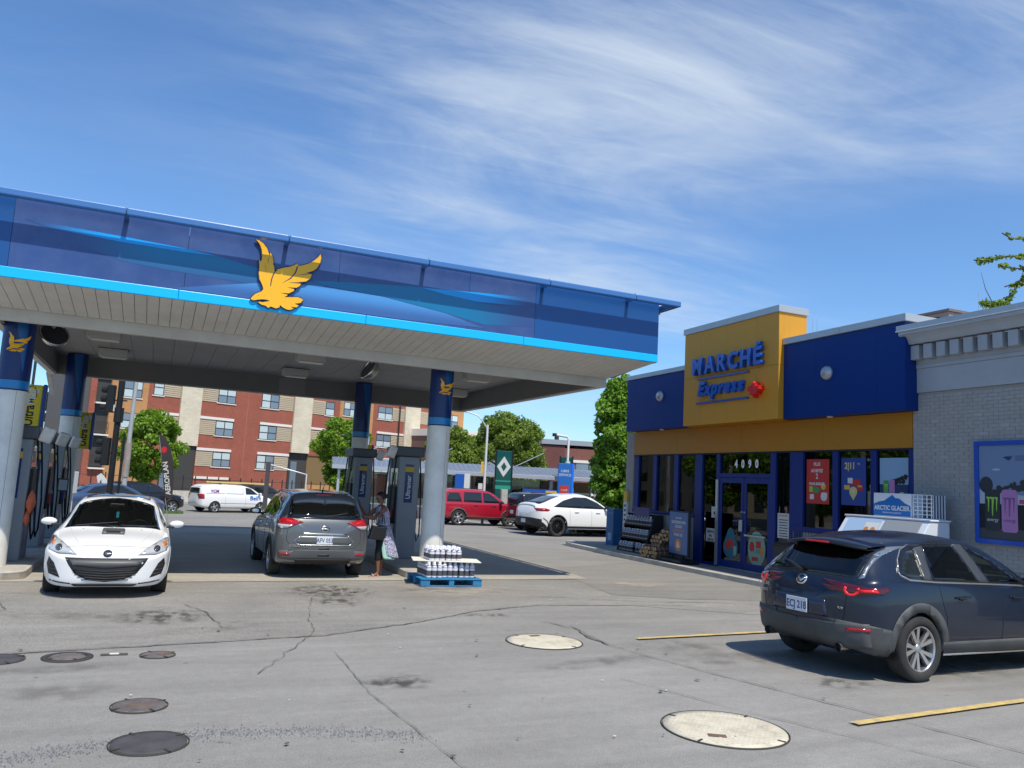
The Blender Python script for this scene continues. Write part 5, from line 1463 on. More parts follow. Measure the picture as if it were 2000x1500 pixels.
# ---------------------------------------------------------------- white hatchback, nose to the camera
def hatch():
    root = empty('parked_car', (-0.49, 15.62, 0), -pi/2, 'white five door hatchback with a black roof panel and grey bonnet scoop facing the camera', 'car')
    L = 4.46
    B = Body(L, [(0, 0.98), (0.08, 1.06), (0.30, 1.22), (0.62, 1.395), (1.1, 1.45), (1.8, 1.47), (2.35, 1.425), (2.75, 1.26), (3.30, 1.005), (3.42, 0.965), (3.9, 0.875), (4.25, 0.77), (4.40, 0.70), (L, 0.64)],
             [(0, 0.92), (0.6, 1.0), (1.6, 0.96), (2.6, 0.925), (3.3, 0.90), (3.5, 0.86), (4.1, 0.74), (L, 0.58)],
             [(0, 0.80), (0.5, 0.865), (1.5, 0.877), (3.4, 0.877), (4.1, 0.86), (L, 0.82)],
             [(0, 0.76), (0.6, 0.80), (2.0, 0.83), (3.2, 0.815), (3.6, 0.80), (4.2, 0.76), (L, 0.70)],
             [(0, 0.58), (0.6, 0.57), (2.0, 0.575), (2.6, 0.60), (3.2, 0.69), (3.6, 0.70), (4.2, 0.64), (L, 0.58)],
             [(0, 0.30), (0.5, 0.22), (3.7, 0.20), (4.2, 0.17), (L, 0.19)], fr=(0.62, 2.5, 0.13, 2.4), rr=(0.4, 2.6, 0.2, 2.4), zc=0.45, step=0.045)
    B.root = root
    W = paint('white', (0.78, 0.78, 0.77))
    # windscreen and glass
    ws = [(3.26, -0.68), (3.34, 0.0), (3.26, 0.68), (2.55, 0.56), (2.42, 0.0), (2.55, -0.56)]
    B.patch('windscreen_surround', [(3.285, -0.70), (3.37, 0), (3.285, 0.70), (2.53, 0.575), (2.39, 0), (2.53, -0.575)], 'z', GLOSSK, off=0.002, hole=0.93, inner=0.92)
    B.patch('windscreen', ws, 'z', CGLASS, off=0.004, hole=0.96)
    B.patch('roof_panel', [(2.28, -0.50), (2.30, 0.50), (0.75, 0.50), (0.75, -0.50)], 'z', GLOSSK, off=0.006)
    sg = [(0.62, 1.02), (1.0, 1.30), (1.5, 1.385), (2.1, 1.37), (2.55, 1.20), (3.0, 0.985), (2.2, 0.97), (1.2, 1.0)]
    B.sym('side_glass', sg, CGLASS, off=0.004, hole=0.9)
    B.patch('rear_glass', [(-0.55, 1.05), (0.55, 1.05), (0.48, 1.33), (-0.48, 1.33)], 'x-', CGLASS, hole=0.94)
    # nose
    MESH = mat('grille_mesh', (0.018, 0.018, 0.019), 0.6)
    gr = [(-0.56, 0.605), (0.56, 0.605), (0.50, 0.50), (0.40, 0.37), (0.22, 0.285), (0, 0.262), (-0.22, 0.285), (-0.40, 0.37), (-0.50, 0.50)]
    B.patch('grille', gr, 'x+', MESH, off=0.003)
    B.patch('grille_bar', [(-0.50, 0.575), (0.50, 0.575), (0.44, 0.50), (0, 0.462), (-0.44, 0.50)], 'x+', mat('bar_grey', (0.085, 0.087, 0.09), 0.45), off=0.010)
    for z in (0.44, 0.405, 0.37, 0.335, 0.30):
        h = 0.46*(1-((0.50-z)/0.27)**2)**0.5
        B.band('grille_slat', [(-h, z), (0, z-0.022), (h, z)], 0.008, 'x+', BLKP, off=0.010)
    for sgn in (1, -1):
        hl = [(0.42, 0.655), (0.52, 0.735), (0.64, 0.80), (0.76, 0.85), (0.815, 0.845), (0.83, 0.76), (0.80, 0.70), (0.66, 0.655)]
        hl = [(sgn*a, b) for a, b in hl]
        lamp = B.patch('headlight', hl, 'x+', LAMPC, off=0.007, grid=0.05)
        B.patch('headlight_frame', [((p[0]-sgn*0.655)*1.06+sgn*0.655, (p[1]-0.745)*1.09+0.745) for p in hl], 'x+', mat('lamp_frame', (0.16, 0.15, 0.15), 0.4), off=0.003, grid=0.05)
        B.patch('lamp_projector', [(sgn*0.665+0.046*cos(t), 0.73+0.042*sin(t)) for t in np.linspace(0, 2*pi, 15)[:-1]], 'x+', mat('projector', (0.10, 0.10, 0.11), 0.1, 0.5, coat=1), off=0.011, grid=0.05, parent=lamp)
        B.patch('lamp_indicator', [(sgn*0.735, 0.80), (sgn*0.79, 0.835), (sgn*0.81, 0.77), (sgn*0.75, 0.755)], 'x+', LAMPO, off=0.010, grid=0.05, parent=lamp)
        fv = [(0.62, 0.52), (0.72, 0.575), (0.80, 0.60), (0.805, 0.47), (0.765, 0.36), (0.66, 0.30), (0.60, 0.33)]
        fv = [(0.78, 0.60), (0.80, 0.50), (0.76, 0.36), (0.60, 0.315), (0.64, 0.40), (0.70, 0.52)]
        v = B.patch('bumper_vent', [(sgn*a, b) for a, b in fv], 'x+', BLKP, off=0.004, grid=0.05)
        for k in range(3):
            B.band('vent_slat', [(sgn*(0.64+0.02*k), 0.365+0.055*k), (sgn*(0.765+0.01*k), 0.385+0.055*k)], 0.008, 'x+', mat('slat_dark', (0.05, 0.05, 0.052), 0.5), off=0.010, parent=v)
        B.band('lip_slot', [(sgn*0.45, 0.235), (sgn*0.60, 0.245), (sgn*0.74, 0.265)], 0.018, 'x+', BLKP, off=0.005)
        B.band('bonnet_crease_shade', [(3.35, sgn*0.60), (3.8, sgn*0.52), (4.18, sgn*0.40)], 0.006, 'z', mat('crease_shade_grey', (0.45, 0.45, 0.45), 0.4), off=0.002)  # grey strip paints the shading along the bonnet fold
    B.band('bonnet_gap', [(-0.62, 0.742), (-0.3, 0.762), (0.0, 0.768), (0.3, 0.762), (0.62, 0.742)], 0.006, 'x+', mat('gap_grey', (0.30, 0.30, 0.30), 0.5), off=0.002)
    B.patch('chin_lip', [(-0.44, 0.235), (0.44, 0.235), (0.40, 0.205), (-0.40, 0.205)], 'x+', BLKP, off=0.012)
    em_ = B.patch('badge', [(0.062*cos(t), 0.668+0.048*sin(t)) for t in np.linspace(0, 2*pi, 21)[:-1]], 'x+', mat('badge_grey', (0.10, 0.10, 0.105), 0.25, 0.6), off=0.010, grid=0.05)
    B.patch('badge_wing', [(-0.045, 0.690), (-0.02, 0.685), (0, 0.668), (0.02, 0.685), (0.045, 0.690), (0.03, 0.668), (0, 0.648), (-0.03, 0.668)], 'x+', CHR, off=0.014, grid=0.05, parent=em_)
    # bonnet scoop
    p, n = B.cast('z', 3.62, 0)
    sc = empty('bonnet_scoop', (3.62, 0.02, p.z), 0, None, None, parent=root)
    SCM = mat('scoop_grey', (0.07, 0.072, 0.075), 0.5)
    mb = MB(); mb.prism([(0.15, -0.05), (0.13, 0.02), (-0.08, 0.06), (-0.16, 0.05), (-0.17, -0.03)], 'xz', -0.16, 0.16); mb.build('hood', SCM, sc, bevel=0.02)
    MB().box(0.06, 0.135, -0.10, 0.10, 0.0, 0.03).build('mouth', BLKP, sc)
    for sgn in (1, -1): B.patch('washer_jet', [(3.42+0.012*cos(t), sgn*0.42+0.012*sin(t)) for t in np.linspace(0, 2*pi, 9)[:-1]], 'z', mat('jet_grey', (0.3, 0.3, 0.3)), off=0.008)
    for (a, b) in (((3.30, -0.55), (3.22, 0.05)), ((3.32, 0.10), (3.24, 0.62))):
        pa = B.cast('z', *a)[0] + Vector((0, 0, 0.02)); pb = B.cast('z', *b)[0] + Vector((0, 0, 0.02))
        MB().tube([pa, pb], 0.008, 6).build('wiper', BLKP, root)
    MB().obox((2.62, 0, 1.30), (0.015, 0, 0), (0, 0.11, 0), (0, 0, 0.03)).build('rear_view_mirror', BLKP, root, bevel=0.008)
    tr = MB().cyl((2.64, 0.02, 1.27), (2.64, 0.02, 1.19), 0.002, n=6).build('hanging_string', BLKP, root)
    MB().obox((2.64, 0.02, 1.145), (0.006, 0, 0), (0, 0.022, 0), (0, 0, 0.05)).build('air_freshener', mat('freshener', (0.05, 0.42, 0.62), 0.5), root)
    cabin(B, root, 2.15, 1.25, 0.60, 0.66, dash=2.98)
    mirror(B, root, 2.98, 0.985, W, 0.84)
    B.sym('door_gap', [(2.70, 0.32), (2.705, 0.93), (2.712, 0.93), (2.708, 0.32)], SEAMC)
    finish(B, root, W, [(0.86, 0.33, 0.365), (3.52, 0.33, 0.365)], 0.33, W, 0.02, zlow=0.24)
    for x in (0.86, 3.52):
        for sgn in (1, -1): make_wheel(root, x, sgn*0.755, 0.315, sgn, ALLOY, 'five')
    shift(root, L)
    return root
hatch()

# ---------------------------------------------------------------- grey SUV at the pump, tail to the camera
def suv():
    root = empty('parked_car', (3.14, 18.02, 0), pi/2, 'dark grey sport utility vehicle parked at the pump, seen from behind', 'car')
    L = 4.66
    B = Body(L, [(0, 1.10), (0.10, 1.20), (0.28, 1.45), (0.42, 1.615), (0.9, 1.665), (1.8, 1.685), (2.5, 1.62), (3.0, 1.40), (3.45, 1.14), (3.9, 1.04), (4.3, 0.95), (L, 0.80)],
             [(0, 1.03), (0.5, 1.14), (1.5, 1.10), (2.6, 1.04), (3.4, 1.02), (3.8, 0.95), (4.3, 0.86), (L, 0.70)],
             [(0, 0.86), (0.3, 0.905), (0.9, 0.92), (3.6, 0.92), (4.2, 0.90), (L, 0.86)],
             [(0, 0.80), (0.3, 0.84), (0.9, 0.87), (2.4, 0.865), (3.4, 0.85), (4.2, 0.80), (L, 0.74)],
             [(0, 0.66), (0.3, 0.64), (0.9, 0.63), (2.2, 0.63), (2.8, 0.67), (3.4, 0.74), (4.2, 0.68), (L, 0.6)],
             [(0, 0.36), (0.4, 0.26), (3.7, 0.25), (4.3, 0.24), (L, 0.28)], fr=(0.55, 2.5, 0.2, 2.4), rr=(0.33, 2.9, 0.13, 2.5), zc=0.72, step=0.045, crown=0.045)
    B.root = root
    G = paint('gunmetal', (0.135, 0.142, 0.145), 0.5, 0.33)
    GL = mat('bumper_grey', (0.09, 0.095, 0.10), 0.5)
    B.patch('rear_glass_surround', [(-0.72, 1.145), (0.72, 1.145), (0.60, 1.585), (0.3, 1.615), (-0.3, 1.615), (-0.60, 1.585)], 'x-', GLOSSK, off=0.003, hole=0.91, inner=0.87)
    B.patch('rear_glass', [(-0.66, 1.17), (0.66, 1.17), (0.565, 1.545), (0.3, 1.565), (-0.3, 1.565), (-0.565, 1.545)], 'x-', CGLASS, off=0.007, hole=0.97)
    B.patch('windscreen', [(3.35, -0.70), (3.45, 0), (3.35, 0.70), (2.70, 0.58), (2.62, 0), (2.70, -0.58)], 'z', CGLASS, off=0.004, hole=0.93)
    B.patch('spoiler', [(0.30, -0.60), (0.27, 0), (0.30, 0.60), (0.52, 0.60), (0.52, -0.60)], 'z', G, off=0.022, skirt=0.05)
    B.band('brake_light', [(-0.17, 1.592), (0, 1.597), (0.17, 1.592)], 0.022, 'x-', LAMPR, off=0.035)
    for sgn in (1, -1):
        tl = [(sgn*a, b) for a, b in [(0.42, 1.085), (0.60, 1.135), (0.78, 1.155), (0.86, 1.14), (0.865, 1.02), (0.80, 0.95), (0.68, 0.965), (0.56, 1.03)]]
        lt = B.patch('tail_light', tl, 'x-', LAMPR, off=0.012, grid=0.05)
        B.patch('lamp_clear_part', [(sgn*a, b) for a, b in [(0.60, 1.02), (0.86, 1.035), (0.855, 0.985), (0.80, 0.958), (0.69, 0.972)]], 'x-', LAMPC, off=0.016, grid=0.05, parent=lt)
        B.patch('lamp_bright_part', [(sgn*a, b) for a, b in [(0.60, 1.095), (0.72, 1.125), (0.74, 1.08), (0.63, 1.055)]], 'x-', LAMPRL, off=0.017, grid=0.05, parent=lt)
        B.patch('reflector', [(sgn*0.62, 0.50), (sgn*0.80, 0.51), (sgn*0.80, 0.465), (sgn*0.62, 0.458)], 'x-', LAMPR, off=0.022, grid=0.08)
        B.band('tailgate_gap', [(sgn*0.70, 0.95), (sgn*0.71, 0.74), (sgn*0.60, 0.615), (sgn*0.30, 0.595)], 0.007, 'x-', SEAMC, off=0.003)
        rl = [B.cast('z', x, sgn*0.60)[0] + Vector((0, 0, 0.045)) for x in (0.62, 1.0, 1.6, 2.2, 2.5)]
        rl[0].z -= 0.04; rl[-1].z -= 0.035
        MB().tube(rl, 0.016, 8).build('roof_rail', ALLOY, root)
        B.band('belt_trim', [(0.9, 1.125), (1.8, 1.10), (2.7, 1.055), (3.1, 1.045)], 0.018, 'y+' if sgn > 0 else 'y-', CHR, off=0.008)
    B.patch('plate_recess', [(-0.46, 0.83), (0.46, 0.83), (0.56, 0.72), (0.48, 0.67), (-0.48, 0.67), (-0.56, 0.72)], 'x-', G, off=0.006)
    B.band('recess_edge', [(-0.44, 0.845), (-0.57, 0.72), (-0.48, 0.66), (0.48, 0.66), (0.57, 0.72), (0.44, 0.845)], 0.012, 'x-', mat('edge_silver', (0.5, 0.52, 0.54), 0.25, 0.8), off=0.012)
    B.band('chrome_strip', [(-0.42, 0.868), (0, 0.872), (0.42, 0.868)], 0.03, 'x-', CHR, off=0.016)
    p, n = B.cast('x-', 0, 0.755)
    plate(root, p.x-0.015, 0, 0.755, 'AFV 053')
    bd = B.patch('badge', [(0.075*cos(t), 0.965+0.062*sin(t)) for t in np.linspace(0, 2*pi, 23)[:-1]], 'x-', CHR, off=0.012, grid=0.05)
    B.patch('badge_inner', [(0.052*cos(t), 0.965+0.042*sin(t)) for t in np.linspace(0, 2*pi, 17)[:-1]], 'x-', GLOSSK, off=0.015, grid=0.05, parent=bd)
    B.patch('badge_bar', [(-0.088, 0.978), (0.088, 0.978), (0.088, 0.952), (-0.088, 0.952)], 'x-', CHR, off=0.019, grid=0.05, parent=bd)
    text_obj('lettering', 'ROGUE', 0.06, CHR, root, (p.x-0.012, 0.56, 0.628), (0, -1, 0), (0, 0, 1), extrude=0.003)
    B.patch('tailgate_handle', [(-0.10, 0.605), (0.10, 0.605), (0.10, 0.578), (-0.10, 0.578)], 'x-', BLKP, off=0.004)
    B.patch('lower_bumper', [(-0.83, 0.545), (-0.5, 0.56), (0, 0.565), (0.5, 0.56), (0.83, 0.545), (0.82, 0.40), (0.6, 0.375), (-0.6, 0.375), (-0.82, 0.40)], 'x-', GL, off=0.015)
    B.patch('tow_slot', [(-0.11, 0.487), (0.11, 0.487), (0.11, 0.455), (-0.11, 0.455)], 'x-', BLKP, off=0.018)
    B.patch('skid_panel', [(-0.55, 0.395), (0.55, 0.395), (0.5, 0.33), (-0.5, 0.33)], 'x-', BLKP, off=0.022)
    B.band('bumper_crease', [(-0.86, 0.72), (-0.6, 0.655), (0, 0.640), (0.6, 0.655), (0.86, 0.72)], 0.006, 'x-', SEAMC, off=0.003) if False else None
    sgl = [(0.55, 1.20), (0.62, 1.33), (0.95, 1.50), (1.6, 1.565), (2.2, 1.55), (2.65, 1.42), (3.15, 1.12), (2.4, 1.09), (1.4, 1.12)]
    B.sym('side_glass', sgl, CGLASS, off=0.004, hole=0.88)
    B.sym('pillar', [(1.62, 1.10), (1.66, 1.57), (1.74, 1.57), (1.72, 1.10)], GLOSSK, off=0.008)
    for x0, x1 in ((1.66, 1.665), (2.72, 2.725), (0.98, 0.985)):
        B.sym('door_gap', [(x0, 0.36), (x0, 1.08), (x1+0.004, 1.08), (x1+0.004, 0.36)], SEAMC, off=0.003)
    for x in (1.25, 2.25):
        for ax, s_ in (('y+', 1), ('y-', -1)):
            q, nn = B.cast(ax, x, 0.955)
            MB().obox((x, q.y+s_*0.03, 0.955), (0.10, 0, 0), (0, 0.012, 0), (0, 0, 0.014)).build('door_handle', CHR, root, bevel=0.006)
    B.sym('sill_cladding', [(1.2, 0.37), (3.2, 0.37), (3.2, 0.26), (1.2, 0.26)], BLKP, off=0.01)
    an = MB(); q, nn = B.cast('z', 0.62, 0); an.tube([q, q+Vector((-0.02, 0, 0.05)), q+Vector((-0.16, 0, 0.16))], [0.016, 0.01, 0.004], 8); an.build('antenna', BLKP, root)
    w0 = B.cast('x-', 0.05, 1.18)[0]; w1 = B.cast('x-', -0.42, 1.27)[0]
    MB().tube([w0+Vector((-0.03, 0, 0)), w1+Vector((-0.025, 0, 0))], 0.011, 6).build('wiper', BLKP, root)
    MB().cyl((0.25, -0.52, 0.30), (0.08, -0.52, 0.29), 0.03, n=14).build('exhaust', mat('exhaust_steel', (0.2, 0.19, 0.18), 0.4, 0.8), root)
    cabin(B, root, 2.15, 1.15, 0.82, 0.7, dash=3.05)
    mirror(B, root, 3.02, 1.09, G, 0.87, 1.15)
    finish(B, root, G, [(0.90, 0.35, 0.40), (3.60, 0.35, 0.40)], 0.35, BLKP, 0.05, zlow=0.29)
    for x in (0.90, 3.60):
        for sgn in (1, -1): make_wheel(root, x, sgn*0.80, 0.35, sgn, ALLOY, 'five', 0.225)
    shift(root, L)
    return root
suv()

# ---------------------------------------------------------------- navy crossover in the right foreground
def crossover():
    root = empty('parked_car', (9.65, 7.74, 0), radians(2.5), 'navy blue crossover with grey cladding parked nearest the camera in front of the shop', 'car')
    L = 4.395
    B = Body(L, [(0, 1.00), (0.07, 1.06), (0.20, 1.14), (0.42, 1.335), (0.60, 1.44), (1.0, 1.515), (1.6, 1.54), (2.2, 1.49), (2.7, 1.30), (3.15, 1.07), (3.6, 0.985), (4.05, 0.90), (L, 0.76)],
             [(0, 0.94), (0.35, 1.055), (0.8, 1.06), (1.3, 1.035), (2.6, 0.985), (3.2, 0.96), (3.6, 0.90), (L, 0.68)],
             [(0, 0.82), (0.3, 0.88), (0.84, 0.90), (1.6, 0.888), (3.4, 0.895), (4.0, 0.87), (L, 0.82)],
             [(0, 0.76), (0.35, 0.805), (0.84, 0.825), (1.6, 0.835), (3.2, 0.83), (4.0, 0.78), (L, 0.72)],
             [(0, 0.66), (0.35, 0.60), (0.7, 0.565), (1.5, 0.59), (2.3, 0.61), (3.15, 0.70), (4.0, 0.66), (L, 0.6)],
             [(0, 0.36), (0.4, 0.25), (3.5, 0.22), (4.0, 0.22), (L, 0.26)], fr=(0.55, 2.5, 0.2, 2.4), rr=(0.42, 2.5, 0.20, 2.3), zc=0.70, step=0.035, crown=0.04)
    B.root = root
    Nv = paint('navy', (0.006, 0.012, 0.030), 0.1, 0.28, 0.5, dirt=(0.02, 0.035, 0.05), dirt_amt=0.12, dscale=3)
    # rear glass and spoiler
    B.patch('rear_glass_surround', [(-0.66, 1.045), (0.66, 1.045), (0.57, 1.38), (0.3, 1.42), (-0.3, 1.42), (-0.57, 1.38)], 'x-', GLOSSK, off=0.002, hole=0.90, inner=0.85)
    B.patch('rear_glass', [(-0.62, 1.065), (0.62, 1.065), (0.53, 1.345), (0.3, 1.37), (-0.3, 1.37), (-0.53, 1.345)], 'x-', CGLASS_D, off=0.004, hole=0.96)
    mb = MB(); NY = 14; ry_ = [-0.585+1.17*k/NY for k in range(NY+1)]; vs = []
    for y in ry_:
        e = (y/0.585)**2; xr_ = 0.30+0.12*e*e
        for x, dz in ((0.74, 0.0), (0.52, 0.0), (xr_, 0.0), (xr_+0.004, -0.028), (0.56, -0.034)):
            vs.append((x, y, 1.462-0.062*e-0.13*max(0, 0.66-x)+0.03*max(0, x-0.66)+dz))
    mb.add(vs, [(k*5+j, (k+1)*5+j, (k+1)*5+j+1, k*5+j+1) for k in range(NY) for j in range(4)], smooth=True)
    so_ = mb.build('spoiler', Nv, root); so_.data.materials.append(BLKP)
    for p_ in so_.data.polygons:
        if p_.index % 4 >= 2: p_.material_index = 1
    MB().box(0.290, 0.300, -0.17, 0.17, 1.388, 1.408).build('brake_light', LAMPRL, root, bevel=0.004)
    for sgn in (1, -1):
        ax = 'y+' if sgn > 0 else 'y-'
        # side fins of the rear glass
        B.patch('glass_side_trim', [(sgn*a, b) for a, b in [(0.665, 1.05), (0.70, 1.07), (0.60, 1.40), (0.575, 1.385)]], 'x-', mat('trim_silver', (0.32, 0.34, 0.36), 0.2, 0.7, coat=0.5), off=0.006, grid=0.05)
        tl = [(sgn*a, b) for a, b in [(0.28, 1.015), (0.50, 1.00), (0.70, 0.985), (0.78, 0.975), (0.81, 0.955), (0.81, 0.90), (0.76, 0.885), (0.66, 0.875), (0.56, 0.92), (0.40, 0.972)]]
        lt = B.patch('tail_light', tl, 'x-', mat('lamp_dark_red', (0.075, 0.003, 0.006), 0.12, coat=0.8), off=0.008, grid=0.04)
        th = np.linspace(pi*1.0-0.5, 2*pi+0.5, 16)
        ring = [(sgn*0.64+0.075*cos(t), 0.935+0.062*sin(t)) for t in th] + [(sgn*0.64+0.048*cos(t), 0.935+0.038*sin(t)) for t in th[::-1]]
        B.patch('lamp_ring', ring, 'x-', mat('lamp_ring_lit', (0.8, 0.02, 0.03), 0.25, emit=(0.9, 0.02, 0.04), emit_s=0.2), off=0.014, grid=0.05, parent=lt)
        sd = [(0.06, 0.955), (0.22, 0.972), (0.42, 0.978), (0.46, 0.965), (0.36, 0.92), (0.16, 0.895), (0.05, 0.905)]
        l2 = B.patch('tail_light', sd, ax, _mats['lamp_dark_red'], off=0.014, grid=0.03)
        B.patch('lamp_side_part', [(0.14, 0.945), (0.28, 0.955), (0.30, 0.925), (0.16, 0.915)], ax, LAMPRL, off=0.018, grid=0.05, parent=l2)
        # cladding
        B.patch('bumper_cladding_side', [(0.02, 0.62), (0.16, 0.60), (0.36, 0.565), (0.44, 0.55), (0.46, 0.36), (0.50, 0.27), (0.2, 0.32), (0.04, 0.38)], ax, GREYP, off=0.010, grid=0.05)
        B.patch('sill_cladding', [(1.28, 0.40), (2.98, 0.40), (3.02, 0.25), (1.26, 0.25)], ax, GREYP, off=0.014, skirt=0.03)
        B.band('sill_strip', [(1.26, 0.252), (3.0, 0.250)], 0.018, ax, CHR, off=0.022)
        for x0 in (1.335, 2.32, 3.28):
            B.band('door_gap', [(x0-0.10, 1.03), (x0-0.06, 0.80), (x0, 0.66), (x0+0.01, 0.40)] if x0 < 1.4 else [(x0, 0.98), (x0+0.01, 0.7), (x0-0.01, 0.40)], 0.006, ax, SEAMC, off=0.003)
        for x in (1.62, 2.58):
            q, nn = B.cast(ax, x, 0.865)
            hd = MB().obox((x, q.y+sgn*0.028, 0.872), (0.10, 0, 0.004), (0, 0.012, 0), (0, 0, 0.013)).build('door_handle', Nv, root, bevel=0.008)
            B.patch('handle_cup', [(x-0.09, 0.875), (x+0.02, 0.885), (x+0.05, 0.855), (x-0.02, 0.835), (x-0.08, 0.845)], ax, SEAMC, off=0.003, grid=0.04)
        # side glass
        B.patch('side_glass_surround', [(0.68, 1.12), (0.80, 1.06), (1.25, 1.035), (2.9, 0.985), (2.98, 1.00), (2.52, 1.27), (2.08, 1.425), (1.55, 1.465), (1.05, 1.42), (0.84, 1.31)], ax, GLOSSK, off=0.003, hole=0.84, inner=0.80)
        B.patch('quarter_glass', [(0.73, 1.13), (0.82, 1.085), (1.02, 1.065), (1.12, 1.365), (0.98, 1.345), (0.86, 1.27)], ax, OGLASS, off=0.006, grid=0.05)
        B.patch('pillar', [(1.03, 1.058), (1.17, 1.05), (1.27, 1.405), (1.13, 1.385)], ax, mat('pillar_satin', (0.05, 0.055, 0.065), 0.35, coat=0.3), off=0.009, grid=0.05)
        B.patch('rear_door_glass', [(1.18, 1.058), (1.98, 1.032), (1.80, 1.425), (1.28, 1.405)], ax, CGLASS_D, off=0.006, grid=0.05, hole=0.9)
        B.patch('pillar', [(1.99, 1.028), (2.16, 1.022), (1.97, 1.43), (1.81, 1.435)], ax, _mats['pillar_satin'], off=0.009, grid=0.05)
        B.patch('front_door_glass', [(2.17, 1.03), (2.82, 1.005), (2.45, 1.255), (2.07, 1.395), (1.99, 1.41)], ax, CGLASS, off=0.006, grid=0.05, hole=0.9)
        B.band('chrome_belt', [(0.69, 1.14), (0.70, 1.10), (0.80, 1.055), (1.25, 1.030), (2.1, 1.008), (2.92, 0.980)], 0.014, ax, mat('chrome_dull', (0.45, 0.45, 0.44), 0.25, 0.8), off=0.011, grid=0.08)
        B.band('chrome_belt', [(0.69, 1.13), (0.78, 1.26), (0.90, 1.36), (1.06, 1.415)], 0.010, ax, _mats['chrome_dull'], off=0.011, grid=0.08)
    B.patch('front_windscreen', [(3.05, -0.68), (3.14, 0), (3.05, 0.68), (2.42, 0.55), (2.36, 0), (2.42, -0.55)], 'z', CGLASS, off=0.004, hole=0.94)
    # bumper
    B.patch('rear_bumper', [(-0.80, 0.605), (-0.4, 0.575), (0, 0.565), (0.4, 0.575), (0.80, 0.605), (0.80, 0.36), (0.5, 0.325), (-0.5, 0.325), (-0.80, 0.36)], 'x-', GREYP, off=0.016, skirt=0.03)
    for sgn in (1, -1):
        B.patch('reflector', [(sgn*0.60, 0.545), (sgn*0.80, 0.56), (sgn*0.80, 0.525), (sgn*0.60, 0.515)], 'x-', LAMPR, off=0.022, grid=0.08)
        MB().cyl((0.30, sgn*0.52, 0.335), (0.05, sgn*0.52, 0.33), 0.045, n=20, caps=False).build('exhaust', mat('exhaust_tip', (0.35, 0.34, 0.33), 0.25, 0.9), root)
        MB().cyl((0.10, sgn*0.52, 0.332), (0.09, sgn*0.52, 0.332), 0.042, n=20).build('exhaust_bore', WELL, root)
    B.patch('plate_recess', [(-0.36, 0.80), (0.36, 0.80), (0.40, 0.62), (-0.40, 0.62)], 'x-', mat('navy_shade', (0.010, 0.018, 0.045), 0.3, coat=0.6), off=0.003)
    p, n = B.cast('x-', 0.0, 0.71)
    plate(root, p.x-0.02, 0.0, 0.705, 'ECJ 218')
    bd = B.patch('badge', [(0.072*cos(t), 0.975+0.056*sin(t)) for t in np.linspace(0, 2*pi, 23)[:-1]], 'x-', CHR, off=0.010, grid=0.05)
    B.patch('badge_inner', [(0.058*cos(t), 0.975+0.044*sin(t)) for t in np.linspace(0, 2*pi, 17)[:-1]], 'x-', GLOSSK, off=0.013, grid=0.05, parent=bd)
    B.patch('badge_wing', [(-0.055, 0.992), (-0.022, 0.99), (0, 0.968), (0.022, 0.99), (0.055, 0.992), (0.032, 0.965), (0, 0.945), (-0.032, 0.965)], 'x-', CHR, off=0.017, grid=0.05, parent=bd)
    q = B.cast('x-', 0.5, 0.82)[0]
    text_obj('lettering', 'CX-30', 0.055, ALLOY, root, (q.x-0.01, 0.58, 0.845), (0.25, -1, 0), (0, 0, 1), extrude=0.003)
    text_obj('lettering', 'AWD', 0.045, ALLOY, root, (q.x-0.01, 0.58, 0.775), (0.25, -1, 0), (0, 0, 1), extrude=0.003)
    q = B.cast('x-', -0.55, 0.74)[0]
    text_obj('lettering', 'SKYACTIV', 0.035, ALLOY, root, (q.x-0.012, -0.52, 0.73), (-0.25, -1, 0), (0, 0, 1), extrude=0.003)
    for sgn in (1, -1): B.band('tailgate_gap', [(sgn*0.70, 1.03), (sgn*0.60, 0.90), (sgn*0.585, 0.70), (sgn*0.56, 0.60)], 0.006, 'x-', SEAMC, off=0.003)
    w0 = B.cast('x-', 0.02, 1.075)[0]; w1 = B.cast('x-', 0.42, 1.16)[0]
    MB().tube([w0+Vector((-0.05, 0, 0.0)), (w0+w1)/2+Vector((-0.045, 0, 0.01)), w1+Vector((-0.03, 0, 0))], [0.022, 0.016, 0.008], 8).build('wiper', BLKP, root)
    q = B.cast('z', 0.62, 0)[0]
    MB().prism([(0.0, 0), (-0.14, 0.0), (-0.10, 0.05), (-0.02, 0.03)], 'xz', -0.02, 0.02).build('roof_fin', Nv, root, bevel=0.008, loc=(q.x+0.35, 0, q.z+0.01))
    cabin(B, root, 2.0, 1.1, 0.70, 0.68, dash=2.8)
    mirror(B, root, 2.84, 1.06, Nv, 0.86, 1.15)
    finish(B, root, Nv, [(0.89, 0.345, 0.395), (3.545, 0.345, 0.395)], 0.345, GREYP, 0.085, zlow=0.27)
    for x in (0.89, 3.545):
        for sgn in (1, -1): make_wheel(root, x, sgn*0.79, 0.345, sgn, ALLOY, 'twin5', 0.215, 0.69)
    shift(root, L)
    root.scale = (1.075, 1.06, 1.085)
    return root
crossover()

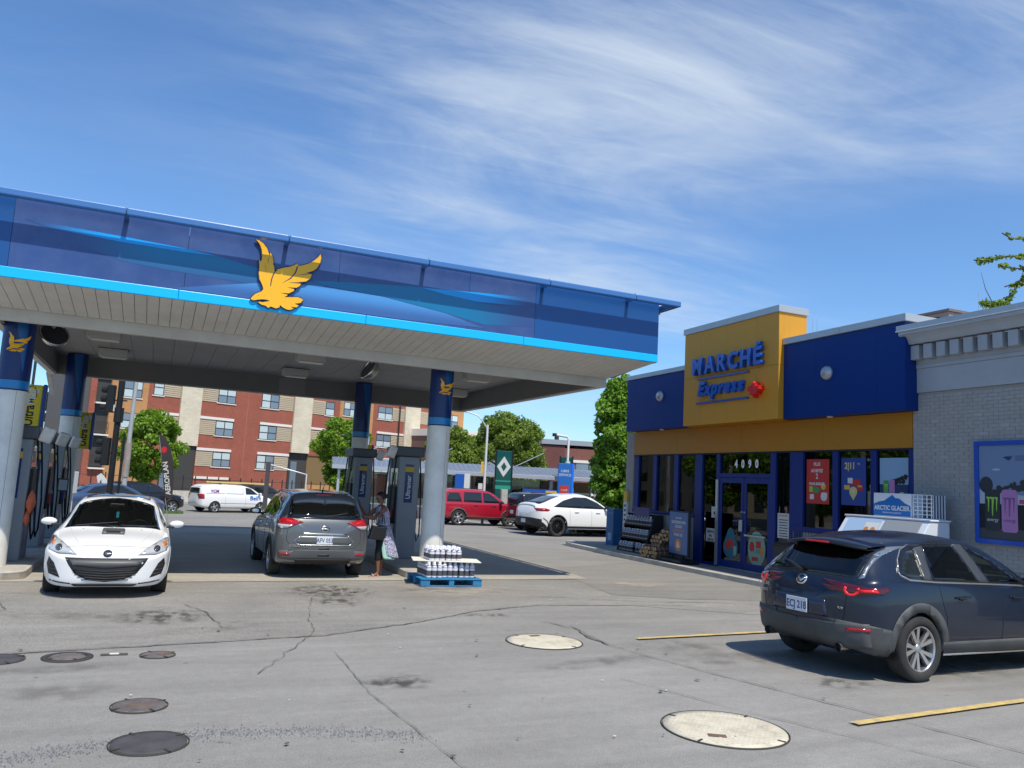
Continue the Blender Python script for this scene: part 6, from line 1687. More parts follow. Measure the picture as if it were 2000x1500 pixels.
# ---------------------------------------------------------------- cars farther off
def far_car(name_label, loc, rz, L, top, belt, wm, wb, wr, zb, pm_, wheels_, wr_, glassp, rimm=ALLOY, style='five', clad=BLKP, archw=0.04, extras=None, fr=None, rr=None, zc=0.7, rearp=None, tail=None, screens=None, cat='car', zlow=0.3):
    root = empty('parked_car', loc, rz, name_label, cat)
    k = {}
    if fr: k['fr'] = fr
    if rr: k['rr'] = rr
    B = Body(L, top, belt, wm, wb, wr, zb, step=0.08, zc=zc, **k)
    B.root = root
    for g_ in glassp: B.sym('side_glass', g_, OGLASS, off=0.006, grid=0.10)
    if rearp: B.patch('rear_glass', rearp, 'x-', OGLASS, off=0.006, grid=0.1)
    if screens: B.patch('windscreen', screens, 'z', OGLASS, off=0.006, grid=0.12)
    if tail:
        for sgn in (1, -1): B.patch('tail_light', [(sgn*a, b) for a, b in tail], 'x-', LAMPR, off=0.010, grid=0.08)
    if extras: extras(B, root)
    finish(B, root, pm_, [(x, wr_, wr_+0.05) for x in wheels_], wr_, clad, archw, near=False, zlow=zlow)
    for x in wheels_:
        for sgn in (1, -1): make_wheel(root, x, sgn*(wm[1][1]-0.115), wr_, sgn, rimm, style)
    shift(root, L)
    return root

def gle_extras(B, root):
    B.sym('lower_cladding', [(1.45, 0.42), (3.5, 0.42), (3.5, 0.30), (1.45, 0.30)], BLKP, off=0.012)
    B.sym('running_board', [(1.5, 0.335), (3.45, 0.335), (3.45, 0.315), (1.5, 0.315)], ALLOY, off=0.03)
    B.patch('rear_bumper', [(-0.92, 0.66), (-0.5, 0.70), (0.5, 0.70), (0.92, 0.66), (0.9, 0.36), (0.5, 0.33), (-0.5, 0.33), (-0.9, 0.36)], 'x-', BLKP, off=0.015)
    B.sym('rear_bumper_side', [(0.02, 0.68), (0.22, 0.60), (0.42, 0.44), (0.52, 0.33), (0.1, 0.33)], BLKP, off=0.012)
    B.sym('vent_slot', [(0.30, 0.72), (0.50, 0.58), (0.52, 0.50), (0.49, 0.51), (0.47, 0.57), (0.30, 0.69)], BLKP, off=0.012)
    B.sym('tail_light', [(0.10, 1.07), (0.40, 1.08), (0.60, 1.03), (0.52, 0.97), (0.12, 0.97)], LAMPR, off=0.012)
    for x0 in (1.55, 2.62): B.sym('door_gap', [(x0, 1.08), (x0, 0.45), (x0+0.01, 0.45), (x0+0.01, 1.08)], mat('gap_grey2', (0.3, 0.3, 0.3)), off=0.004)
    for x in (1.78, 2.85): B.sym('door_handle', [(x, 0.98), (x+0.2, 0.985), (x+0.2, 0.955), (x, 0.95)], mat('handle_white', (0.6, 0.6, 0.6), 0.3), off=0.03)
    mirror(B, root, 3.35, 1.14, GLOSSK, 0.93, 1.2)
    p = B.cast('x-', 0.0, 0.58)[0]; plate(root, p.x-0.02, 0, 0.56, '')
    B.patch('rear_spoiler', [(0.12, -0.62), (0.12, 0.62), (0.26, 0.60), (0.26, -0.60)], 'z', mat('paint_white'), off=0.02)
far_car('white coupe style sport utility vehicle with black wheels parked beyond the canopy', (16.75, 30.75, 0), radians(8), 4.94,
        [(0, 1.10), (0.10, 1.20), (0.5, 1.32), (1.0, 1.50), (1.6, 1.655), (2.2, 1.70), (2.7, 1.64), (3.2, 1.42), (3.7, 1.16), (4.2, 1.08), (4.6, 0.98), (4.94, 0.84)],
        [(0, 1.04), (0.6, 1.13), (1.6, 1.11), (3.0, 1.07), (3.8, 1.03), (4.94, 0.74)],
        [(0, 0.93), (0.5, 0.99), (1.0, 1.0), (4.0, 1.0), (4.94, 0.92)], [(0, 0.86), (0.5, 0.90), (3.8, 0.93), (4.94, 0.80)],
        [(0, 0.74), (0.6, 0.68), (1.6, 0.66), (2.6, 0.68), (3.7, 0.80), (4.94, 0.68)], [(0, 0.40), (0.6, 0.29), (4.3, 0.28), (4.94, 0.32)],
        mat('paint_white'), (0.98, 3.92), 0.385, [[(0.80, 1.14), (1.35, 1.40), (1.9, 1.55), (2.5, 1.555), (3.0, 1.38), (3.45, 1.12), (2.2, 1.12)]],
        ALLOY_D, 'multi', BLKP, 0.035, gle_extras, rearp=[(-0.6, 1.23), (0.6, 1.23), (0.5, 1.56), (-0.5, 1.56)], rr=(0.45, 2.6, 0.22, 2.3)).scale = (1.05, 1.05, 1.05)
def esc_extras(B, root):
    B.sym('lower_cladding', [(1.15, 0.43), (3.2, 0.43), (3.2, 0.30), (1.15, 0.30)], GREYP, off=0.012)
    for x0 in (1.55, 2.5, 1.0): B.sym('door_gap', [(x0, 1.03), (x0, 0.45), (x0+0.008, 0.45), (x0+0.008, 1.03)], SEAMC, off=0.004)
    for x in (1.68, 2.62): B.sym('door_handle', [(x, 0.96), (x+0.16, 0.965), (x+0.16, 0.93), (x, 0.925)], BLKP, off=0.02)
    mirror(B, root, 3.05, 1.08, BLKP, 0.88, 1.2)
    for sgn in (1, -1):
        rl = [B.cast('z', x, sgn*0.60)[0] + Vector((0, 0, 0.04)) for x in (0.6, 1.2, 2.2)]
        MB().tube(rl, 0.016, 6).build('roof_rail', BLKP, root)
def boxy(label, loc, rz, pm_, rimm, extras=esc_extras):
    return far_car(label, loc, rz, 4.44,
        [(0, 1.45), (0.06, 1.60), (0.3, 1.69), (1.2, 1.72), (2.2, 1.70), (2.65, 1.60), (3.05, 1.36), (3.4, 1.13), (3.7, 1.08), (4.2, 1.0), (4.44, 0.88)],
        [(0, 1.02), (1.5, 1.04), (3.2, 1.04), (3.7, 1.00), (4.44, 0.80)],
        [(0, 0.86), (0.4, 0.90), (1.0, 0.905), (3.6, 0.905), (4.44, 0.86)], [(0, 0.83), (0.4, 0.86), (3.4, 0.86), (4.44, 0.76)],
        [(0, 0.70), (0.4, 0.70), (2.2, 0.70), (3.4, 0.76), (4.44, 0.66)], [(0, 0.42), (0.5, 0.30), (3.9, 0.30), (4.44, 0.34)],
        pm_, (0.90, 3.52), 0.36, [[(0.30, 1.10), (0.34, 1.50), (0.92, 1.52), (1.06, 1.10)], [(1.14, 1.09), (1.18, 1.55), (2.05, 1.56), (2.08, 1.09)], [(2.16, 1.09), (2.16, 1.56), (2.50, 1.52), (3.12, 1.10)]],
        rimm, 'six', GREYP if extras is esc_extras and pm_.name == 'paint_red' else BLKP, 0.05, extras, rr=(0.28, 3.2, 0.10, 2.8), zc=0.85,
        rearp=[(-0.6, 1.10), (0.6, 1.10), (0.56, 1.50), (-0.56, 1.50)], tail=[(0.62, 1.02), (0.84, 1.02), (0.84, 0.78), (0.66, 0.78)],
        screens=[(3.32, -0.68), (3.36, 0), (3.32, 0.68), (2.75, 0.62), (2.70, 0), (2.75, -0.62)])
boxy('red sport utility vehicle with silver wheels beyond the column behind the pallet', (14.5, 36.4, gz(14.5, 36.4)), radians(2), paint('red', (0.42, 0.010, 0.030), 0.2, 0.28), ALLOY)
def blk_extras(B, root):
    esc_extras(B, root)
    p = B.cast('x-', 0.0, 0.80)[0]; plate(root, p.x-0.02, 0, 0.80, '')
boxy('black sport utility vehicle squeezed between the red one and the white coupe', (17.25, 33.55, 0), radians(2), paint('black', (0.012, 0.010, 0.014), 0.2, 0.25), ALLOY_D, blk_extras)

def van_extras(B, root):
    for x0 in (1.62, 2.95): B.sym('door_gap', [(x0, 1.10), (x0, 0.40), (x0+0.012, 0.40), (x0+0.012, 1.10)], mat('gap_grey2', (0.3, 0.3, 0.3)), off=0.004)
    B.sym('side_moulding', [(1.3, 0.60), (3.9, 0.60), (3.9, 0.58), (1.3, 0.58)], mat('gap_grey2'), off=0.012)
    B.sym('white_window_panel', [(0.35, 1.15), (0.42, 1.53), (1.58, 1.58), (1.58, 1.15)], mat('van_panel', (0.74, 0.75, 0.78), 0.4), off=0.010)
    B.sym('white_window_panel', [(1.66, 1.15), (1.66, 1.58), (2.85, 1.58), (2.85, 1.15)], mat('van_panel2', (0.70, 0.71, 0.74), 0.4), off=0.010)
    q = B.cast('y-', 3.4, 0.9)[0]
    text_obj('lettering', 'Bell', 0.40, mat('logo_blue', (0.02, 0.16, 0.55), 0.5), root, (3.55, q.y-0.012, 0.80), (1, 0, 0), (0, 0, 1), extrude=0.004, bold=0.008)
    q = B.cast('y-', 0.9, 1.3)[0]
    text_obj('lettering', 'YCM', 0.26, mat('logo_violet', (0.25, 0.06, 0.28), 0.5), root, (0.92, q.y-0.05, 1.22), (1, 0, 0), (0, 0, 1), extrude=0.004, bold=0.006)
    mirror(B, root, 3.9, 1.15, mat('paint_white'), 0.95, 1.3)
    B.sym('tail_light', [(0.02, 1.12), (0.26, 1.12), (0.26, 0.82), (0.04, 0.82)], LAMPR, off=0.012)
VX, VY = 4.75, 54.0
van = far_car('white minivan with blue lettering and a yellow ladder on its roof on the street', (VX, VY, gz(VX, VY)), STREET, 5.15,
        [(0, 1.30), (0.08, 1.52), (0.4, 1.68), (1.4, 1.75), (2.8, 1.72), (3.4, 1.60), (4.0, 1.28), (4.4, 1.08), (4.8, 0.98), (5.15, 0.85)],
        [(0, 1.06), (2.0, 1.09), (3.8, 1.06), (4.4, 0.98), (5.15, 0.78)],
        [(0, 0.93), (0.5, 0.99), (1.0, 0.995), (4.2, 0.995), (5.15, 0.90)], [(0, 0.88), (0.5, 0.92), (4.0, 0.92), (5.15, 0.80)],
        [(0, 0.74), (0.5, 0.74), (3.0, 0.74), (4.2, 0.84), (5.15, 0.7)], [(0, 0.38), (0.5, 0.26), (4.6, 0.26), (5.15, 0.30)],
        mat('paint_white'), (0.95, 4.03), 0.34, [[(3.0, 1.15), (3.0, 1.58), (3.35, 1.53), (3.85, 1.16)]], ALLOY, 'five', mat('paint_white'), 0.03, van_extras, rr=(0.3, 3, 0.12, 2.6), zc=0.85,
        rearp=[(-0.65, 1.15), (0.65, 1.15), (0.6, 1.55), (-0.6, 1.55)], screens=[(4.2, -0.75), (4.28, 0), (4.2, 0.75), (3.45, 0.64), (3.35, 0), (3.45, -0.64)], cat='van')
ld = empty('ladder', (VX, VY, gz(VX, VY)+1.80), STREET, 'yellow extension ladder lying on the roof of the white minivan', 'ladder')
LADY = mat('ladder_yellow', (0.62, 0.48, 0.16), 0.5)
for yy in (-0.55, -0.15):
    MB().box(-1.9, 2.3, yy-0.02, yy+0.02, 0.0, 0.09).build('rail', LADY, ld)
for i in range(13):
    MB().cyl((-1.75+0.32*i, -0.529, 0.045), (-1.75+0.32*i, -0.171, 0.045), 0.016, n=8).build('rung', ALLOY, ld)
for xx in (-1.2, 1.0):
    MB().box(xx-0.02, xx+0.02, -0.75, 0.75, -0.07, -0.002).build('roof_bar', BLKP, ld)

def sedan(label, loc, rz, pm_, h=1.45, extras=None):
    k = h/1.45
    return far_car(label, loc, rz, 4.6,
        [(0, 0.95*k), (0.15, 1.02*k), (0.7, 1.08*k), (1.2, 1.32*k), (1.8, 1.44*k), (2.5, 1.44*k), (3.0, 1.28*k), (3.5, 1.02*k), (4.0, 0.92*k), (4.6, 0.72*k)],
        [(0, 0.90*k), (1.0, 0.98*k), (3.2, 0.92*k), (4.6, 0.62*k)],
        [(0, 0.84), (0.5, 0.88), (3.9, 0.88), (4.6, 0.82)], [(0, 0.78), (1.0, 0.80), (3.4, 0.80), (4.6, 0.7)],
        [(0, 0.6), (1.2, 0.57), (2.6, 0.57), (3.4, 0.68), (4.6, 0.6)], [(0, 0.32), (0.5, 0.22), (4.0, 0.2), (4.6, 0.24)],
        pm_, (0.95, 3.68), 0.32, [[(0.95, 1.02*k), (1.35, 1.28*k), (1.9, 1.38*k), (2.5, 1.37*k), (3.2, 1.0*k)]], ALLOY, 'five', pm_, 0.02, extras, zc=0.6, zlow=0.25,
        rearp=[(-0.5, 1.05*k), (0.5, 1.05*k), (0.45, 1.3*k), (-0.45, 1.3*k)])
sx_, sy_ = -1.6, 40.3
sedan('dark blue saloon car on the street behind the white hatchback', (sx_, sy_, gz(sx_, sy_)), STREET, paint('midblue', (0.05, 0.085, 0.17), 0.3, 0.3))
def dk_extras(B, root):
    mirror(B, root, 3.1, 1.12, BLKP, 0.88, 1.2)
    B.patch('headlight', [(0.55, 0.86), (0.82, 0.92), (0.84, 0.80), (0.6, 0.76)], 'x+', LAMPC, off=0.01)
    B.patch('headlight', [(-0.55, 0.86), (-0.82, 0.92), (-0.84, 0.80), (-0.6, 0.76)], 'x+', LAMPC, off=0.01)
    B.sym('headlight', [(4.0, 0.90), (4.3, 0.88), (4.3, 0.78), (4.1, 0.80)], LAMPC, off=0.01)
x_, y_ = -0.35, 50.6
boxy('black sport utility vehicle in the street behind the dark feather flag', (x_, y_, gz(x_, y_)), STREET, mat('paint_black'), ALLOY, dk_extras)
x_, y_ = 7.4, 61.2
boxy('brown sport utility vehicle behind the ladder of the white minivan', (x_, y_, gz(x_, y_)), STREET, paint('brown', (0.06, 0.04, 0.035), 0.3, 0.3), ALLOY, dk_extras)
# ------------------------------------------------------------------ fuel dispensers
DG = mat('dispenser_grey', (0.23, 0.25, 0.27), 0.45, 0.2, var=0.05)
DD = mat('dispenser_dark', (0.085, 0.092, 0.10), 0.45, 0.2)
DB = mat('dispenser_blue', (0.004, 0.02, 0.12), 0.4, coat=0.3)
DK = mat('hose_rubber', (0.010, 0.010, 0.011), 0.55)
SILV = mat('retractor_cover', (0.72, 0.70, 0.66), 0.35, 0.15, var=0.1, vscale=10)
BAG = mat('orange_bag', (0.75, 0.16, 0.07), 0.5, var=0.15, vscale=12)
NZ = [mat('nozzle_blue', (0.01, 0.06, 0.35), 0.45), mat('nozzle_green', (0.01, 0.12, 0.08), 0.45), mat('nozzle_red', (0.4, 0.02, 0.04), 0.45), mat('nozzle_black', (0.02, 0.02, 0.02), 0.45)]
def dispenser(x, y, label, h=2.25, bags=False, blue_panel='end', seed=0, yellow=True):
    r = random.Random(seed)
    t = empty('fuel_dispenser', (x, y, 0.155), 0, label, 'fuel pump', 'fuel dispensers on the pump islands')
    w, d = 0.235, 0.40
    MB().box(-w, w, -d, d, 0, 0.78).build('base_cabinet', DB, t, bevel=0.012)
    for sy in (-1, 1):
        MB().box(-w-0.012, w+0.012, sy*d-0.06, sy*d+0.06, 0.0, h-0.24).build('end_pillar', DG, t, bevel=0.02)
    MB().box(-w+0.02, w-0.02, -d+0.061, d-0.061, 0.781, h-0.24).build('display_housing', DD, t)
    MB().box(-w-0.10, w+0.10, -d-0.12, d+0.12, h-0.235, h).build('top_cap', DD, t, bevel=0.035, seg=3)
    for sx in (-1, 1):
        MB().box(sx*(w-0.018), sx*(w+0.006), -0.30, 0.30, 1.70, 2.1).build('screen_panel', GLOSSK, t, bevel=0.006)
        MB().box(sx*(w+0.0065), sx*(w+0.009), -0.2, 0.2, 1.78, 2.0).build('price_display', mat('lcd', (0.20, 0.22, 0.18), 0.3), t)
        MB().box(sx*(w-0.02), sx*(w+0.055), -0.325, 0.325, 0.80, 1.66).build('nozzle_boot', DK, t, bevel=0.01)
        for k, yy in enumerate((-0.22, 0.0, 0.22)):
            nz = MB(); nz.obox((sx*(w+0.06), yy, 1.02), (0.035, 0, 0), (0, 0.03, 0), (0, 0, 0.10)); nz.cyl((sx*(w+0.06), yy, 0.95), (sx*(w+0.01), yy-0.02, 0.82), 0.014, n=8)
            nz.build('nozzle', NZ[(k+seed) % 4], t, bevel=0.008)
        for k, yy in enumerate((-0.30, 0.27)):
            pts = [(sx*(w+0.06), yy, h-0.25), (sx*(w+0.12), yy, 1.7), (sx*(w+0.15+0.02*k), yy+0.03, 1.1), (sx*(w+0.17), yy+0.06, 0.55), (sx*(w+0.13), yy+0.12, 0.38), (sx*(w+0.09), yy+0.14, 0.62), (sx*(w+0.07), yy+0.08, 0.93)]
            MB().tube(pts, 0.017, 8).build('hose', DK, t)
    # end panel with the lettering and blue field, facing the forecourt
    MB().box(-0.10, 0.10, -d-0.064, -d-0.0605, h-1.32, h-0.42).build('side_label', DB, t)
    MB().box(-0.11, 0.11, -d-0.0665, -d-0.0642, h-0.60, h-0.48).build('yellow_label', mat('label_yellow', (0.55, 0.36, 0.03), 0.5), t)
    text_obj('lettering', 'Ultramar', 0.15, mat('label_white', (0.6, 0.62, 0.65), 0.5), t, (0.045, -d-0.067, h-0.96), (0, 0, 1), (-1, 0, 0), extrude=0.001, bold=0.003)
    # retractor cover hanging at the top corner
    for sx in ((1,) if bags or seed < 5 else (-1,)):
        c = Vector((sx*(w+0.22), -d-0.06, h-0.15))
        o = MB().box(-0.115, 0.115, -0.05, 0.05, -0.15, 0.15).build('hose_retractor', SILV, t, loc=c, bevel=0.048, seg=4); o.rotation_euler = (0.3, 0.25, 0.35)
        MB().cyl((sx*w, -d+0.02, h-0.12), tuple(c), 0.02, n=8).build('arm', DD, t)
    if bags:
        pass
    return t
dispenser(-2.30, 17.45, 'first fuel pump at the left edge with orange bags over its nozzles', 2.45, True, seed=1)
dispenser(-2.30, 20.2, 'second fuel pump of the left island with a blue nozzle', 2.45, seed=2)
dispenser(-2.25, 22.6, 'third fuel pump of the left island, farthest of the row', 2.45, seed=0)
dispenser(5.56, 18.9, 'fuel pump just behind the column with the pallet', 2.62, seed=6)
dispenser(5.25, 22.2, 'fuel pump behind the woman with a blue label panel', 2.62, seed=3)
def bag(x, y, z, s, label):
    mb = MB(); r = random.Random(int(z*100)); K = 14
    prof = [(0.02, 0.18), (0.05, 0.14), (0.09, 0.08), (0.115, 0.0), (0.11, -0.07), (0.06, -0.13), (0.03, -0.18)]
    vs = []; fs = []
    for rr_, zz in prof:
        for i in range(K):
            t_ = 2*pi*i/K; q = rr_*(1+r.uniform(-0.16, 0.16))
            vs.append((q*0.55*cos(t_)*s, q*sin(t_)*1.1*s, zz*s + r.uniform(-0.006, 0.006)))
    for j in range(len(prof)-1):
        for i in range(K): fs.append((j*K+i, j*K+(i+1) % K, (j+1)*K+(i+1) % K, (j+1)*K+i))
    mb.add(vs, fs, smooth=True)
    o = mb.build('nozzle_bag', BAG, None, loc=(x, y, z)); tag(o, label, 'bag'); return o
bag(-1.98, 17.02, 1.22, 1.15, 'upper orange plastic bag tied over a nozzle of the first pump')
bag(-2.02, 17.05, 0.93, 0.8, 'lower orange plastic bag tied over a nozzle of the first pump')
bag(5.60, 18.95, 1.30, 0.9, 'orange bag hanging right of the column behind the pallet, beside the red car')

# yellow column signs
SY = mat('sign_yellow', (0.66, 0.50, 0.015), 0.45); SBK = mat('sign_black', (0.01, 0.01, 0.012), 0.5); SWH = mat('sign_white', (0.62, 0.62, 0.6), 0.5); SBU = mat('sign_blue', (0.01, 0.06, 0.26), 0.45)
def ultra(x, y, z0, z1, label, w=0.36, rz=0):
    t = empty('pump_sign', (x, y, z0), rz, label, 'sign', 'yellow signs over the pumps')
    h = z1-z0
    MB().box(-w/2, w/2, -0.05, 0.05, 0, h).build('yellow_face', SY, t, bevel=0.02)
    MB().box(w/2+0.001, w/2+0.07, -0.06, 0.12, -0.02, h+0.02).build('blue_side', SBU, t, bevel=0.02)
    text_obj('lettering', 'Ultra', 0.26, SBK, t, (0.07, -0.052, h*0.30), (0, 0, 1), (-1, 0, 0), extrude=0.001, bold=0.006, sx=h*0.86)
    text_obj('lettering', 'Mag', 0.26, SWH, t, (0.07, -0.052, h*0.73), (0, 0, 1), (-1, 0, 0), extrude=0.001, bold=0.006, sx=h*0.86)
    mb = MB(); mb.tube([(0.09*cos(a), -0.053, h*0.78+0.17*sin(a)) for a in np.linspace(-0.3, 2.6, 14)], 0.006, 5); mb.build('swirl', SBK, t)
    return t
ultra(-2.40, 18.75, 2.60, 3.50, 'yellow sign with vertical lettering above the first left pump', 0.38)
ultra(-1.80, 24.45, 2.35, 3.33, 'yellow sign with vertical lettering beside the second left column', 0.30)
t = empty('pump_sign', (5.95, 24.4, 2.75), 0, 'small yellow tab sign right of the shaded second column', 'sign'); MB().box(-0.12, 0.14, -0.03, 0.03, 0, 0.24).build('panel', SY, t, bevel=0.006); MB().box(0.141, 0.2, -0.03, 0.1, 0, 0.24).build('side', SBU, t)
t = empty('roadside_sign', (-2.72, 29.5, 0), 0, 'tall white and blue narrow sign behind the second left column', 'sign')
MB().box(-0.06, 0.06, -0.1, 0.1, 0, 3.5).build('panel', SWH, t, bevel=0.02); MB().box(-0.11, -0.061, -0.1, 0.12, 0, 4.0).build('blue_edge', SBU, t)
t = empty('parking_card', (-1.72, 19.55, 1.35), 0, 'small dark framed card on the second left pump', 'notice')
MB().box(-0.10, 0.10, -0.01, 0.0, 0, 0.28).build('frame', DK, t); MB().box(-0.08, 0.08, -0.013, -0.0105, 0.03, 0.25).build('sheet', DG, t)

# ------------------------------------------------------------------ pallet with bottle packs
PALB = mat('pallet_blue', (0.015, 0.20, 0.42), 0.75, var=0.2, vscale=6, dirt=(0.07, 0.12, 0.16), dirt_amt=0.6, dscale=5)
pal = empty('pallet', (5.42, 15.15, 0.021), radians(-2), 'bright blue wooden pallet standing at the foot of the column', 'pallet')
for i in range(7):
    yy = -0.46+0.92*i/6
    MB().box(-0.61, 0.61, yy-0.055, yy+0.055, 0.125, 0.143).build('deck_board', PALB, pal, bevel=0.003)
for yy in (-0.45, 0.0, 0.45):
    MB().box(-0.61, 0.61, yy-0.05, yy+0.05, 0.0, 0.018).build('bottom_board', PALB, pal, bevel=0.003)
    for xx, ww in ((-0.52, 0.09), (0.0, 0.05), (0.52, 0.09)):
        MB().box(xx-ww, xx+ww, yy-0.05, yy+0.05, 0.019, 0.124).build('block', PALB, pal, bevel=0.004)
BOT = mat('bottle_plastic', (0.32, 0.33, 0.36), 0.15, coat=0.6, var=0.25, vscale=25)
BCAP = mat('bottle_cap', (0.72, 0.72, 0.78), 0.4)
BLAB = mat('bottle_label', (0.085, 0.08, 0.088), 0.35, var=0.7, vscale=45, coat=0.6)
BLAB2 = mat('bottle_label_brown', (0.30, 0.13, 0.05), 0.45, var=0.4, vscale=30)
BSH = mat('shrink_shoulder', (0.74, 0.74, 0.80), 0.25, coat=0.8, bump=0.6, bscale=30)  # whitened so the colour carries the highlights on the shrink film
PURP = mat('pack_line', (0.20, 0.14, 0.36), 0.4)
def bottle_mesh(h, r):
    mb = MB()
    mb.lathe([(0.0001, 0), (r*0.92, 0.0), (r, 0.02), (r, 0.04)], n=14, mi=3)
    mb.lathe([(r*1.005, 0.045), (r*1.005, h*0.46)], n=14, mi=2)
    mb.lathe([(r*1.0, h*0.465), (r*1.0, h*0.62)], n=14, mi=3); mb.lathe([(r*1.01, h*0.625), (r*1.01, h*0.655)], n=14, mi=4)
    mb.lathe([(r, h*0.66), (r*0.94, h*0.72), (r*0.66, h*0.84), (r*0.42, h*0.90)], n=14, mi=3)
    mb.lathe([(r*0.5, h*0.90), (r*0.5, h), (0.0001, h)], n=14, mi=1)
    return mb
packs = []
def pack(x, y, z, nx_, ny_, h, r, label, src={}):
    t = empty('bottle_pack', (x, y, z), radians(-2)+random.uniform(-0.02, 0.02), label, 'bottle pack', 'packs of bottles on the pallet')
    key = (h, r)
    k = 0
    for i in range(nx_):
        for j in range(ny_):
            p = ((i-(nx_-1)/2)*2.03*r, (j-(ny_-1)/2)*2.03*r, 0)
            if key not in src:
                o = bottle_mesh(h, r).build('bottle', [BOT, BCAP, BLAB if h > 0.25 else BLAB2, BSH, PURP], t, loc=p, recalc=False); src[key] = o
            else: o = inst(src[key], t, p)
            o.rotation_euler = (0, 0, random.uniform(0, 6)); k += 1
    # shrink film bridging the shoulders
    hx, hy = nx_*r*1.01, ny_*r*1.01
    mb = MB(); K = 10; vs = []
    for a in range(K+1):
        for b in range(4):
            vs.append((-hx+2*hx*a/K, -hy+2*hy*b/3, h*0.80 + random.uniform(-0.015, 0.02)))
    mb.add(vs, [(a*4+b, (a+1)*4+b, (a+1)*4+b+1, a*4+b+1) for a in range(K) for b in range(3)], smooth=True)
    mb.build('shrink_film', BSH, t)
    return t
zt = 0.021+0.145
names = ['front left', 'front middle', 'front right', 'middle left', 'middle centre', 'middle right', 'rear left', 'rear middle', 'rear right']
n_ = 0
for j in range(3):
    for i in range(3):
        pack(5.42+(i-1)*0.325+random.uniform(-0.01, 0.01), 14.86+j*0.232+(0.02 if i == 1 else 0), zt, 3, 2, 0.30, 0.053, names[n_] + ' pack of the lower layer of bottles on the pallet'); n_ += 1
t = empty('cardboard_sheet', (5.42, 15.12, zt+0.302), radians(-14), 'white cardboard sheet between the two layers of bottles', 'cardboard')
MB().box(-0.66, 0.66, -0.36, 0.36, 0, 0.012).build('sheet', mat('cardboard_white', (0.70, 0.68, 0.60), 0.8, var=0.06), t, bevel=0.003)
for i, (dx, dy, l) in enumerate(((-0.17, -0.12, 'front left'), (0.165, -0.14, 'front right'), (-0.165, 0.14, 'rear left'), (0.17, 0.12, 'rear right'))):
    pack(5.34+dx, 15.1+dy, zt+0.315, 3, 2, 0.26, 0.052, l + ' pack of the upper layer of bottles')

# ------------------------------------------------------------------ the woman at the pump
def grow_skin(name, verts, edges, radii, m, parent, root_i=0, sub=2):
    bm = bmesh.new()
    me = bpy.data.meshes.new(name)
    lay = bm.verts.layers.skin.verify()
    vs = [bm.verts.new(v) for v in verts]
    for a, b in edges: bm.edges.new((vs[a], vs[b]))
    for i, v in enumerate(vs):
        r = radii[i]; v[lay].radius = r if isinstance(r, tuple) else (r, r); v[lay].use_root = (i == root_i)
    bm.to_mesh(me); bm.free()
    o = bpy.data.objects.new(name, me); COL.objects.link(o)
    o.modifiers.new('skin', 'SKIN')
    sb_ = o.modifiers.new('sub', 'SUBSURF'); sb_.levels = sub; sb_.render_levels = sub
    dg = bpy.context.evaluated_depsgraph_get()
    me2 = bpy.data.meshes.new_from_object(o.evaluated_get(dg))
    bpy.data.objects.remove(o)
    me2.materials.clear(); me2.materials.append(m)
    me2.polygons.foreach_set('use_smooth', [True]*len(me2.polygons))
    ob = bpy.data.objects.new(name, me2); COL.objects.link(ob)
    if parent: ob.parent = parent
    return ob
SKIN = mat('skin', (0.20, 0.085, 0.05), 0.5, var=0.06, vscale=8)
HAIR = mat('hair', (0.008, 0.006, 0.006), 0.6, bump=0.5, bscale=80)
LEG = mat('leggings', (0.010, 0.010, 0.011), 0.8)
MINT = mat('dress_mint', (0.36, 0.62, 0.50), 0.7, var=0.05)
def dress_mat():
    m = bpy.data.materials.new('dress_print'); m.use_nodes = True
    nt = m.node_tree; N = nt.nodes; L = nt.links; b = N['Principled BSDF']; b.inputs['Roughness'].default_value = 0.75
    t = N.new('ShaderNodeTexCoord'); v = N.new('ShaderNodeTexVoronoi'); v.inputs['Scale'].default_value = 48
    L.new(t.outputs['Object'], v.inputs['Vector'])
    r = N.new('ShaderNodeMapRange'); r.inputs['From Min'].default_value = 0.36; r.inputs['From Max'].default_value = 0.52; L.new(v.outputs['Distance'], r.inputs['Value'])
    mx = N.new('ShaderNodeMix'); mx.data_type = 'RGBA'; L.new(r.outputs[0], mx.inputs['Factor'])
    mx.inputs['A'].default_value = (0.035, 0.035, 0.075, 1); mx.inputs['B'].default_value = (0.46, 0.45, 0.58, 1); L.new(mx.outputs['Result'], b.inputs['Base Color'])
    return m
DRESS = dress_mat()
wo = empty('person', (4.40, 16.30, 0.012), radians(6), 'woman in a patterned sleeveless dress and black leggings reaching for the grey car', 'person')
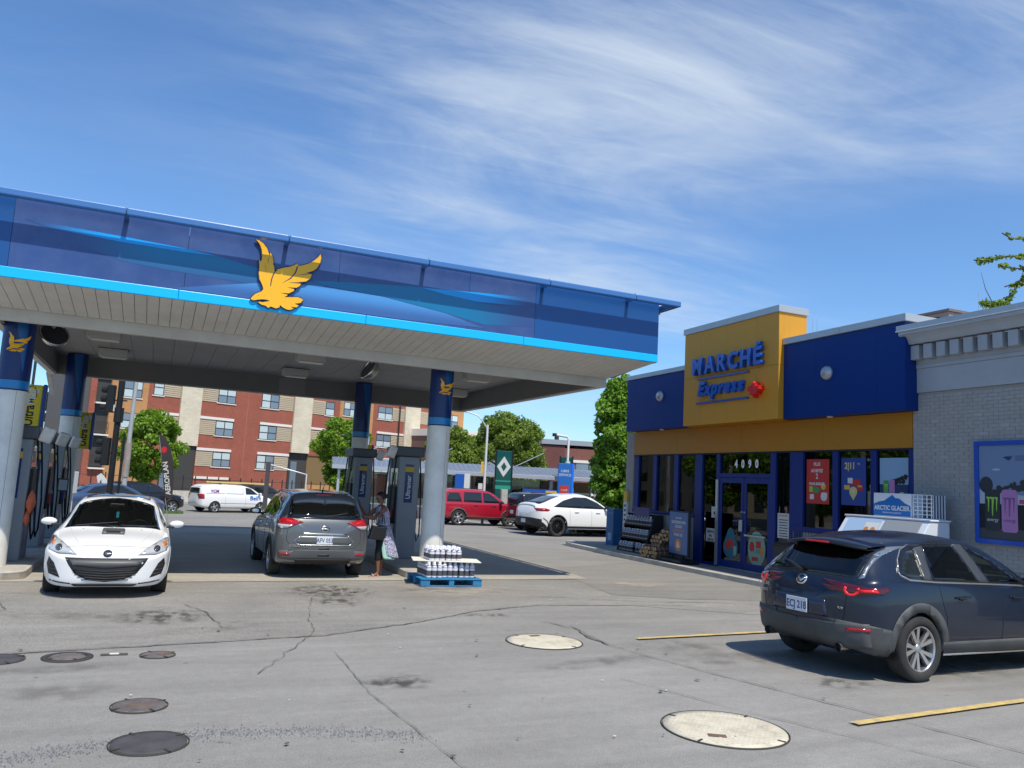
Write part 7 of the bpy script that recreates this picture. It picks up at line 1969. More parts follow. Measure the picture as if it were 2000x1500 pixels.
# faces -x; z up
V_ = []; R__ = []; E_ = []
def nv(p, r): V_.append(p); R__.append(r); return len(V_)-1
pel = nv((0.02, 0, 0.93), (0.135, 0.10)); wai = nv((0.03, 0, 1.08), (0.115, 0.085)); che = nv((0.0, 0, 1.25), (0.135, 0.10)); shc = nv((-0.02, 0, 1.37), (0.10, 0.075)); nk = nv((-0.035, 0, 1.435), 0.048); nk2 = nv((-0.055, 0, 1.49), 0.045)
E_ += [(pel, wai), (wai, che), (che, shc), (shc, nk), (nk, nk2)]
hd0 = nv((-0.075, 0, 1.545), (0.070, 0.078)); hd1 = nv((-0.075, 0, 1.60), (0.075, 0.088)); hd2 = nv((-0.065, 0, 1.645), (0.060, 0.07))
E_ += [(nk2, hd0), (hd0, hd1), (hd1, hd2)]
for sy, hipx in ((1, 0.0), (-1, 0.0)):
    h_ = nv((0.02, sy*0.085, 0.86), 0.088); kn = nv((-0.02+0.05*sy, sy*0.085, 0.47), 0.055); cf = nv((0.0+0.06*sy, sy*0.08, 0.33), 0.050); an_ = nv((0.02+0.06*sy, sy*0.08, 0.085), 0.032); ft = nv((-0.03+0.06*sy, sy*0.085, 0.035), 0.030); to = nv((-0.12+0.06*sy, sy*0.09, 0.022), 0.024)
    E_ += [(pel, h_), (h_, kn), (kn, cf), (cf, an_), (an_, ft), (ft, to)]
# both arms reach forward to the car
hand_ends = []
for sy in (1, -1):
    s_ = nv((-0.02, sy*0.175, 1.36), 0.060)
    if sy > 0: el = nv((-0.27, sy*0.20, 1.20), 0.046); wr = nv((-0.42, sy*0.17, 1.40), 0.029); ha = nv((-0.445, sy*0.165, 1.455), 0.026)
    else: el = nv((-0.24, sy*0.19, 1.165), 0.046); wr = nv((-0.45, sy*0.15, 1.20), 0.029); ha = nv((-0.50, sy*0.145, 1.215), 0.026)
    E_ += [(shc, s_), (s_, el), (el, wr), (wr, ha)]
    hand_ends.append((Vector(V_[ha]), (Vector(V_[ha])-Vector(V_[wr])).normalized()))
body = grow_skin('body', V_, E_, R__, SKIN, wo, pel)
for hp, hd_ in hand_ends:
    side = Vector((0, 1, 0)); 
    for k, (off_, l) in enumerate(((-0.024, 0.060), (-0.008, 0.070), (0.008, 0.066), (0.024, 0.052))):
        p0 = hp + side*off_*0.6; p1 = hp + hd_*0.03 + side*off_; p2 = p1 + hd_*l*0.55; p3 = p2 + (hd_ + Vector((-0.35, 0, -0.25))).normalized()*l*0.5
        grow_skin('finger', [tuple(p0), tuple(p1), tuple(p2), tuple(p3)], [(0, 1), (1, 2), (2, 3)], [0.011, 0.010, 0.0088, 0.0075], SKIN, body, 0, 1)
    p0 = hp + side*0.01; p1 = hp + side*0.035 + hd_*0.005; p2 = p1 + side*0.012 + hd_*0.03
    grow_skin('thumb', [tuple(p0), tuple(p1), tuple(p2)], [(0, 1), (1, 2)], [0.012, 0.0105, 0.009], SKIN, body, 0, 1)
# face: nose, lips, eye, ear
grow_skin('nose', [(-0.140, 0, 1.605), (-0.162, 0, 1.578), (-0.148, 0, 1.572)], [(0, 1), (1, 2)], [0.009, 0.013, 0.012], SKIN, body, 0, 1)
LIPS = mat('lips', (0.20, 0.06, 0.05), 0.4)
mb = MB(); mb.lathe([(0.0001, -0.022), (0.007, -0.014), (0.0085, 0), (0.007, 0.014), (0.0001, 0.022)], o=(-0.146, 0, 1.543), axis='y', n=10); mb.build('mouth', LIPS, body)
for sy in (1, -1):
    mb = MB(); mb.lathe([(0.0001, -0.010), (0.008, -0.005), (0.009, 0.002), (0.0001, 0.008)], o=(-0.138, sy*0.030, 1.607), axis='x', n=10); mb.build('eye', mat('eye_white', (0.5, 0.48, 0.45), 0.3), body)
    mb = MB(); mb.lathe([(0.0001, -0.003), (0.0045, 0.0)], o=(-0.148, sy*0.030, 1.607), axis='x', n=8); mb.build('pupil', HAIR, body)
    mb = MB(); mb.lathe([(0.0001, -0.012), (0.016, -0.006), (0.020, 0.003), (0.0001, 0.010)], o=(-0.068, sy*0.078, 1.588), axis='y', n=12); mb.v = [(v[0]*1.0, v[1], 1.588+(v[2]-1.588)*1.5) for v in mb.v]; mb.build('ear', SKIN, body)
# hair drawn back with a low knot
def ellipsoid(name, c, r, m, parent, cut=None, n=24, noise=0.0, rot=0.0):
    mb = MB(); vs = []; fs = []; rr2 = random.Random(3)
    for j in range(n//2+1):
        ph = pi*j/(n//2)
        for i in range(n):
            th = 2*pi*i/n; q = 1+rr2.uniform(-noise, noise)
            v = Vector((r[0]*sin(ph)*cos(th)*q, r[1]*sin(ph)*sin(th)*q, r[2]*cos(ph)*q))
            v.rotate(Matrix.Rotation(rot, 3, 'Y')); vs.append(tuple(Vector(c)+v))
    for j in range(n//2):
        for i in range(n): 
            f = (j*n+i, j*n+(i+1) % n, (j+1)*n+(i+1) % n, (j+1)*n+i)
            if cut is None or all(cut(Vector(vs[k])) for k in f): fs.append(f)
    mb.add(vs, fs, smooth=True); return mb.build(name, m, parent)
ellipsoid('hair', (-0.052, 0, 1.622), (0.098, 0.094, 0.088), HAIR, body, cut=lambda v: v.x > -0.135 + (1.66-v.z)*0.85, noise=0.03)
ellipsoid('hair_knot', (0.045, 0, 1.622), (0.05, 0.048, 0.048), HAIR, body, noise=0.06)
# leggings to mid calf
for sy in (1, -1):
    k0 = (0.02, sy*0.085, 0.90); k1 = (-0.02+0.05*sy, sy*0.085, 0.47); k2 = (0.0+0.06*sy, sy*0.08, 0.30)
    grow_skin('leggings', [k0, tuple((Vector(k0)+Vector(k1))/2), k1, k2], [(0, 1), (1, 2), (2, 3)], [0.115, 0.092, 0.068, 0.060], LEG, wo, 0, 2)
grow_skin('leggings_hip', [(0.02, 0, 0.98), (0.02, 0, 0.90)], [(0, 1)], [(0.155, 0.115), (0.16, 0.12)], LEG, wo, 0, 2)
# dress: fitted top, long open skirt panels behind and at the front side
def shell(name, rings, m, parent, closed=True, thick=0.006):
    """rings: list of lists of points"""
    n = len(rings[0]); V = [p for r in rings for p in r]; F = []
    for j in range(len(rings)-1):
        for i in range(n if closed else n-1): F.append((j*n+i, j*n+(i+1) % n, (j+1)*n+(i+1) % n, (j+1)*n+i))
    o = curved_mesh(name, V, F, m, parent)
    so = o.modifiers.new('thick', 'SOLIDIFY'); so.thickness = thick
    su = o.modifiers.new('sub', 'SUBSURF'); su.levels = 1; su.render_levels = 1
    return o
def ell_ring(cx, cz, rx, ry, a0=0, a1=2*pi, n=20, tilt=0.0, ruf=0.0):
    r = []
    for i in range(n if a1-a0 > 6.28 else n+1):
        a = a0+(a1-a0)*i/n; q = 1+ruf*sin(a*9)
        r.append((cx+rx*q*cos(a), ry*q*sin(a), cz+tilt*cos(a)))
    return r
shell('dress_top', [ell_ring(-0.02, 1.41, 0.09, 0.14), ell_ring(-0.01, 1.34, 0.130, 0.165), ell_ring(0.0, 1.24, 0.145, 0.163), ell_ring(0.025, 1.12, 0.130, 0.145), ell_ring(0.03, 1.02, 0.145, 0.160)], DRESS, wo)
a0, a1 = -2.1, 2.1
shell('dress_skirt', [ell_ring(0.03, 1.03, 0.147, 0.162, a0, a1), ell_ring(0.05, 0.90, 0.175, 0.175, a0, a1, ruf=0.02), ell_ring(0.10, 0.70, 0.19, 0.19, a0, a1, ruf=0.05), ell_ring(0.14, 0.52, 0.22, 0.20, a0, a1, tilt=-0.03, ruf=0.07), ell_ring(0.16, 0.40, 0.24, 0.21, a0+0.3, a1-0.3, tilt=-0.05, ruf=0.08)], DRESS, wo, closed=False)
shell('dress_lining', [ell_ring(0.025, 1.00, 0.118, 0.138, a0-0.35, a1+0.35), ell_ring(0.04, 0.80, 0.15, 0.165, a0-0.25, a1+0.25, ruf=0.03), ell_ring(0.08, 0.58, 0.185, 0.19, a0-0.1, a1+0.1, ruf=0.05), ell_ring(0.11, 0.34, 0.215, 0.20, a0+0.05, a1-0.05, tilt=-0.02, ruf=0.07)], MINT, wo, closed=False)
shell('black_top_edge', [ell_ring(-0.022, 1.405, 0.080, 0.150), ell_ring(-0.015, 1.36, 0.108, 0.165)], LEG, wo)
for sy in (1, -1):
    fx_ = -0.02+0.06*sy
    sd = empty('sandal', (fx_, sy*0.087, 0), 0, None, None, parent=wo)
    MB().prism([(-0.14, -0.03), (-0.15, 0.0), (-0.14, 0.03), (-0.02, 0.036), (0.07, 0.028), (0.08, 0), (0.07, -0.028), (-0.02, -0.036)], 'xy', 0.0, 0.014).build('sole', mat('sandal_sole', (0.45, 0.25, 0.2), 0.7), sd)
    MB().tube([(-0.06, -0.04, 0.014), (-0.085, 0, 0.052), (-0.06, 0.04, 0.014)], 0.010, 8).build('strap', mat('sandal_strap', (0.62, 0.45, 0.40), 0.5), sd)
    MB().tube([(0.04, -0.036, 0.02), (0.02, 0, 0.085), (0.04, 0.036, 0.02)], 0.007, 8).build('strap', _mats['sandal_strap'], sd)
body.scale = (1.0, 1.0, 1.0)
# handbag on the near forearm
hb = empty('handbag', (4.25, 16.04, 0.76), radians(6), 'black leather tote bag hanging from the arm of the woman', 'handbag')
LEA = mat('leather_black', (0.014, 0.014, 0.015), 0.32, coat=0.2, bump=0.3, bscale=30)
mb = MB(); mb.prism([(-0.17, 0.02), (-0.08, 0.0), (0.10, 0.0), (0.15, 0.03), (0.17, 0.25), (0.05, 0.235), (-0.10, 0.26)], 'xz', -0.06, 0.06); mb.build('bag_body', LEA, hb, bevel=0.025, seg=3)
for yy in (-0.05, 0.05):
    MB().tube([(-0.06, yy, 0.29), (-0.04, yy*0.8, 0.43), (0.02, yy*0.5, 0.49), (0.09, yy*0.8, 0.43), (0.11, yy, 0.29)], 0.009, 8).build('strap', LEA, hb)
MB().tube([(-0.05, -0.06, 0.30), (-0.035, -0.055, 0.40)], 0.008, 6).build('strap_ring', mat('cream_clip', (0.55, 0.5, 0.38), 0.4), hb)

hb.scale = (1.12, 1.12, 1.12)
# ------------------------------------------------------------------ things outside the shop
def W(x, y, z=0.12): return tuple(s2w(x, y, z))
# rack of bottled fluid
rk = empty('display_rack', W(-0.42, 1.0), S_RZ, 'black slanted rack of bottles with a purple header by the left shop windows', 'rack')
RKM = mat('rack_black', (0.012, 0.012, 0.014), 0.5)
for yy in (-0.78, 0.74):
    MB().prism([(-0.42, 0), (0.28, 0), (0.28, 1.22), (-0.02, 1.22)], 'xz', yy, yy+0.04).build('side_panel', RKM, rk, bevel=0.01)
MB().box(0.24, 0.28, -0.739, 0.739, 0, 1.21).build('back_panel', RKM, rk)
shelves = [(-0.40, 0.06), (-0.29, 0.46), (-0.17, 0.86)]
for xf, z in shelves: MB().box(xf, 0.239, -0.739, 0.739, z, z+0.03).build('shelf', RKM, rk)
MB().box(-0.03, 0.24, -0.60, 0.60, 1.221, 1.235).build('top', mat('rack_top', (0.3, 0.3, 0.3), 0.5), rk)
MB().box(-0.16, -0.13, -0.66, 0.20, 1.16, 1.42).build('header', mat('header_purple', (0.055, 0.05, 0.17), 0.5), rk, bevel=0.008)
MB().box(-0.43, 0.2, -0.80, 0.80, -0.002, 0.055).build('foot', CONC, rk)
JUG = mat('jug_plastic', (0.30, 0.33, 0.40), 0.2, coat=0.5); JLB = mat('jug_label', (0.03, 0.035, 0.05), 0.5)
jsrc = None
SHN = ['lowest', 'middle', 'top']; PNM = ['leftmost', 'second', 'third', 'fourth', 'fifth', 'sixth', 'seventh', 'eighth', 'rightmost']
for si, (xf, z) in enumerate(shelves):
    for i in range(9):
        for row in range(2 if si < 2 else 1):
            if random.random() < 0.10: continue
            p = (xf+0.085+row*0.15, 0.64-0.16*i, z+0.031); JL = '%s bottle%s on the %s shelf of the black rack' % (PNM[i], ' of the rear row' if row else ' of the front row' if si < 2 else '', SHN[si])
            if jsrc is None: jsrc = tag(bottle_mesh(0.27, 0.062).build('bottle', [JUG, BCAP, JLB, JUG, JLB], None, loc=tuple(rk.matrix_basis @ Vector(p))), JL, 'bottle', 'bottles on the black rack')
            else:
                b_ = jsrc.copy(); b_['label'] = JL; COL.objects.link(b_); b_.location = rk.matrix_basis @ Vector(p)
# bundles of firewood
WOODS = mat('firewood_bark', (0.17, 0.095, 0.055), 0.9, var=0.4, vscale=14, bump=0.6, bscale=50)
WOODC = mat('firewood_cut', (0.42, 0.27, 0.15), 0.85, var=0.3, vscale=10)
NET = mat('bundle_net', (0.33, 0.24, 0.20), 0.6)
def firewood(x, y, z, rz, label, seed):
    r = random.Random(seed)
    t = empty('firewood_bundle', W(x, y, 0.12+z), S_RZ+rz, label, 'firewood', 'netted bundles of firewood')
    pos = [(0, 0.10), (0.10, 0.09), (-0.10, 0.09), (0.05, 0.19), (-0.05, 0.19), (0.15, 0.18), (-0.15, 0.18), (0.0, 0.28), (0.10, 0.28), (-0.10, 0.28)]
    for k, (a, b) in enumerate(pos):
        rr_ = r.uniform(0.045, 0.058); mb = MB()
        n = r.choice((5, 6)); a0 = r.random()*3; L_ = r.uniform(0.185, 0.205)
        pts = [(a+rr_*r.uniform(0.85, 1.1)*cos(a0+2*pi*i/n), b-0.04+rr_*r.uniform(0.85, 1.1)*sin(a0+2*pi*i/n)) for i in range(n)]
        V = [(-L_, p[0], p[1]) for p in pts] + [(L_, p[0], p[1]) for p in pts]
        mb.add(V, [(i, (i+1) % n, n+(i+1) % n, n+i) for i in range(n)], 0); mb.add(V[:n], [tuple(range(n))], 1); mb.add(V[n:], [tuple(range(n))], 1)
        mb.build('log', [WOODS, WOODC], t)
    t.scale = (1.2, 1.25, 1.2)
    for xx in (-0.12, 0.0, 0.12):
        mb = MB(); mb.tube([(xx, 0.215*cos(q), 0.155+0.165*sin(q)) for q in np.linspace(0, 2*pi, 19)], 0.005, 5); mb.build('band', NET, t)
    return t
for i, (x, y, z, rz, l) in enumerate(((-0.72, -0.05, 0, 0.2, 'lowest bundle of firewood nearest the black rack'), (-0.66, -0.42, 0, -0.1, 'lowest bundle of firewood nearest the advertising stand'), (-0.34, 0.02, 0, 0.1, 'rear bundle of firewood beside the black rack'), (-0.30, -0.42, 0, 0.0, 'rear bundle of firewood behind the advertising stand'), (-0.45, -0.18, 0.32, 0.15, 'middle bundle lying on the heap of firewood'), (-0.32, -0.40, 0.50, 0.6, 'topmost bundle of firewood on the heap'))):
    firewood(x, y, z, rz, l, i)
# advertising stand
af = empty('advertising_stand', W(-0.62, -1.30), S_RZ - 0.10, 'blue advertising stand with white lettering and an orange disc in front of the shop', 'sign stand')
MB().box(-0.32, 0.30, -0.62, 0.62, 0.0, 0.10).build('base', RKM, af, bevel=0.04, seg=3)
MB().box(-0.03, 0.03, -0.25, 0.25, 0.101, 0.19).build('spring_foot', DARKM, af)
MB().box(-0.035, 0.035, -0.56, 0.56, 0.19, 1.42).build('frame', RKM, af, bevel=0.02)
AFB = mat('stand_blue', (0.055, 0.145, 0.36), 0.35)
MB().box(-0.040, -0.0355, -0.51, 0.51, 0.235, 1.375).build('sheet', AFB, af)
for i, (s, sz, m_) in enumerate((('rapide et facile', 0.055, PW), ('SOUTENEZ NOS', 0.105, PW), ('LOCAUX', 0.10, PW), ('LAVE AUTO', 0.115, POR), ('POUR 15$', 0.105, PW))):
    text_obj('lettering', s, sz, m_, af, (-0.0405, 0.0, 1.20-0.115*i-(0.02 if i else 0)), (0, -1, 0), (0, 0, 1), extrude=0.0006, bold=0.003, sx=1.0)
mb = MB(); mb.prism([(0.175*cos(a), 0.475+0.175*sin(a)) for a in np.linspace(0, 2*pi, 33)[:-1]], 'yz', -0.043, -0.0406); mb.build('orange_disc', POR, af)
mb = MB(); poly_mesh(mb, [(-0.09, 0.40), (0.09, 0.40), (0.10, 0.45), (0.06, 0.48), (0.05, 0.55), (0.0, 0.58), (-0.05, 0.55), (-0.06, 0.48), (-0.10, 0.45)], 'yz', -0.045, -0.0432); mb.build('car_picture', PW, af)
# blue totem, narrow panel on the corner
tt = empty('totem', (14.92, 24.4, 0.12), S_RZ, 'narrow blue totem on the sidewalk at the far corner of the shop', 'totem')
MB().box(-0.2, 0.2, -0.24, 0.24, 0.0, 1.25).build('body', mat('totem_blue', (0.012, 0.11, 0.29), 0.45, dirt=(0.03, 0.16, 0.33), dirt_amt=0.4), tt, bevel=0.01)
text_obj('lettering', 'U-TRACK', 0.09, PLB, tt, (-0.203, 0.0, 1.06), (0, -1, 0), (0, 0, 1), extrude=0.0006)
mb = MB(); mb.box(-0.204, -0.2012, -0.13, 0.10, 0.16, 0.42); mb.build('blank_label', PLB, tt)
cs = empty('corner_sign', W(-0.08, 2.55, 0.5), S_RZ, 'yellow and white narrow panel on the corner pier of the shop', 'sign')
MB().box(-0.02, 0.06, -0.10, 0.10, 0, 1.15).build('white_panel', PW, cs); MB().box(-0.021, 0.061, -0.101, 0.101, 1.155, 1.5).build('yellow_panel', PY, cs)
for k in range(7): MB().box(-0.022, -0.0205, -0.06, 0.05, 0.1+0.15*k, 0.17+0.15*k).build('glyph', PR if k < 3 else PDK, cs)
# ice chest right of the windows
ICEW = mat('ice_white', (0.66, 0.70, 0.76), 0.35, coat=0.3); ICEB = mat('ice_blue', (0.01, 0.13, 0.42), 0.4); ICEP = mat('ice_pale', (0.36, 0.50, 0.68), 0.35)
ic = empty('ice_chest', W(-0.85, -8.62), S_RZ, 'white and pale blue slant front ice chest behind the navy car', 'ice chest')
pr = [(-0.42, 0), (0.42, 0), (0.42, 1.62), (-0.08, 1.62), (-0.42, 1.16)]
MB().prism(pr, 'xz', -1.0, 1.0).build('cabinet', ICEW, ic, bevel=0.015)
MB().box(-0.10, 0.44, -1.02, 1.02, 1.625, 1.66).build('lid_edge', mat('ice_edge', (0.75, 0.76, 0.78), 0.3), ic, bevel=0.008)
for (yy, w) in ((0.45, 0.42), (-0.45, 0.42)):
    mb = MB(); mb.add([(-0.40, yy-w, 1.19), (-0.40, yy+w, 1.19), (-0.10, yy+w, 1.595), (-0.10, yy-w, 1.595)], [(0,1,2,3)]); mb.v = [(v[0]-0.012, v[1], v[2]+0.009) for v in mb.v]
    mb.build('slanted_door', mat('ice_door', (0.28, 0.30, 0.32), 0.4) if yy < 0 else ICEP, ic)
mb = MB(); mb.add([(-0.33, 0.02, 1.30), (-0.33, 0.36, 1.30), (-0.17, 0.36, 1.52), (-0.17, 0.02, 1.52)], [(0,1,2,3)]); mb.v = [(v[0]-0.02, v[1], v[2]+0.016) for v in mb.v]; mb.build('notice', PW, ic)
mb = MB()
for yy in (0.11, 0.27): mb.add([(-0.29+0.05*cos(a)*0.7, yy+0.06*sin(a), 1.36+0.06*cos(a)) for a in np.linspace(0, 2*pi, 13)[:-1]], [tuple(range(12))])
mb.v = [(v[0]-0.03, v[1], v[2]+0.03) for v in mb.v]; mb.build('round_mark', POR, ic)
for k, (y0, y1, z0, z1) in enumerate(((-0.98, -0.55, 0.5, 1.3), (-0.75, -0.3, 0.3, 1.05))):
    mb = MB(); mb.add([(-0.424, y0, z0), (-0.424, y1, z0+0.05), (-0.424, (y0+y1)/2, z1*0.86)], [(0,1,2)]); mb.build('ice_print', ICEP, ic)
mb = MB(); mb.add([(-0.35, -1.002, 0.4), (0.35, -1.002, 0.5), (0.1, -1.002, 1.4)], [(0,1,2)]); mb.build('ice_print', ICEP, ic)
hd = empty('ice_sign_box', W(-0.52, -8.98, 0.12+1.662), S_RZ, 'white wire sided box with blue mountain sign standing on the ice chest', 'ice sign')
MB().box(-0.16, 0.16, -0.0, 0.88, 0, 0.46).build('box', ICEW, hd, bevel=0.006)
mb = MB(); poly_mesh(mb, [(0.0, 0.02), (0.87, 0.02), (0.87, 0.24), (0.74, 0.29), (0.62, 0.31), (0.50, 0.38), (0.42, 0.43), (0.36, 0.37), (0.26, 0.36), (0.14, 0.28), (0.0, 0.22)], 'yz', -0.164, -0.1615); mb.build('mountain', ICEB, hd)
text_obj('lettering', 'ARCTIC GLACIER', 0.125, PW, hd, (-0.165, 0.44, 0.13), (0, -1, 0), (0, 0, 1), extrude=0.001, bold=0.003, sx=0.86)
text_obj('lettering', 'PREMIUM PACKAGED ICE', 0.04, PW, hd, (-0.165, 0.44, 0.065), (0, -1, 0), (0, 0, 1), extrude=0.001)
bk = empty('wire_basket', W(-0.47, -9.42, 0.12+1.662), S_RZ, 'white wire basket right of the ice sign box', 'basket')
for zz in np.linspace(0.0, 0.44, 7): MB().box(-0.16, 0.16, 0.0, 0.415, zz, zz+0.012).build('wire', ICEW, bk) if zz in (0.0,) else MB().box(-0.165, -0.15, 0.0, 0.415, zz, zz+0.014).build('wire', ICEW, bk)
for yy in np.linspace(0, 0.40, 5): MB().box(-0.172, -0.1655, yy, yy+0.02, 0, 0.455).build('upright', ICEW, bk)
for xx in np.linspace(-0.14, 0.16, 5): MB().box(xx-0.008, xx+0.008, -0.012, -0.001, 0.0, 0.45).build('upright', ICEW, bk)
MB().box(0.165, 0.18, 0, 0.42, 0, 0.455).build('back', mat('basket_back', (0.12, 0.12, 0.13), 0.6), bk)
bn = empty('waste_bin', W(-0.42, -5.45), S_RZ, 'dark waste bin beside the right door, behind the navy car', 'bin')
MB().box(-0.26, 0.26, -0.30, 0.30, 0, 0.86).build('body', mat('bin_dark', (0.028, 0.03, 0.034), 0.5), bn, bevel=0.05, seg=3)
MB().box(-0.28, 0.28, -0.32, 0.32, 0.80, 0.90).build('lid', RKM, bn, bevel=0.045, seg=3)
sg_ = empty('window_sign', W(0.02, -6.75, 1.17), S_RZ, 'small dark blue plaque under the middle window', 'sign'); MB().box(-0.03, 0.0, -0.45, 0.30, 0, 0.25).build('panel', PDK, sg_); text_obj('lettering', 'OUVERT 24H', 0.09, PLB, sg_, (-0.031, -0.08, 0.12), (0, -1, 0), (0, 0, 1), extrude=0.0006)

# ------------------------------------------------------------------ foliage
def leaf_mat(name, col, var=0.45):
    if name in _mats: return _mats[name]
    m = bpy.data.materials.new(name); m.use_nodes = True
    nt = m.node_tree; N = nt.nodes; L = nt.links; N.clear()
    out = N.new('ShaderNodeOutputMaterial'); g_ = N.new('ShaderNodeNewGeometry')
    r = N.new('ShaderNodeMapRange'); r.inputs['To Min'].default_value = 1-var; r.inputs['To Max'].default_value = 1+var
    L.new(g_.outputs['Random Per Island'], r.inputs['Value'])
    s = N.new('ShaderNodeVectorMath'); s.operation = 'SCALE'; s.inputs[0].default_value = col; L.new(r.outputs[0], s.inputs['Scale'])
    d = N.new('ShaderNodeBsdfPrincipled'); d.inputs['Roughness'].default_value = 0.5; d.inputs['Specular IOR Level'].default_value = 0.35
    L.new(s.outputs[0], d.inputs['Base Color'])
    t = N.new('ShaderNodeBsdfTranslucent'); s2 = N.new('ShaderNodeVectorMath'); s2.operation = 'MULTIPLY'; s2.inputs[1].default_value = (1.5, 1.9, 0.5); L.new(s.outputs[0], s2.inputs[0]); L.new(s2.outputs[0], t.inputs['Color'])
    mx = N.new('ShaderNodeMixShader'); mx.inputs[0].default_value = 0.35
    L.new(d.outputs[0], mx.inputs[1]); L.new(t.outputs[0], mx.inputs[2]); L.new(mx.outputs[0], out.inputs[0])
    _mats[name] = m; return m
BARK = mat('bark', (0.085, 0.07, 0.055), 0.95, var=0.3, vscale=8, bump=0.6, bscale=30)
def leaves(name, clumps, n, size, m, parent, seed=0, droop=0.0, shell=0.55):
    """clumps: (cx,cy,cz,rx,ry,rz) ellipsoids filled with small folded leaves, denser to their outside"""
    g_ = np.random.default_rng(seed)
    c = np.array(clumps, float); vol = (c[:, 3]*c[:, 4]*c[:, 5])**0.75; pr = vol/vol.sum()
    k = g_.choice(len(c), n, p=pr)
    d = g_.normal(size=(n, 3)); d /= np.linalg.norm(d, axis=1)[:, None]
    rad = shell + (1-shell)*g_.random(n)**0.6; rad *= g_.uniform(0.85, 1.08, n)
    P_ = c[k, :3] + d*rad[:, None]*c[k, 3:]
    nrm = d*0.55 + g_.normal(size=(n, 3))*0.55 + np.array([0, 0, 0.35]); nrm /= np.linalg.norm(nrm, axis=1)[:, None]
    a = np.cross(nrm, g_.normal(size=(n, 3))); a /= np.linalg.norm(a, axis=1)[:, None]; b = np.cross(nrm, a)
    s = size*g_.uniform(0.6, 1.35, n)[:, None]
    v0 = P_ - a*s*0.6; v1 = P_ + b*s*0.45 + nrm*s*0.12; v2 = P_ + a*s*0.6 - nrm*s*0.15; v3 = P_ - b*s*0.45 + nrm*s*0.12
    V = np.stack([v0, v1, v2, v3], 1).reshape(-1, 3)
    me = bpy.data.meshes.new(name)
    me.vertices.add(4*n); me.vertices.foreach_set('co', V.ravel().astype(np.float32))
    me.loops.add(4*n); me.loops.foreach_set('vertex_index', np.arange(4*n, dtype=np.int32))
    me.polygons.add(n); me.polygons.foreach_set('loop_start', np.arange(0, 4*n, 4, dtype=np.int32)); me.polygons.foreach_set('loop_total', np.full(n, 4, dtype=np.int32))
    me.materials.append(m); me.update(calc_edges=True)
    o = bpy.data.objects.new(name, me); COL.objects.link(o); o.parent = parent
    return o
def crown_clumps(cx, cy, cz, R, H, n, r0, seed, squash=0.8, profile=None):
    r = random.Random(seed); out = []
    for i in range(n):
        a = r.uniform(0, 2*pi); u = r.uniform(-1, 1)
        pr_ = profile(u) if profile else sqrt(max(0.03, 1-u*u))
        q = R*pr_*r.uniform(0.55, 1.0)
        s = r0*r.uniform(0.6, 1.25)
        out.append((cx+q*cos(a), cy+q*sin(a), cz+H*u, s, s, s*squash))
    return out
def tree(name, label, x, y, zb, h, R, zc0, H, nclump, rc, nleaf, size, m, seed, cat='tree', group=None, trunk_r=0.16, profile=None, squash=0.8, limbs=9):
    t = empty(name, (x, y, zb), 0, label, cat, group)
    cz = zc0 - zb
    cl = crown_clumps(0, 0, cz, R, H, nclump, rc, seed, squash, profile)
    leaves('crown', cl, nleaf, size, m, t, seed)
    mb = MB(); r = random.Random(seed)
    top = cz + H*0.55
    mb.tube([(0, 0, 0), (0.03, 0.02, top*0.3), (-0.04, 0.03, top*0.65), (0.02, 0, top)], [trunk_r, trunk_r*0.8, trunk_r*0.5, trunk_r*0.12], 10)
    mb.build('trunk', BARK, t)
    mb = MB()
    for c in sorted(cl, key=lambda q: -q[3])[:limbs]:
        z0 = max(0.25*top, min(top*0.85, c[2]-0.35*R))
        mb.tube([(0, 0, z0), (c[0]*0.45, c[1]*0.45, (z0+c[2])*0.5+0.05), (c[0], c[1], c[2])], [trunk_r*0.38, trunk_r*0.22, trunk_r*0.06], 6)
    mb.build('limb', BARK, t)
    return t
LF1 = leaf_mat('leaf_maple', (0.17, 0.225, 0.04)); LF2 = leaf_mat('leaf_bright', (0.175, 0.27, 0.03)); LF3 = leaf_mat('leaf_column', (0.16, 0.275, 0.03)); LFD = leaf_mat('needle_dark', (0.025, 0.042, 0.026), 0.35)
tree('leafy_tree', 'large round maple behind the transit shelter and the diamond pylon', 24.9, 57.0, -0.6, 9, 3.2, 4.3, 2.95, 150, 0.72, 42000, 0.15, LF1, 21, trunk_r=0.26)
tree('leafy_tree', 'small round tree by the left end of the transit shelter before the apartments', 11.7, 55.2, -0.6, 7, 1.75, 3.6, 2.15, 70, 0.55, 17000, 0.15, LF2, 22, trunk_r=0.14)
tree('leafy_tree', 'medium tree seen right behind the column with the pallet', 19.6, 55.0, -0.6, 7, 1.9, 3.6, 2.0, 60, 0.62, 16000, 0.16, LF1, 23, trunk_r=0.16)
tree('leafy_tree', 'bright green street tree behind the grey lamp post and feather flag', -0.2, 54.6, -0.6, 6, 1.7, 3.2, 1.95, 70, 0.55, 17000, 0.15, LF2, 24, trunk_r=0.12)
tree('leafy_tree', 'low green tree below the conifer between the left columns', -12.0, 100.0, -0.65, 6, 2.3, 3.2, 2.1, 20, 1.0, 6000, 0.28, LF2, 26, trunk_r=0.2)
tree('leafy_tree', 'sliver of green tree left of the apartment building beside the second column', -7.4, 88.0, -0.65, 7, 1.6, 4.6, 3.0, 16, 0.8, 4500, 0.25, LF1, 27, trunk_r=0.2)
tree('columnar_tree', 'tall narrow bright maple standing against the left end of the shop', 20.9, 33.6, 0.0, 7, 1.42, 3.85, 3.5, 300, 0.44, 52000, 0.145, LF3, 25, trunk_r=0.13, profile=lambda u: 0.98*(1-max(0, u)**2.2*0.62)*(1-max(0, -u)**4*0.5), squash=0.9, limbs=16)
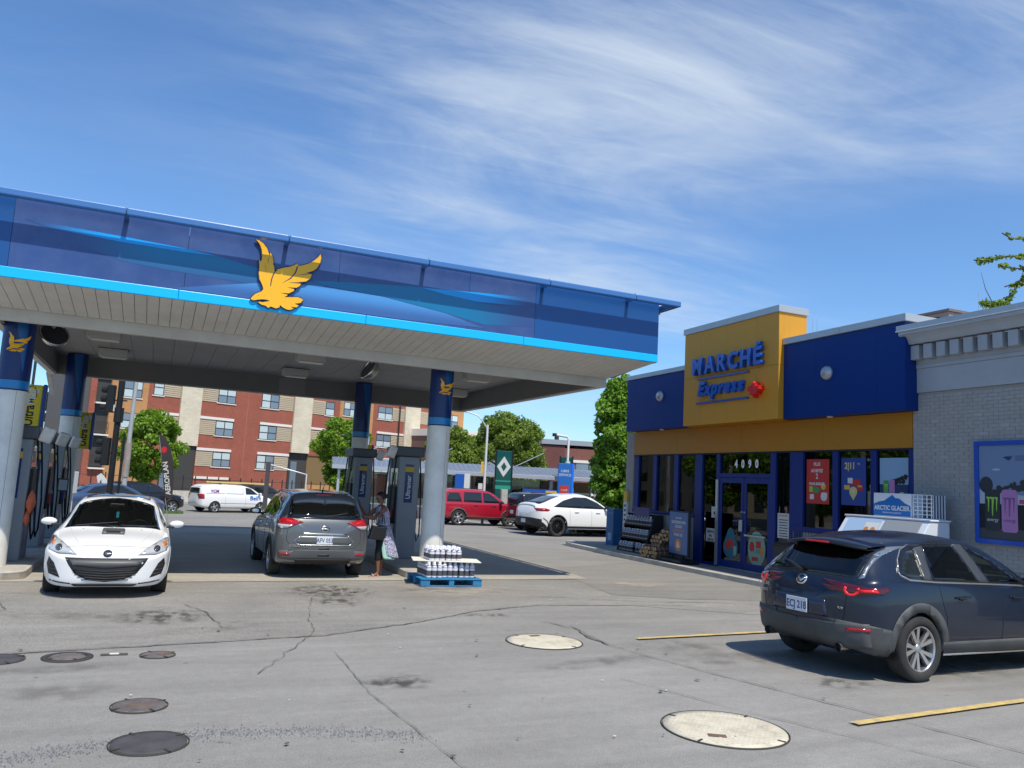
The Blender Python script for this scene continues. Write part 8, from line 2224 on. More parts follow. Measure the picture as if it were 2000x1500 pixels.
# conifer
cf_ = empty('conifer', (-13.2, 118.0, -0.65), 0, 'tall dark conifer far off between the two left columns', 'tree')
cl = []; r = random.Random(4)
for i in range(120):
    u = r.random(); rr_ = 2.5*(1-u)**0.85+0.12; a = r.uniform(0, 2*pi); q = rr_*r.uniform(0.5, 1.0)
    cl.append((q*cos(a), q*sin(a), 2.2+9.0*u-q*0.12, 0.5*(1-u)+0.16, 0.5*(1-u)+0.16, 0.13))
leaves('crown', cl, 9000, 0.30, LFD, cf_, 5); MB().tube([(0, 0, 0), (0, 0, 6), (0, 0, 11.3)], [0.25, 0.16, 0.04], 8).build('trunk', BARK, cf_)
# hanging branches of a tree behind the shop at the right
rt = empty('leafy_tree', (30.6, 19.4, 0.0), 0, 'tree behind the shop sending leafy branches in from the right edge of the photo', 'tree')
def rel(p): return (p[0]-30.6, p[1]-19.4, p[2])
def br(points, w, n_): 
    pts = [rel(p) for p in points]; out = []
    for a, b in zip(pts[:-1], pts[1:]):
        m_ = max(2, int((Vector(b)-Vector(a)).length/0.22))
        for i in range(m_):
            t_ = i/m_; q = Vector(a).lerp(Vector(b), t_); out.append((q.x+random.uniform(-.05, .05), q.y+random.uniform(-.05, .05), q.z+random.uniform(-.06, .06), w*random.uniform(.7, 1.3), w*random.uniform(.7, 1.3), w*random.uniform(.5, 1.0)))
    return out, pts
paths = []
import itertools
def pt(x, y, d):   # point of the tree seen in that direction at distance d
    v = _xr*((x-1000)/1560.0) - _ur*((y-750)/1560.0) + _f
    p = Vector((0, 0, 2)) + v*d
    return (p.x, p.y, p.z)
B1 = [pt(2060, 475, 30), pt(2005, 468, 30), pt(1975, 466, 30), pt(1957, 455, 30)]
B2 = [pt(2060, 508, 30), pt(2005, 500, 30), pt(1960, 502, 30), pt(1930, 508, 30), pt(1902, 508, 30)]
B3 = [pt(2060, 530, 30), pt(1995, 525, 30), pt(1965, 522, 30), pt(1950, 518, 30)]
B4 = [pt(2060, 520, 30), pt(2003, 535, 30), pt(1985, 560, 30), pt(1970, 580, 30), pt(1963, 588, 30)]
B5 = [pt(1990, 552, 30), pt(1962, 560, 30)]
cls = []; mbb = MB()
for p_, w in ((B1, 0.11), (B2, 0.16), (B3, 0.14), (B4, 0.17), (B5, 0.11)):
    c_, q_ = br(p_, w, 0); cls += c_; mbb.tube(q_, 0.025, 6)
base_c = rel(pt(1943, 600, 30))
cls += [(base_c[0]+random.uniform(-.35, .35), base_c[1]+random.uniform(-.3, .3), base_c[2]+random.uniform(-.55, .25), .22, .22, .2) for _ in range(16)]
cls += [(rel(pt(2120, 520, 30))[0]+random.uniform(-.9, .9), rel(pt(2120, 520, 30))[1]+random.uniform(-.9, .9), rel(pt(2120, 520, 30))[2]+random.uniform(-2.2, 1.2), .4, .4, .35) for _ in range(40)]
leaves('crown', cls, 9500, 0.12, LF1, rt, 31, shell=0.3)
mbb.tube([(0, 0, 0), (0.1, 0, 6), rel(pt(2120, 560, 30))], [0.25, 0.18, 0.08], 8); mbb.tube([rel(pt(2090, 640, 30)), rel(pt(1960, 640, 30)), base_c], 0.04, 6)
mbb.tube([base_c, rel(pt(1925, 565, 30)), rel(pt(1916, 532, 30))], [0.02, 0.012, 0.005], 5)
mbb.build('limbs', BARK, rt)
# low hedge behind the white coupe beside the shop
hg = empty('hedge', (19.4, 32.5, 0.0), 0, 'dark low shrubs under the narrow maple at the left end of the shop', 'shrub')
leaves('foliage', [(random.uniform(-1.3, 1.6), random.uniform(-0.6, 0.9), random.uniform(0.2, 0.8), 0.45, 0.45, 0.4) for _ in range(16)], 5000, 0.11, leaf_mat('leaf_shade', (0.03, 0.06, 0.014)), hg, 9)
MB().tube([(0, 0, 0), (0.05, 0, 0.6)], 0.03, 6).build('stem', BARK, hg)

# ------------------------------------------------------------------ the apartment building
AP = Vector((4.19, 80.43, 0)); A_T = Matrix.Translation(AP) @ Matrix.Rotation(STREET, 4, 'Z')
apt = empty('apartment_building', AP, STREET, 'four storey apartment building in red and orange brick with cream panels across the street', 'apartment building')
BR = brick_mat('brick_red', (0.36, 0.085, 0.05), (0.28, 0.065, 0.04), (0.30, 0.16, 0.12))
BO = brick_mat('brick_orange', (0.55, 0.27, 0.10), (0.46, 0.21, 0.075), (0.42, 0.28, 0.16))
BC = brick_mat('block_cream', (0.66, 0.59, 0.45), (0.60, 0.53, 0.40), (0.50, 0.44, 0.33), 0.4, 0.2)
SID = mat('siding_beige', (0.42, 0.345, 0.24), 0.7, var=0.05)
STR = mat('lintel_white', (0.72, 0.68, 0.62), 0.7)
WFR = mat('window_frame_dark', (0.03, 0.028, 0.03), 0.5)
WPN = mat('window_glass_sky', (0.16, 0.21, 0.26), 0.06, spec=0.8, coat=0.6)
BLIND = mat('window_blind', (0.50, 0.58, 0.58), 0.4, coat=0.5)
DKR = mat('recess_dark', (0.05, 0.048, 0.045), 0.8)
ZG, ZTOP = -0.65, 13.2
def wallp(s0, s1, z0, z1, m, y=0.0, name='wall', th=0.3): return MB().box(s0, s1, y, y+th, z0, z1).build(name, m, apt)
def win(s0, s1, z0, z1, cols=2, y=0.0, seed=0):
    r = random.Random(seed*7+int(s0*10))
    w = empty('window', (0, 0, 0), 0, None, None, parent=apt)
    mb = MB(); f = 0.06
    mb.box(s0, s1, y-0.02, y+0.05, z0, z0+f); mb.box(s0, s1, y-0.02, y+0.05, z1-f, z1); mb.box(s0, s0+f, y-0.02, y+0.05, z0+f, z1-f); mb.box(s1-f, s1, y-0.02, y+0.05, z0+f, z1-f)
    for c in range(1, cols): x = s0+(s1-s0)*c/cols; mb.box(x-0.04, x+0.04, y-0.021, y+0.05, z0+f, z1-f)
    zm = (z0+z1)/2; 
    for c in range(cols):
        xa = s0+(s1-s0)*c/cols+(f if c == 0 else 0.04); xb = s0+(s1-s0)*(c+1)/cols-(f if c == cols-1 else 0.04)
        mb.box(xa, xb, y-0.022, y+0.05, zm-0.04, zm+0.04)
        for za, zb_ in ((z0+f, zm-0.04), (zm+0.04, z1-f)):
            MB().box(xa, xb, y-0.012, y-0.003, za, zb_).build('pane', BLIND if r.random() < 0.5 else WPN, w)
    mb.build('frame', WFR, w)
    MB().box(s0-0.12, s1+0.06, y-0.07, y+0.0, z0-0.09, z0-0.002).build('sill', STR, w)
def siding(s0, s1, z0, z1, y=0.0):
    mb = MB(); n = max(1, int((z1-z0)/0.17))
    for i in range(n):
        a = z0+(z1-z0)*i/n; b = z0+(z1-z0)*(i+1)/n
        mb.add([(s0, y-0.045, a), (s1, y-0.045, a), (s1, y-0.005, b), (s0, y-0.005, b), (s0, y+0.03, a), (s1, y+0.03, a)], [(0,1,2,3), (4,5,1,0)])
    mb.build('siding', SID, apt)
rows = [(2.22, 3.60), (5.16, 6.56), (8.30, 9.75), (11.2, 12.6)]
# body of brick by bays (openings are laid 4 cm proud of a solid core)
wallp(-10.6, 33.4, ZG, ZTOP, mat('core_wall', (0.2, 0.18, 0.16), 0.9), 0.30, 'core', 10)
wallp(-10.6, -10.1, ZG, ZTOP, BR); wallp(-8.92, -5.75, ZG, ZTOP, BO, -0.05)
wallp(-10.1, -8.92, ZG, 1.55, BR)
for z0, z1 in ((1.6, 4.3), (4.45, 7.0), (7.15, 9.9), (10.05, 12.8)):
    MB().box(-10.099, -8.921, 0.22, 0.29, z0-0.05, z1+0.1).build('balcony_recess', DKR, apt)
    MB().box(-10.16, -8.86, -0.35, 0.21, z0-0.15, z0-0.02).build('balcony_slab', STR, apt)
    MB().box(-10.12, -8.90, -0.33, -0.30, z0+0.95, z0+1.0).build('balcony_rail', WFR, apt)
    for k in range(9): MB().box(-10.10+0.145*k, -10.08+0.145*k, -0.325, -0.305, z0, z0+0.95).build('baluster', WFR, apt)
for z0, z1 in ((5.13, 6.47), (7.83, 9.3), (10.7, 12.1)): win(-7.9, -6.3, z0, z1, 2, -0.06, 1)
wallp(-5.749, -2.79, 4.02, ZTOP, BR); wallp(-5.749, -4.1, ZG, 4.019, BR)
MB().box(-4.099, -2.9, 0.2, 0.29, ZG, 4.0).build('entrance_recess', DKR, apt); MB().box(-3.9, -3.0, 0.12, 0.19, ZG, 2.6).build('entrance_door', WPN, apt)
for i, (z0, z1) in enumerate(rows[1:]):
    win(-5.3, -4.38, z0, z1, 1, -0.01, 2); siding(-4.37, -2.80, z0, z1)
MB().box(-5.3, -2.80, -0.07, 0.0, 6.62, 6.86).build('lintel', STR, apt)
wallp(-2.78, -0.82, 4.02, ZTOP, BC, -0.22, 'cream_panel', 0.5)
MB().box(-2.78, -0.9, 0.0, 0.29, ZG, 4.0).build('entrance_recess', DKR, apt)
wallp(-2.3, -0.9, ZG, 4.0, mat('entrance_taupe', (0.14, 0.12, 0.09), 0.8), 0.28, 'entrance_wall', 0.05)
wallp(-0.819, 9.10, ZG, ZTOP, BR)
for z0, z1 in rows:
    win(0.86, 2.66, z0, z1, 2, -0.01, 3); siding(-0.80, 0.84, z0, z1)
    win(5.45, 7.38, z0, z1, 2, -0.01, 4); siding(7.40, 9.06, z0, z1)
for z in (3.66, 6.62, 1.0):
    MB().box(-0.80, 2.66, -0.09, 0.0, z, z+0.25).build('lintel', STR, apt)
    if z > 1.1: MB().box(5.45, 9.05, -0.09, 0.0, z, z+0.25).build('lintel', STR, apt)
MB().box(3.98, 4.04, -0.006, 0.0, ZG, ZTOP).build('control_joint', mat('joint_pink', (0.40, 0.14, 0.09), 0.8), apt)
MB().cyl((9.03, -0.05, -0.6), (9.03, -0.05, 4.0), 0.05, n=8).build('downpipe', WFR, apt)
wallp(9.11, 11.26, 4.10, ZTOP, BC, -0.22, 'cream_panel', 0.5)
wallp(9.101, 11.27, ZG, 4.09, DKR, 0.2, 'entrance_recess', 0.08); MB().box(9.4, 10.1, 0.1, 0.19, ZG, 3.2).build('entrance_door', WPN, apt)
wallp(11.271, 16.9, ZG, 3.9, mat('ochre_wall', (0.20, 0.13, 0.055), 0.8), 0.1)
wallp(11.261, 14.8, 3.901, ZTOP, BR); wallp(14.801, 19.3, 3.9, ZTOP, BO, -0.04)
wallp(11.3, 16.0, ZG, 0.9, BO, -0.1)
for z0, z1 in rows[1:]:
    siding(11.29, 12.98, z0, z1); win(13.0, 14.1, z0, z1, 1, -0.01, 5); win(15.3, 16.95, z0+0.2, z1+0.25, 2, -0.05, 6); win(17.3, 18.6, z0+0.2, z1+0.25, 2, -0.05, 6)
MB().box(11.29, 14.1, -0.09, 0.0, 6.66, 6.88).build('lintel', STR, apt)
wallp(19.301, 33.4, ZG, ZTOP, BR) if False else None
wallp(19.301, 29.5, ZG, ZTOP, BR); wallp(29.501, 33.4, ZG, ZTOP, BO, -0.04); wallp(16.901, 19.3, ZG, 3.899, BR)
for z0, z1 in rows:
    win(20.0, 22.05, z0+0.3, z1+0.3, 2, -0.01, 7); siding(22.07, 23.85, z0+0.3, z1+0.3); siding(26.2, 27.6, z0+0.3, z1+0.3)
    win(30.4, 32.4, z0+0.3, z1+0.4, 2, -0.05, 8)
for z in (4.0, 6.95): MB().box(20.0, 23.85, -0.09, 0, z, z+0.24).build('lintel', STR, apt); MB().box(26.2, 28.2, -0.09, 0, z, z+0.24).build('lintel', STR, apt)
wallp(23.88, 26.15, 4.1, ZTOP, BC, -0.22, 'cream_panel', 0.5)
MB().cyl((22.95, -0.3, -0.6), (22.95, -0.3, 12), 0.07, n=8).build('downpipe', WFR, apt)
MB().box(-10.7, 33.5, -0.3, 10.4, ZTOP+0.001, ZTOP+0.25).build('parapet', STR, apt)
# fence and low wall before the building
def sbox(a0, a1, b0, b1, z0, z1, name, m, parent, **k):
    pts = [tuple((EV*a + NV*b)[:2]) for a, b in ((a0, b0), (a1, b0), (a1, b1), (a0, b1))]
    return MB().prism(pts, 'xy', z0, z1).build(name, m, parent, **k)
lw = empty('low_wall', (0, 0, 0), 0, 'long low concrete wall beyond the street in front of the apartments', 'wall')
a_ = -30
while a_ < 60:
    sbox(a_, a_+2.98, 60.0, 60.3, -0.5, 0.22, 'wall_block', CONC_L, lw); a_ += 3.0
fn = empty('iron_fence', (0, 0, 0), 0, 'black iron fence in front of the apartment building', 'fence')
sbox(22, 50, 63.0, 63.04, 1.10, 1.14, 'rail', WFR, fn); sbox(22, 50, 63.0, 63.04, 0.3, 0.34, 'rail', WFR, fn)
for k in range(28): sbox(22+k, 22.05+k, 62.97, 63.07, -0.5, 1.35, 'post', WFR, fn)
bn_ = empty('street_banner', (0, 0, 0), 0, 'teal banner strip on the low wall right of the feather flag', 'banner')
sbox(23.8, 25.4, 59.86, 59.95, 0.28, 0.75, 'cloth', mat('banner_teal', (0.0, 0.20, 0.17), 0.5), bn_)
# second and third buildings
b2 = empty('brick_building', (38, 88, 0), STREET, 'low dark brick building with white band right of the apartments behind the trees', 'building')
MB().box(-9, 14, 0, 8, -0.6, 7.1).build('wall', brick_mat('brick_dark', (0.20, 0.06, 0.045), (0.16, 0.05, 0.04), (0.2, 0.15, 0.13)), b2)
MB().box(-9.1, 14.1, -0.1, 8.1, 7.101, 7.9).build('roof_band', STR, b2); MB().cyl((-5.2, 3, 7.9), (-5.2, 3, 8.6), 0.3, n=12).build('vent', WFR, b2)
for k in range(5): 
    w_ = MB().box(-7.5+4*k, -5.5+4*k, -0.05, 0.0, 4.0, 5.6).build('window', WPN, b2)
b3 = empty('brick_building', (33.1, 67.4, 0), STREET-0.72, 'dark brown brick house with a grey roof edge behind the narrow maple', 'house')
BD = brick_mat('brick_brown', (0.17, 0.055, 0.045), (0.13, 0.045, 0.038), (0.16, 0.10, 0.09)); BD2 = brick_mat('brick_brown2', (0.24, 0.085, 0.06), (0.20, 0.07, 0.05), (0.2, 0.13, 0.11))
MB().box(0, 2.1, 0, 8, -0.5, 5.9).build('wall', BD, b3); MB().box(2.101, 9, 0.0, 8, -0.5, 5.7).build('wall', BD2, b3)
MB().box(-0.15, 9.2, -0.15, 8.1, 6.001, 6.45).build('roof_edge', mat('roof_edge_grey', (0.30, 0.32, 0.34), 0.5), b3)
MB().box(2.8, 6.4, -0.12, -0.001, 4.4, 4.65).build('lintel', STR, b3); MB().box(3.2, 5.8, -0.05, -0.001, 2.7, 4.39).build('window', WPN, b3); MB().box(4.4, 4.5, -0.07, -0.051, 2.7, 4.39).build('window_bar', WFR, b3)
MB().cyl((1.6, 2, 6.45), (1.6, 2, 7.0), 0.22, n=12).build('vent', WFR, b3); MB().box(2.9, 6.6, -0.9, -0.13, 1.4, 1.6).build('balcony', STR, b3)

# ------------------------------------------------------------------ transit shelter
SH = Vector((9.15, 45.4, 0)); sh_rz = -YAW
sh = empty('transit_shelter', SH, sh_rz, 'long glazed transit shelter with slatted grey metal roof beyond the parked cars', 'shelter')
SHM = mat('shelter_metal', (0.50, 0.52, 0.55), 0.4, 0.4); SHR = mat('shelter_roof', (0.28, 0.32, 0.38), 0.35, 0.4, var=0.05); SHG = glass_mat('shelter_glass', (0.55, 0.66, 0.63), 0.35)
SLAT = mat('roof_slat', (0.44, 0.48, 0.54), 0.35, 0.5)
LT = 15.2
MB().box(0, LT, 0.0, 0.08, 2.40, 2.62).build('front_fascia', SHM, sh, bevel=0.01)
mb = MB(); mb.add([(0.02, 0.09, 2.61), (LT, 0.09, 2.61), (LT, 3.3, 3.12), (-0.75, 3.3, 3.12)], [(0,1,2,3)]); mb.build('roof_deck', SHR, sh)
mb = MB(); mb.add([(-0.01, 0.0, 2.40), (-0.01, 0.0, 2.62), (-0.78, 3.3, 3.16), (-0.78, 3.3, 2.98)], [(0,1,2,3)]); mb.build('end_fascia', SHM, sh)
k = 0
x = 0.1
while x < LT-0.2:
    y0_ = 0.1; 
    mb = MB(); mb.add([(x, 0.12, 2.625), (x+0.06, 0.12, 2.625), (x-0.42, 3.28, 3.135), (x-0.48, 3.28, 3.135)], [(0,1,2,3)]); mb.v = [(v[0], v[1], v[2]+0.02) for v in mb.v]
    mb.build('slat', SLAT, sh); x += 0.29
for k in range(6):
    yy = 0.35+0.5*k
    MB().box(-0.2*yy, LT, yy, yy+0.04, 2.62+0.158*yy+0.035, 2.62+0.158*yy+0.05).build('batten', SHR, sh)
for x in (0.35, 3.2, 6.2, 9.3, 12.4, 14.9):
    MB().box(x-0.07, x+0.07, 0.3, 0.42, -0.65, 2.42).build('post', SHM, sh)
    MB().box(x-0.05, x+0.05, 2.9, 3.0, -0.65, 3.05).build('post', SHM, sh)
for a, b in ((0.42, 3.13), (3.27, 6.13), (6.27, 9.23), (9.37, 12.33), (12.47, 14.83)):
    MB().box(a, b, 2.0, 2.02, 0.55, 2.35).build('glass_pane', SHG, sh)
    MB().box(a, b, 1.98, 2.04, 0.50, 0.549).build('pane_rail', SHM, sh); MB().box((a+b)/2-0.02, (a+b)/2+0.02, 1.985, 1.999, 0.55, 2.35).build('pane_rail', SHM, sh)
MB().box(0.0, LT+4, 1.6, 1.9, -0.65, 0.48).build('base_wall', CONC_L, sh)
for k, x in enumerate((1.45, 5.6, 11.1)):
    MB().tube([(x-0.8, 3.0, 3.1), (x+0.9, 3.0, 4.0)], 0.025, 6).build('stay_rod', SHM, sh)
MB().cyl((1.55, 2.2, -0.65), (1.55, 2.2, 4.4), 0.06, n=8).build('mast', SHM, sh)
t = empty('open_frame', (7.35, 44.0, gz(7.35, 44)), sh_rz, 'thin white metal frame standing left of the transit shelter', 'frame')
MB().tube([(-1.75, 0, 2.7), (0.2, 0, 2.28), (0.2, 0, 0)], 0.045, 8).build('tube', SHM, t); MB().box(-2.0, -1.78, -0.05, 0.05, 0, 2.85).build('dark_post', mat('post_dark', (0.07, 0.065, 0.065), 0.6), t)
# machines and boards near the shelter
t = empty('ticket_machine', (15.55, 41.2, gz(13, 43.2)), sh_rz, 'small blue and white machine below the shelter roof above the red car', 'machine')
MB().box(0, 0.3, 0, 0.5, 0, 2.65).build('white_body', SWH, t); MB().box(-0.5, -0.01, 0, 0.5, 1.7, 2.6).build('blue_body', mat('machine_blue', (0.01, 0.09, 0.40), 0.5), t)
t = empty('advert_board', (17.6, 40.0, gz(17.6, 40.0)), sh_rz, 'long blue and orange advertising board behind the black car', 'board')
MB().box(0.9, 3.0, 0, 0.15, 1.2, 1.85).build('blue_board', mat('machine_blue'), t); MB().box(2.1, 2.7, -0.01, 0, 1.25, 1.8).build('orange_field', PY, t); MB().box(1.0, 1.9, -0.01, 0, 1.35, 1.7).build('purple_field', mat('advert_purple', (0.25, 0.08, 0.45), 0.5), t)
MB().box(3.25, 3.6, 0, 0.3, 0, 2.0).build('white_cabinet', SWH, t)
# green pylons
GRN = mat('pylon_green', (0.0, 0.075, 0.065), 0.35, coat=0.3); GRN2 = mat('pylon_green_light', (0.03, 0.30, 0.20), 0.4)
def pylon(x, y, h, label, w=0.82, mark=True):
    t = empty('pylon_sign', (x, y, gz(x, y)), sh_rz, label, 'pylon sign')
    h -= gz(x, y)
    MB().box(-w/2, w/2, -0.12, 0.12, 0, h).build('panel', GRN, t, bevel=0.02)
    for sx in (-1, 1): MB().box(sx*(w/2+0.001), sx*(w/2+0.07), -0.14, 0.14, 0, h+0.05).build('edge', RKM, t)
    if mark:
        hh = h-0.85
        MB().prism([(0, hh+0.55), (0.37, hh), (0, hh-0.55), (-0.37, hh)], 'xz', -0.135, -0.121).build('white_diamond', SWH, t)
        MB().prism([(0, hh+0.24), (0.15, hh), (0, hh-0.24), (-0.15, hh)], 'xz', -0.145, -0.136).build('inner_diamond', GRN, t)
        MB().box(-w/2, w/2, -0.128, -0.121, h-2.05, h-1.85).build('light_band', GRN2, t); MB().box(-w/2, w/2, -0.128, -0.121, h-1.65, h-1.58).build('light_band', GRN2, t)
pylon(17.15, 39.55, 3.80, 'dark green pylon with a white diamond rising above the shelter roof')
pylon(21.1, 39.9, 3.72, 'dark green pylon half hidden behind the blue price pylon', w=0.62, mark=False)
t = empty('price_pylon', (17.45, 33.0, 0.0), sh_rz, 'blue pylon with a red field beside the narrow maple, a white lamp on top', 'pylon sign')
PBL = mat('pylon_blue', (0.012, 0.12, 0.42), 0.4, coat=0.2)
MB().box(-0.36, 0.26, -0.2, 0.2, 0, 3.12).build('panel', PBL, t, bevel=0.015); MB().box(0.261, 0.36, -0.21, 0.21, 0, 3.13).build('bright_edge', mat('pylon_edge', (0.01, 0.18, 0.75), 0.4), t)
for i, s in enumerate(('LIBRE', 'SERVICE')): text_obj('lettering', s, 0.16, PW, t, (-0.05, -0.202, 2.72-0.18*i), (1, 0, 0), (0, 0, 1), extrude=0.001)
MB().box(-0.26, 0.14, -0.215, -0.201, 1.25, 2.1).build('red_field', PR, t); text_obj('lettering', 'CAFÉ', 0.13, PW, t, (-0.06, -0.217, 1.85), (1, 0, 0), (0, 0, 1), extrude=0.001)
lm = empty('yard_lamp', (17.52, 33.0, 3.14), sh_rz, 'white bent yard lamp standing on the blue pylon', 'lamp')
MB().tube([(0, 0, 0), (0, 0, 1.12), (-0.06, 0, 1.22), (-0.66, 0, 1.30)], 0.055, 10).build('pole', SWH, lm); MB().cyl((0, 0, 0), (0, 0, 0.08), 0.12, n=12).build('foot', SWH, lm); MB().cyl((-0.66, 0, 1.22), (-0.66, 0, 1.36), 0.11, n=12).build('lamp_head', DARKM, lm)
# street lamp with a curved arm
sl = empty('street_lamp', (15.2, 37.4, gz(15.2, 37.4)), sh_rz, 'white street lamp with an arm curving up left under the canopy corner', 'street lamp')
MB().tube([(0, 0, 0), (0, 0, 4.95)], [0.075, 0.055], 10).build('pole', SWH, sl)
MB().tube([(0, 0, 4.75), (-0.25, 0, 5.1), (-0.5, 0, 5.38), (-0.85, 0, 5.50), (-1.3, 0, 5.58)], 0.032, 8).build('arm', SHM, sl); MB().box(-1.75, -1.25, -0.09, 0.09, 5.53, 5.62).build('lamp_head', SHM, sl, bevel=0.02)
MB().box(-0.3, -0.09, -0.03, 0.03, 1.3, 2.0).build('sign_plate', SWH, sl); MB().box(-0.22, -0.09, -0.03, 0.03, 2.5, 3.1).build('yellow_plate', PY, sl)
# feather flag
fl = empty('feather_flag', (0.62, 30.9, gz(.6, 30.9)), sh_rz+0.05, 'dark feather flag with white lettering planted in front of the street tree', 'flag')
FLM = mat('flag_cloth', (0.045, 0.035, 0.037), 0.7, var=0.1)
L1 = [(0.10, 0.85), (-0.16, 0.9), (-0.28, 1.5), (-0.40, 2.2), (-0.50, 2.75), (-0.56, 3.0), (-0.60, 3.10), (-0.50, 3.12), (-0.34, 3.0), (-0.16, 2.68), (0.0, 2.2), (0.08, 1.6)]
mb = MB(); poly_mesh(mb, L1, 'xz', -0.004, 0.004); mb.build('cloth', FLM, fl)
MB().tube([(0.05, 0.01, 0), (-0.14, 0.012, 0.85), (-0.28, 0.012, 1.5), (-0.40, 0.012, 2.2), (-0.60, 0.012, 3.1)], 0.012, 6).build('pole', STEEL, fl)
text_obj('lettering', 'AEROPLAN', 0.24, SWH, fl, (-0.085, -0.006, 1.60), (-0.21, 0, 1), (-1, 0, -0.21), extrude=0.002, bold=0.006, sx=0.98)
mb = MB(); mb.prism([(-0.36+0.10*cos(a), 2.58+0.11*sin(a)) for a in np.linspace(0, 2*pi, 21)[:-1]], 'xz', -0.008, -0.005); mb.build('red_mark', mat('flag_red', (0.6, 0.02, 0.03), 0.5), fl)
# traffic signal and grey post
TM = mat('signal_black', (0.010, 0.011, 0.011), 0.5)
ts = empty('traffic_signal', (-1.42, 33.8, gz(-1.4, 33.8)), sh_rz, 'black traffic signal pole with two signal heads in front of the apartments', 'traffic signal')
MB().cyl((0, 0, 0), (0, 0, 5.6), 0.11, n=14).build('pole', TM, ts); MB().cyl((0.02, 0, 3.6), (0.02, 0, 4.15), 0.17, n=14).build('collar', TM, ts); MB().cyl((0.28, 0.1, 0.3), (0.28, 0.1, 3.2), 0.05, n=10).build('side_pole', TM, ts)
def sighead(z0, dx):
    hd_ = empty('signal_head', (dx, -0.05, z0), 0.0, None, None, parent=ts)
    MB().box(-0.14, 0.14, -0.10, 0.10, 0, 1.05).build('housing', TM, hd_, bevel=0.03)
    for k in range(3):
        mb = MB(); c = Vector((-0.14, 0, 0.18+0.34*k)); mb.cyl(tuple(c), tuple(c+Vector((-0.20, 0, 0))), 0.125, n=14, caps=False); mb.build('visor', TM, hd_)
        MB().cyl(tuple(c+Vector((-0.005, 0, 0))), tuple(c+Vector((-0.02, 0, 0))), 0.11, n=14).build('lens', mat('lens_dark', (0.05, 0.05, 0.045), 0.2), hd_)
    MB().box(0.14, 0.62, -0.02, 0.02, 0.45, 0.5).build('bracket', TM, hd_)
sighead(3.95, -0.32); sighead(1.95, -0.28)
MB().box(-0.25, -0.13, -0.08, 0.08, 4.0, 4.25).build('white_sensor', SWH, ts)
gp = empty('lamp_post', (-1.25, 44.6, gz(-1.2, 44.6)), sh_rz, 'grey metal lamp post right of the black traffic signal', 'lamp post')
MB().tube([(0, 0, 0), (0, 0, 4.0), (0.05, 0, 8.5)], [0.13, 0.11, 0.08], 12).build('pole', mat('post_grey', (0.42, 0.42, 0.41), 0.5, 0.3, var=0.1), gp); MB().cyl((0, 0, 1.9), (0, 0, 3.6), 0.16, n=12).build('rusty_sleeve', mat('sleeve_rust', (0.30, 0.25, 0.22), 0.7, var=0.2), gp)
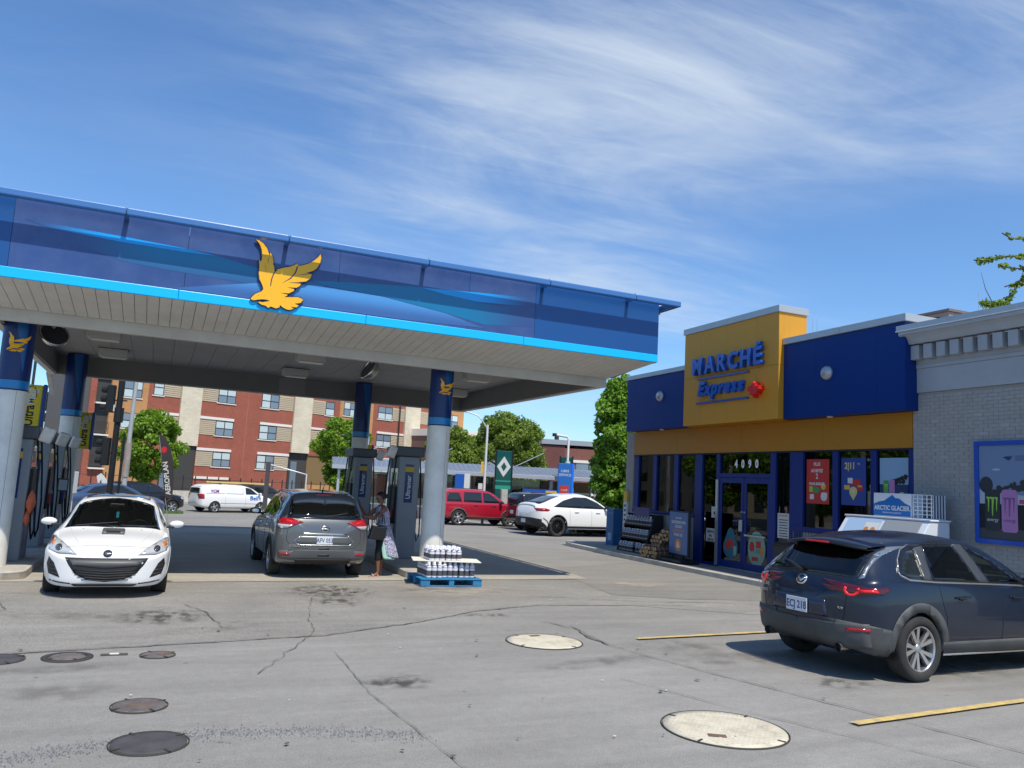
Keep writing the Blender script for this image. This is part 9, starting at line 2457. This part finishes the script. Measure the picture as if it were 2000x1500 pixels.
# air and water cabinet, arrow sign, far lamp
t = empty('air_station', (-3.15, 36.0, gz(-3.15, 36)), sh_rz, 'red and white air pump cabinet left of the arrow sign', 'cabinet')
MB().box(-0.45, 0.45, -0.2, 0.2, 0.9, 1.75).build('white_head', SWH, t, bevel=0.02); MB().box(-0.2, 0.35, -0.21, -0.2005, 1.25, 1.6).build('dark_window', GLOSSK, t); MB().box(-0.62, -0.47, -0.2, 0.2, 0, 1.8).build('red_edge', PR, t); MB().box(-0.35, 0.35, -0.15, 0.15, 0, 0.899).build('leg', SWH, t)
t = empty('arrow_sign', (-2.35, 45.0, gz(-2.3, 45)), sh_rz, 'small white arrow sign standing in front of the orange brick', 'sign')
MB().prism([(-0.42, 1.2), (0.0, 0.75), (0.45, 1.3), (0.3, 1.75), (0.0, 2.05), (-0.2, 1.9), (-0.1, 1.55)], 'xz', -0.02, 0.02).build('panel', SWH, t); MB().prism([(-0.1, 1.2), (0.15, 1.0), (0.25, 1.5), (0.1, 1.5), (0.05, 1.75), (-0.05, 1.5), (-0.15, 1.55)], 'xz', -0.03, -0.021).build('arrow', TM, t); MB().cyl((0, 0, 0), (0, 0, 0.8), 0.03, n=8).build('post', STEEL, t)
t = empty('street_lamp', (-9.0, 70.0, -0.65), sh_rz, 'distant twin armed street lamp between the two left columns', 'street lamp')
MB().cyl((0, 0, 0), (0, 0, 10.6), 0.10, n=8).build('pole', WFR, t)
for sx in (-1, 1): MB().tube([(0, 0, 10.3), (sx*0.8, 0, 10.55), (sx*1.5, 0, 10.5)], 0.05, 6).build('arm', WFR, t); MB().box(sx*1.3, sx*2.3, -0.12, 0.12, 10.42, 10.56).build('lamp_head', WFR, t, bevel=0.03)
# what the shop front and windows mirror: the far side of the forecourt, kept plain
t = empty('parking_post', (17.0, 39.0, gz(17, 39)), 0, 'grey concrete post in front of the green pylon', 'post'); MB().box(-0.18, 0.18, -0.1, 0.1, 0, 1.75).build('shaft', CONC, t, bevel=0.02)
t = empty('parking_post', (17.35, 32.2, 0), 0, 'white concrete post before the blue pylon', 'post'); MB().box(-0.10, 0.10, -0.1, 0.1, 0, 1.75).build('shaft', CONC_L, t, bevel=0.02)

# the far side of the side street, out of the frame: it is what panes and car paint mirror
t = empty('cream_building', (-22, 66, -0.6), 0, 'cream walled building on the side street left of the frame', 'building')
MB().box(-18, 0, 0, 26, 0, 9.5).build('wall', mat('render_cream', (0.34, 0.29, 0.215), 0.8), t)
for k in range(7):
    for z in (1.2, 3.9, 6.4): MB().box(0.001, 0.05, 1.0+3.6*k, 2.6+3.6*k, z, z+1.6).build('window', OGLASS, t)
    for z in (1.2, 3.9, 6.4): MB().box(-16.4+2.4*k, -15.2+2.4*k, -0.05, -0.001, z, z+1.6).build('window', OGLASS, t)
for k, (x, y, h) in enumerate(((-22, 44, 5.2), (-19, 50, 4.4), (-20, 55.5, 4.2), (-17.5, 61, 4.6), (-25, 38, 5.4))):
    tree('leafy_tree', ['first', 'second', 'third', 'fourth', 'fifth'][k] + ' street tree of the row along the side street left of the frame', x, y, 0, 8, 2.9, h, 2.8, 40, 1.0, 5000, 0.34, LF2, 40+k, trunk_r=0.2)
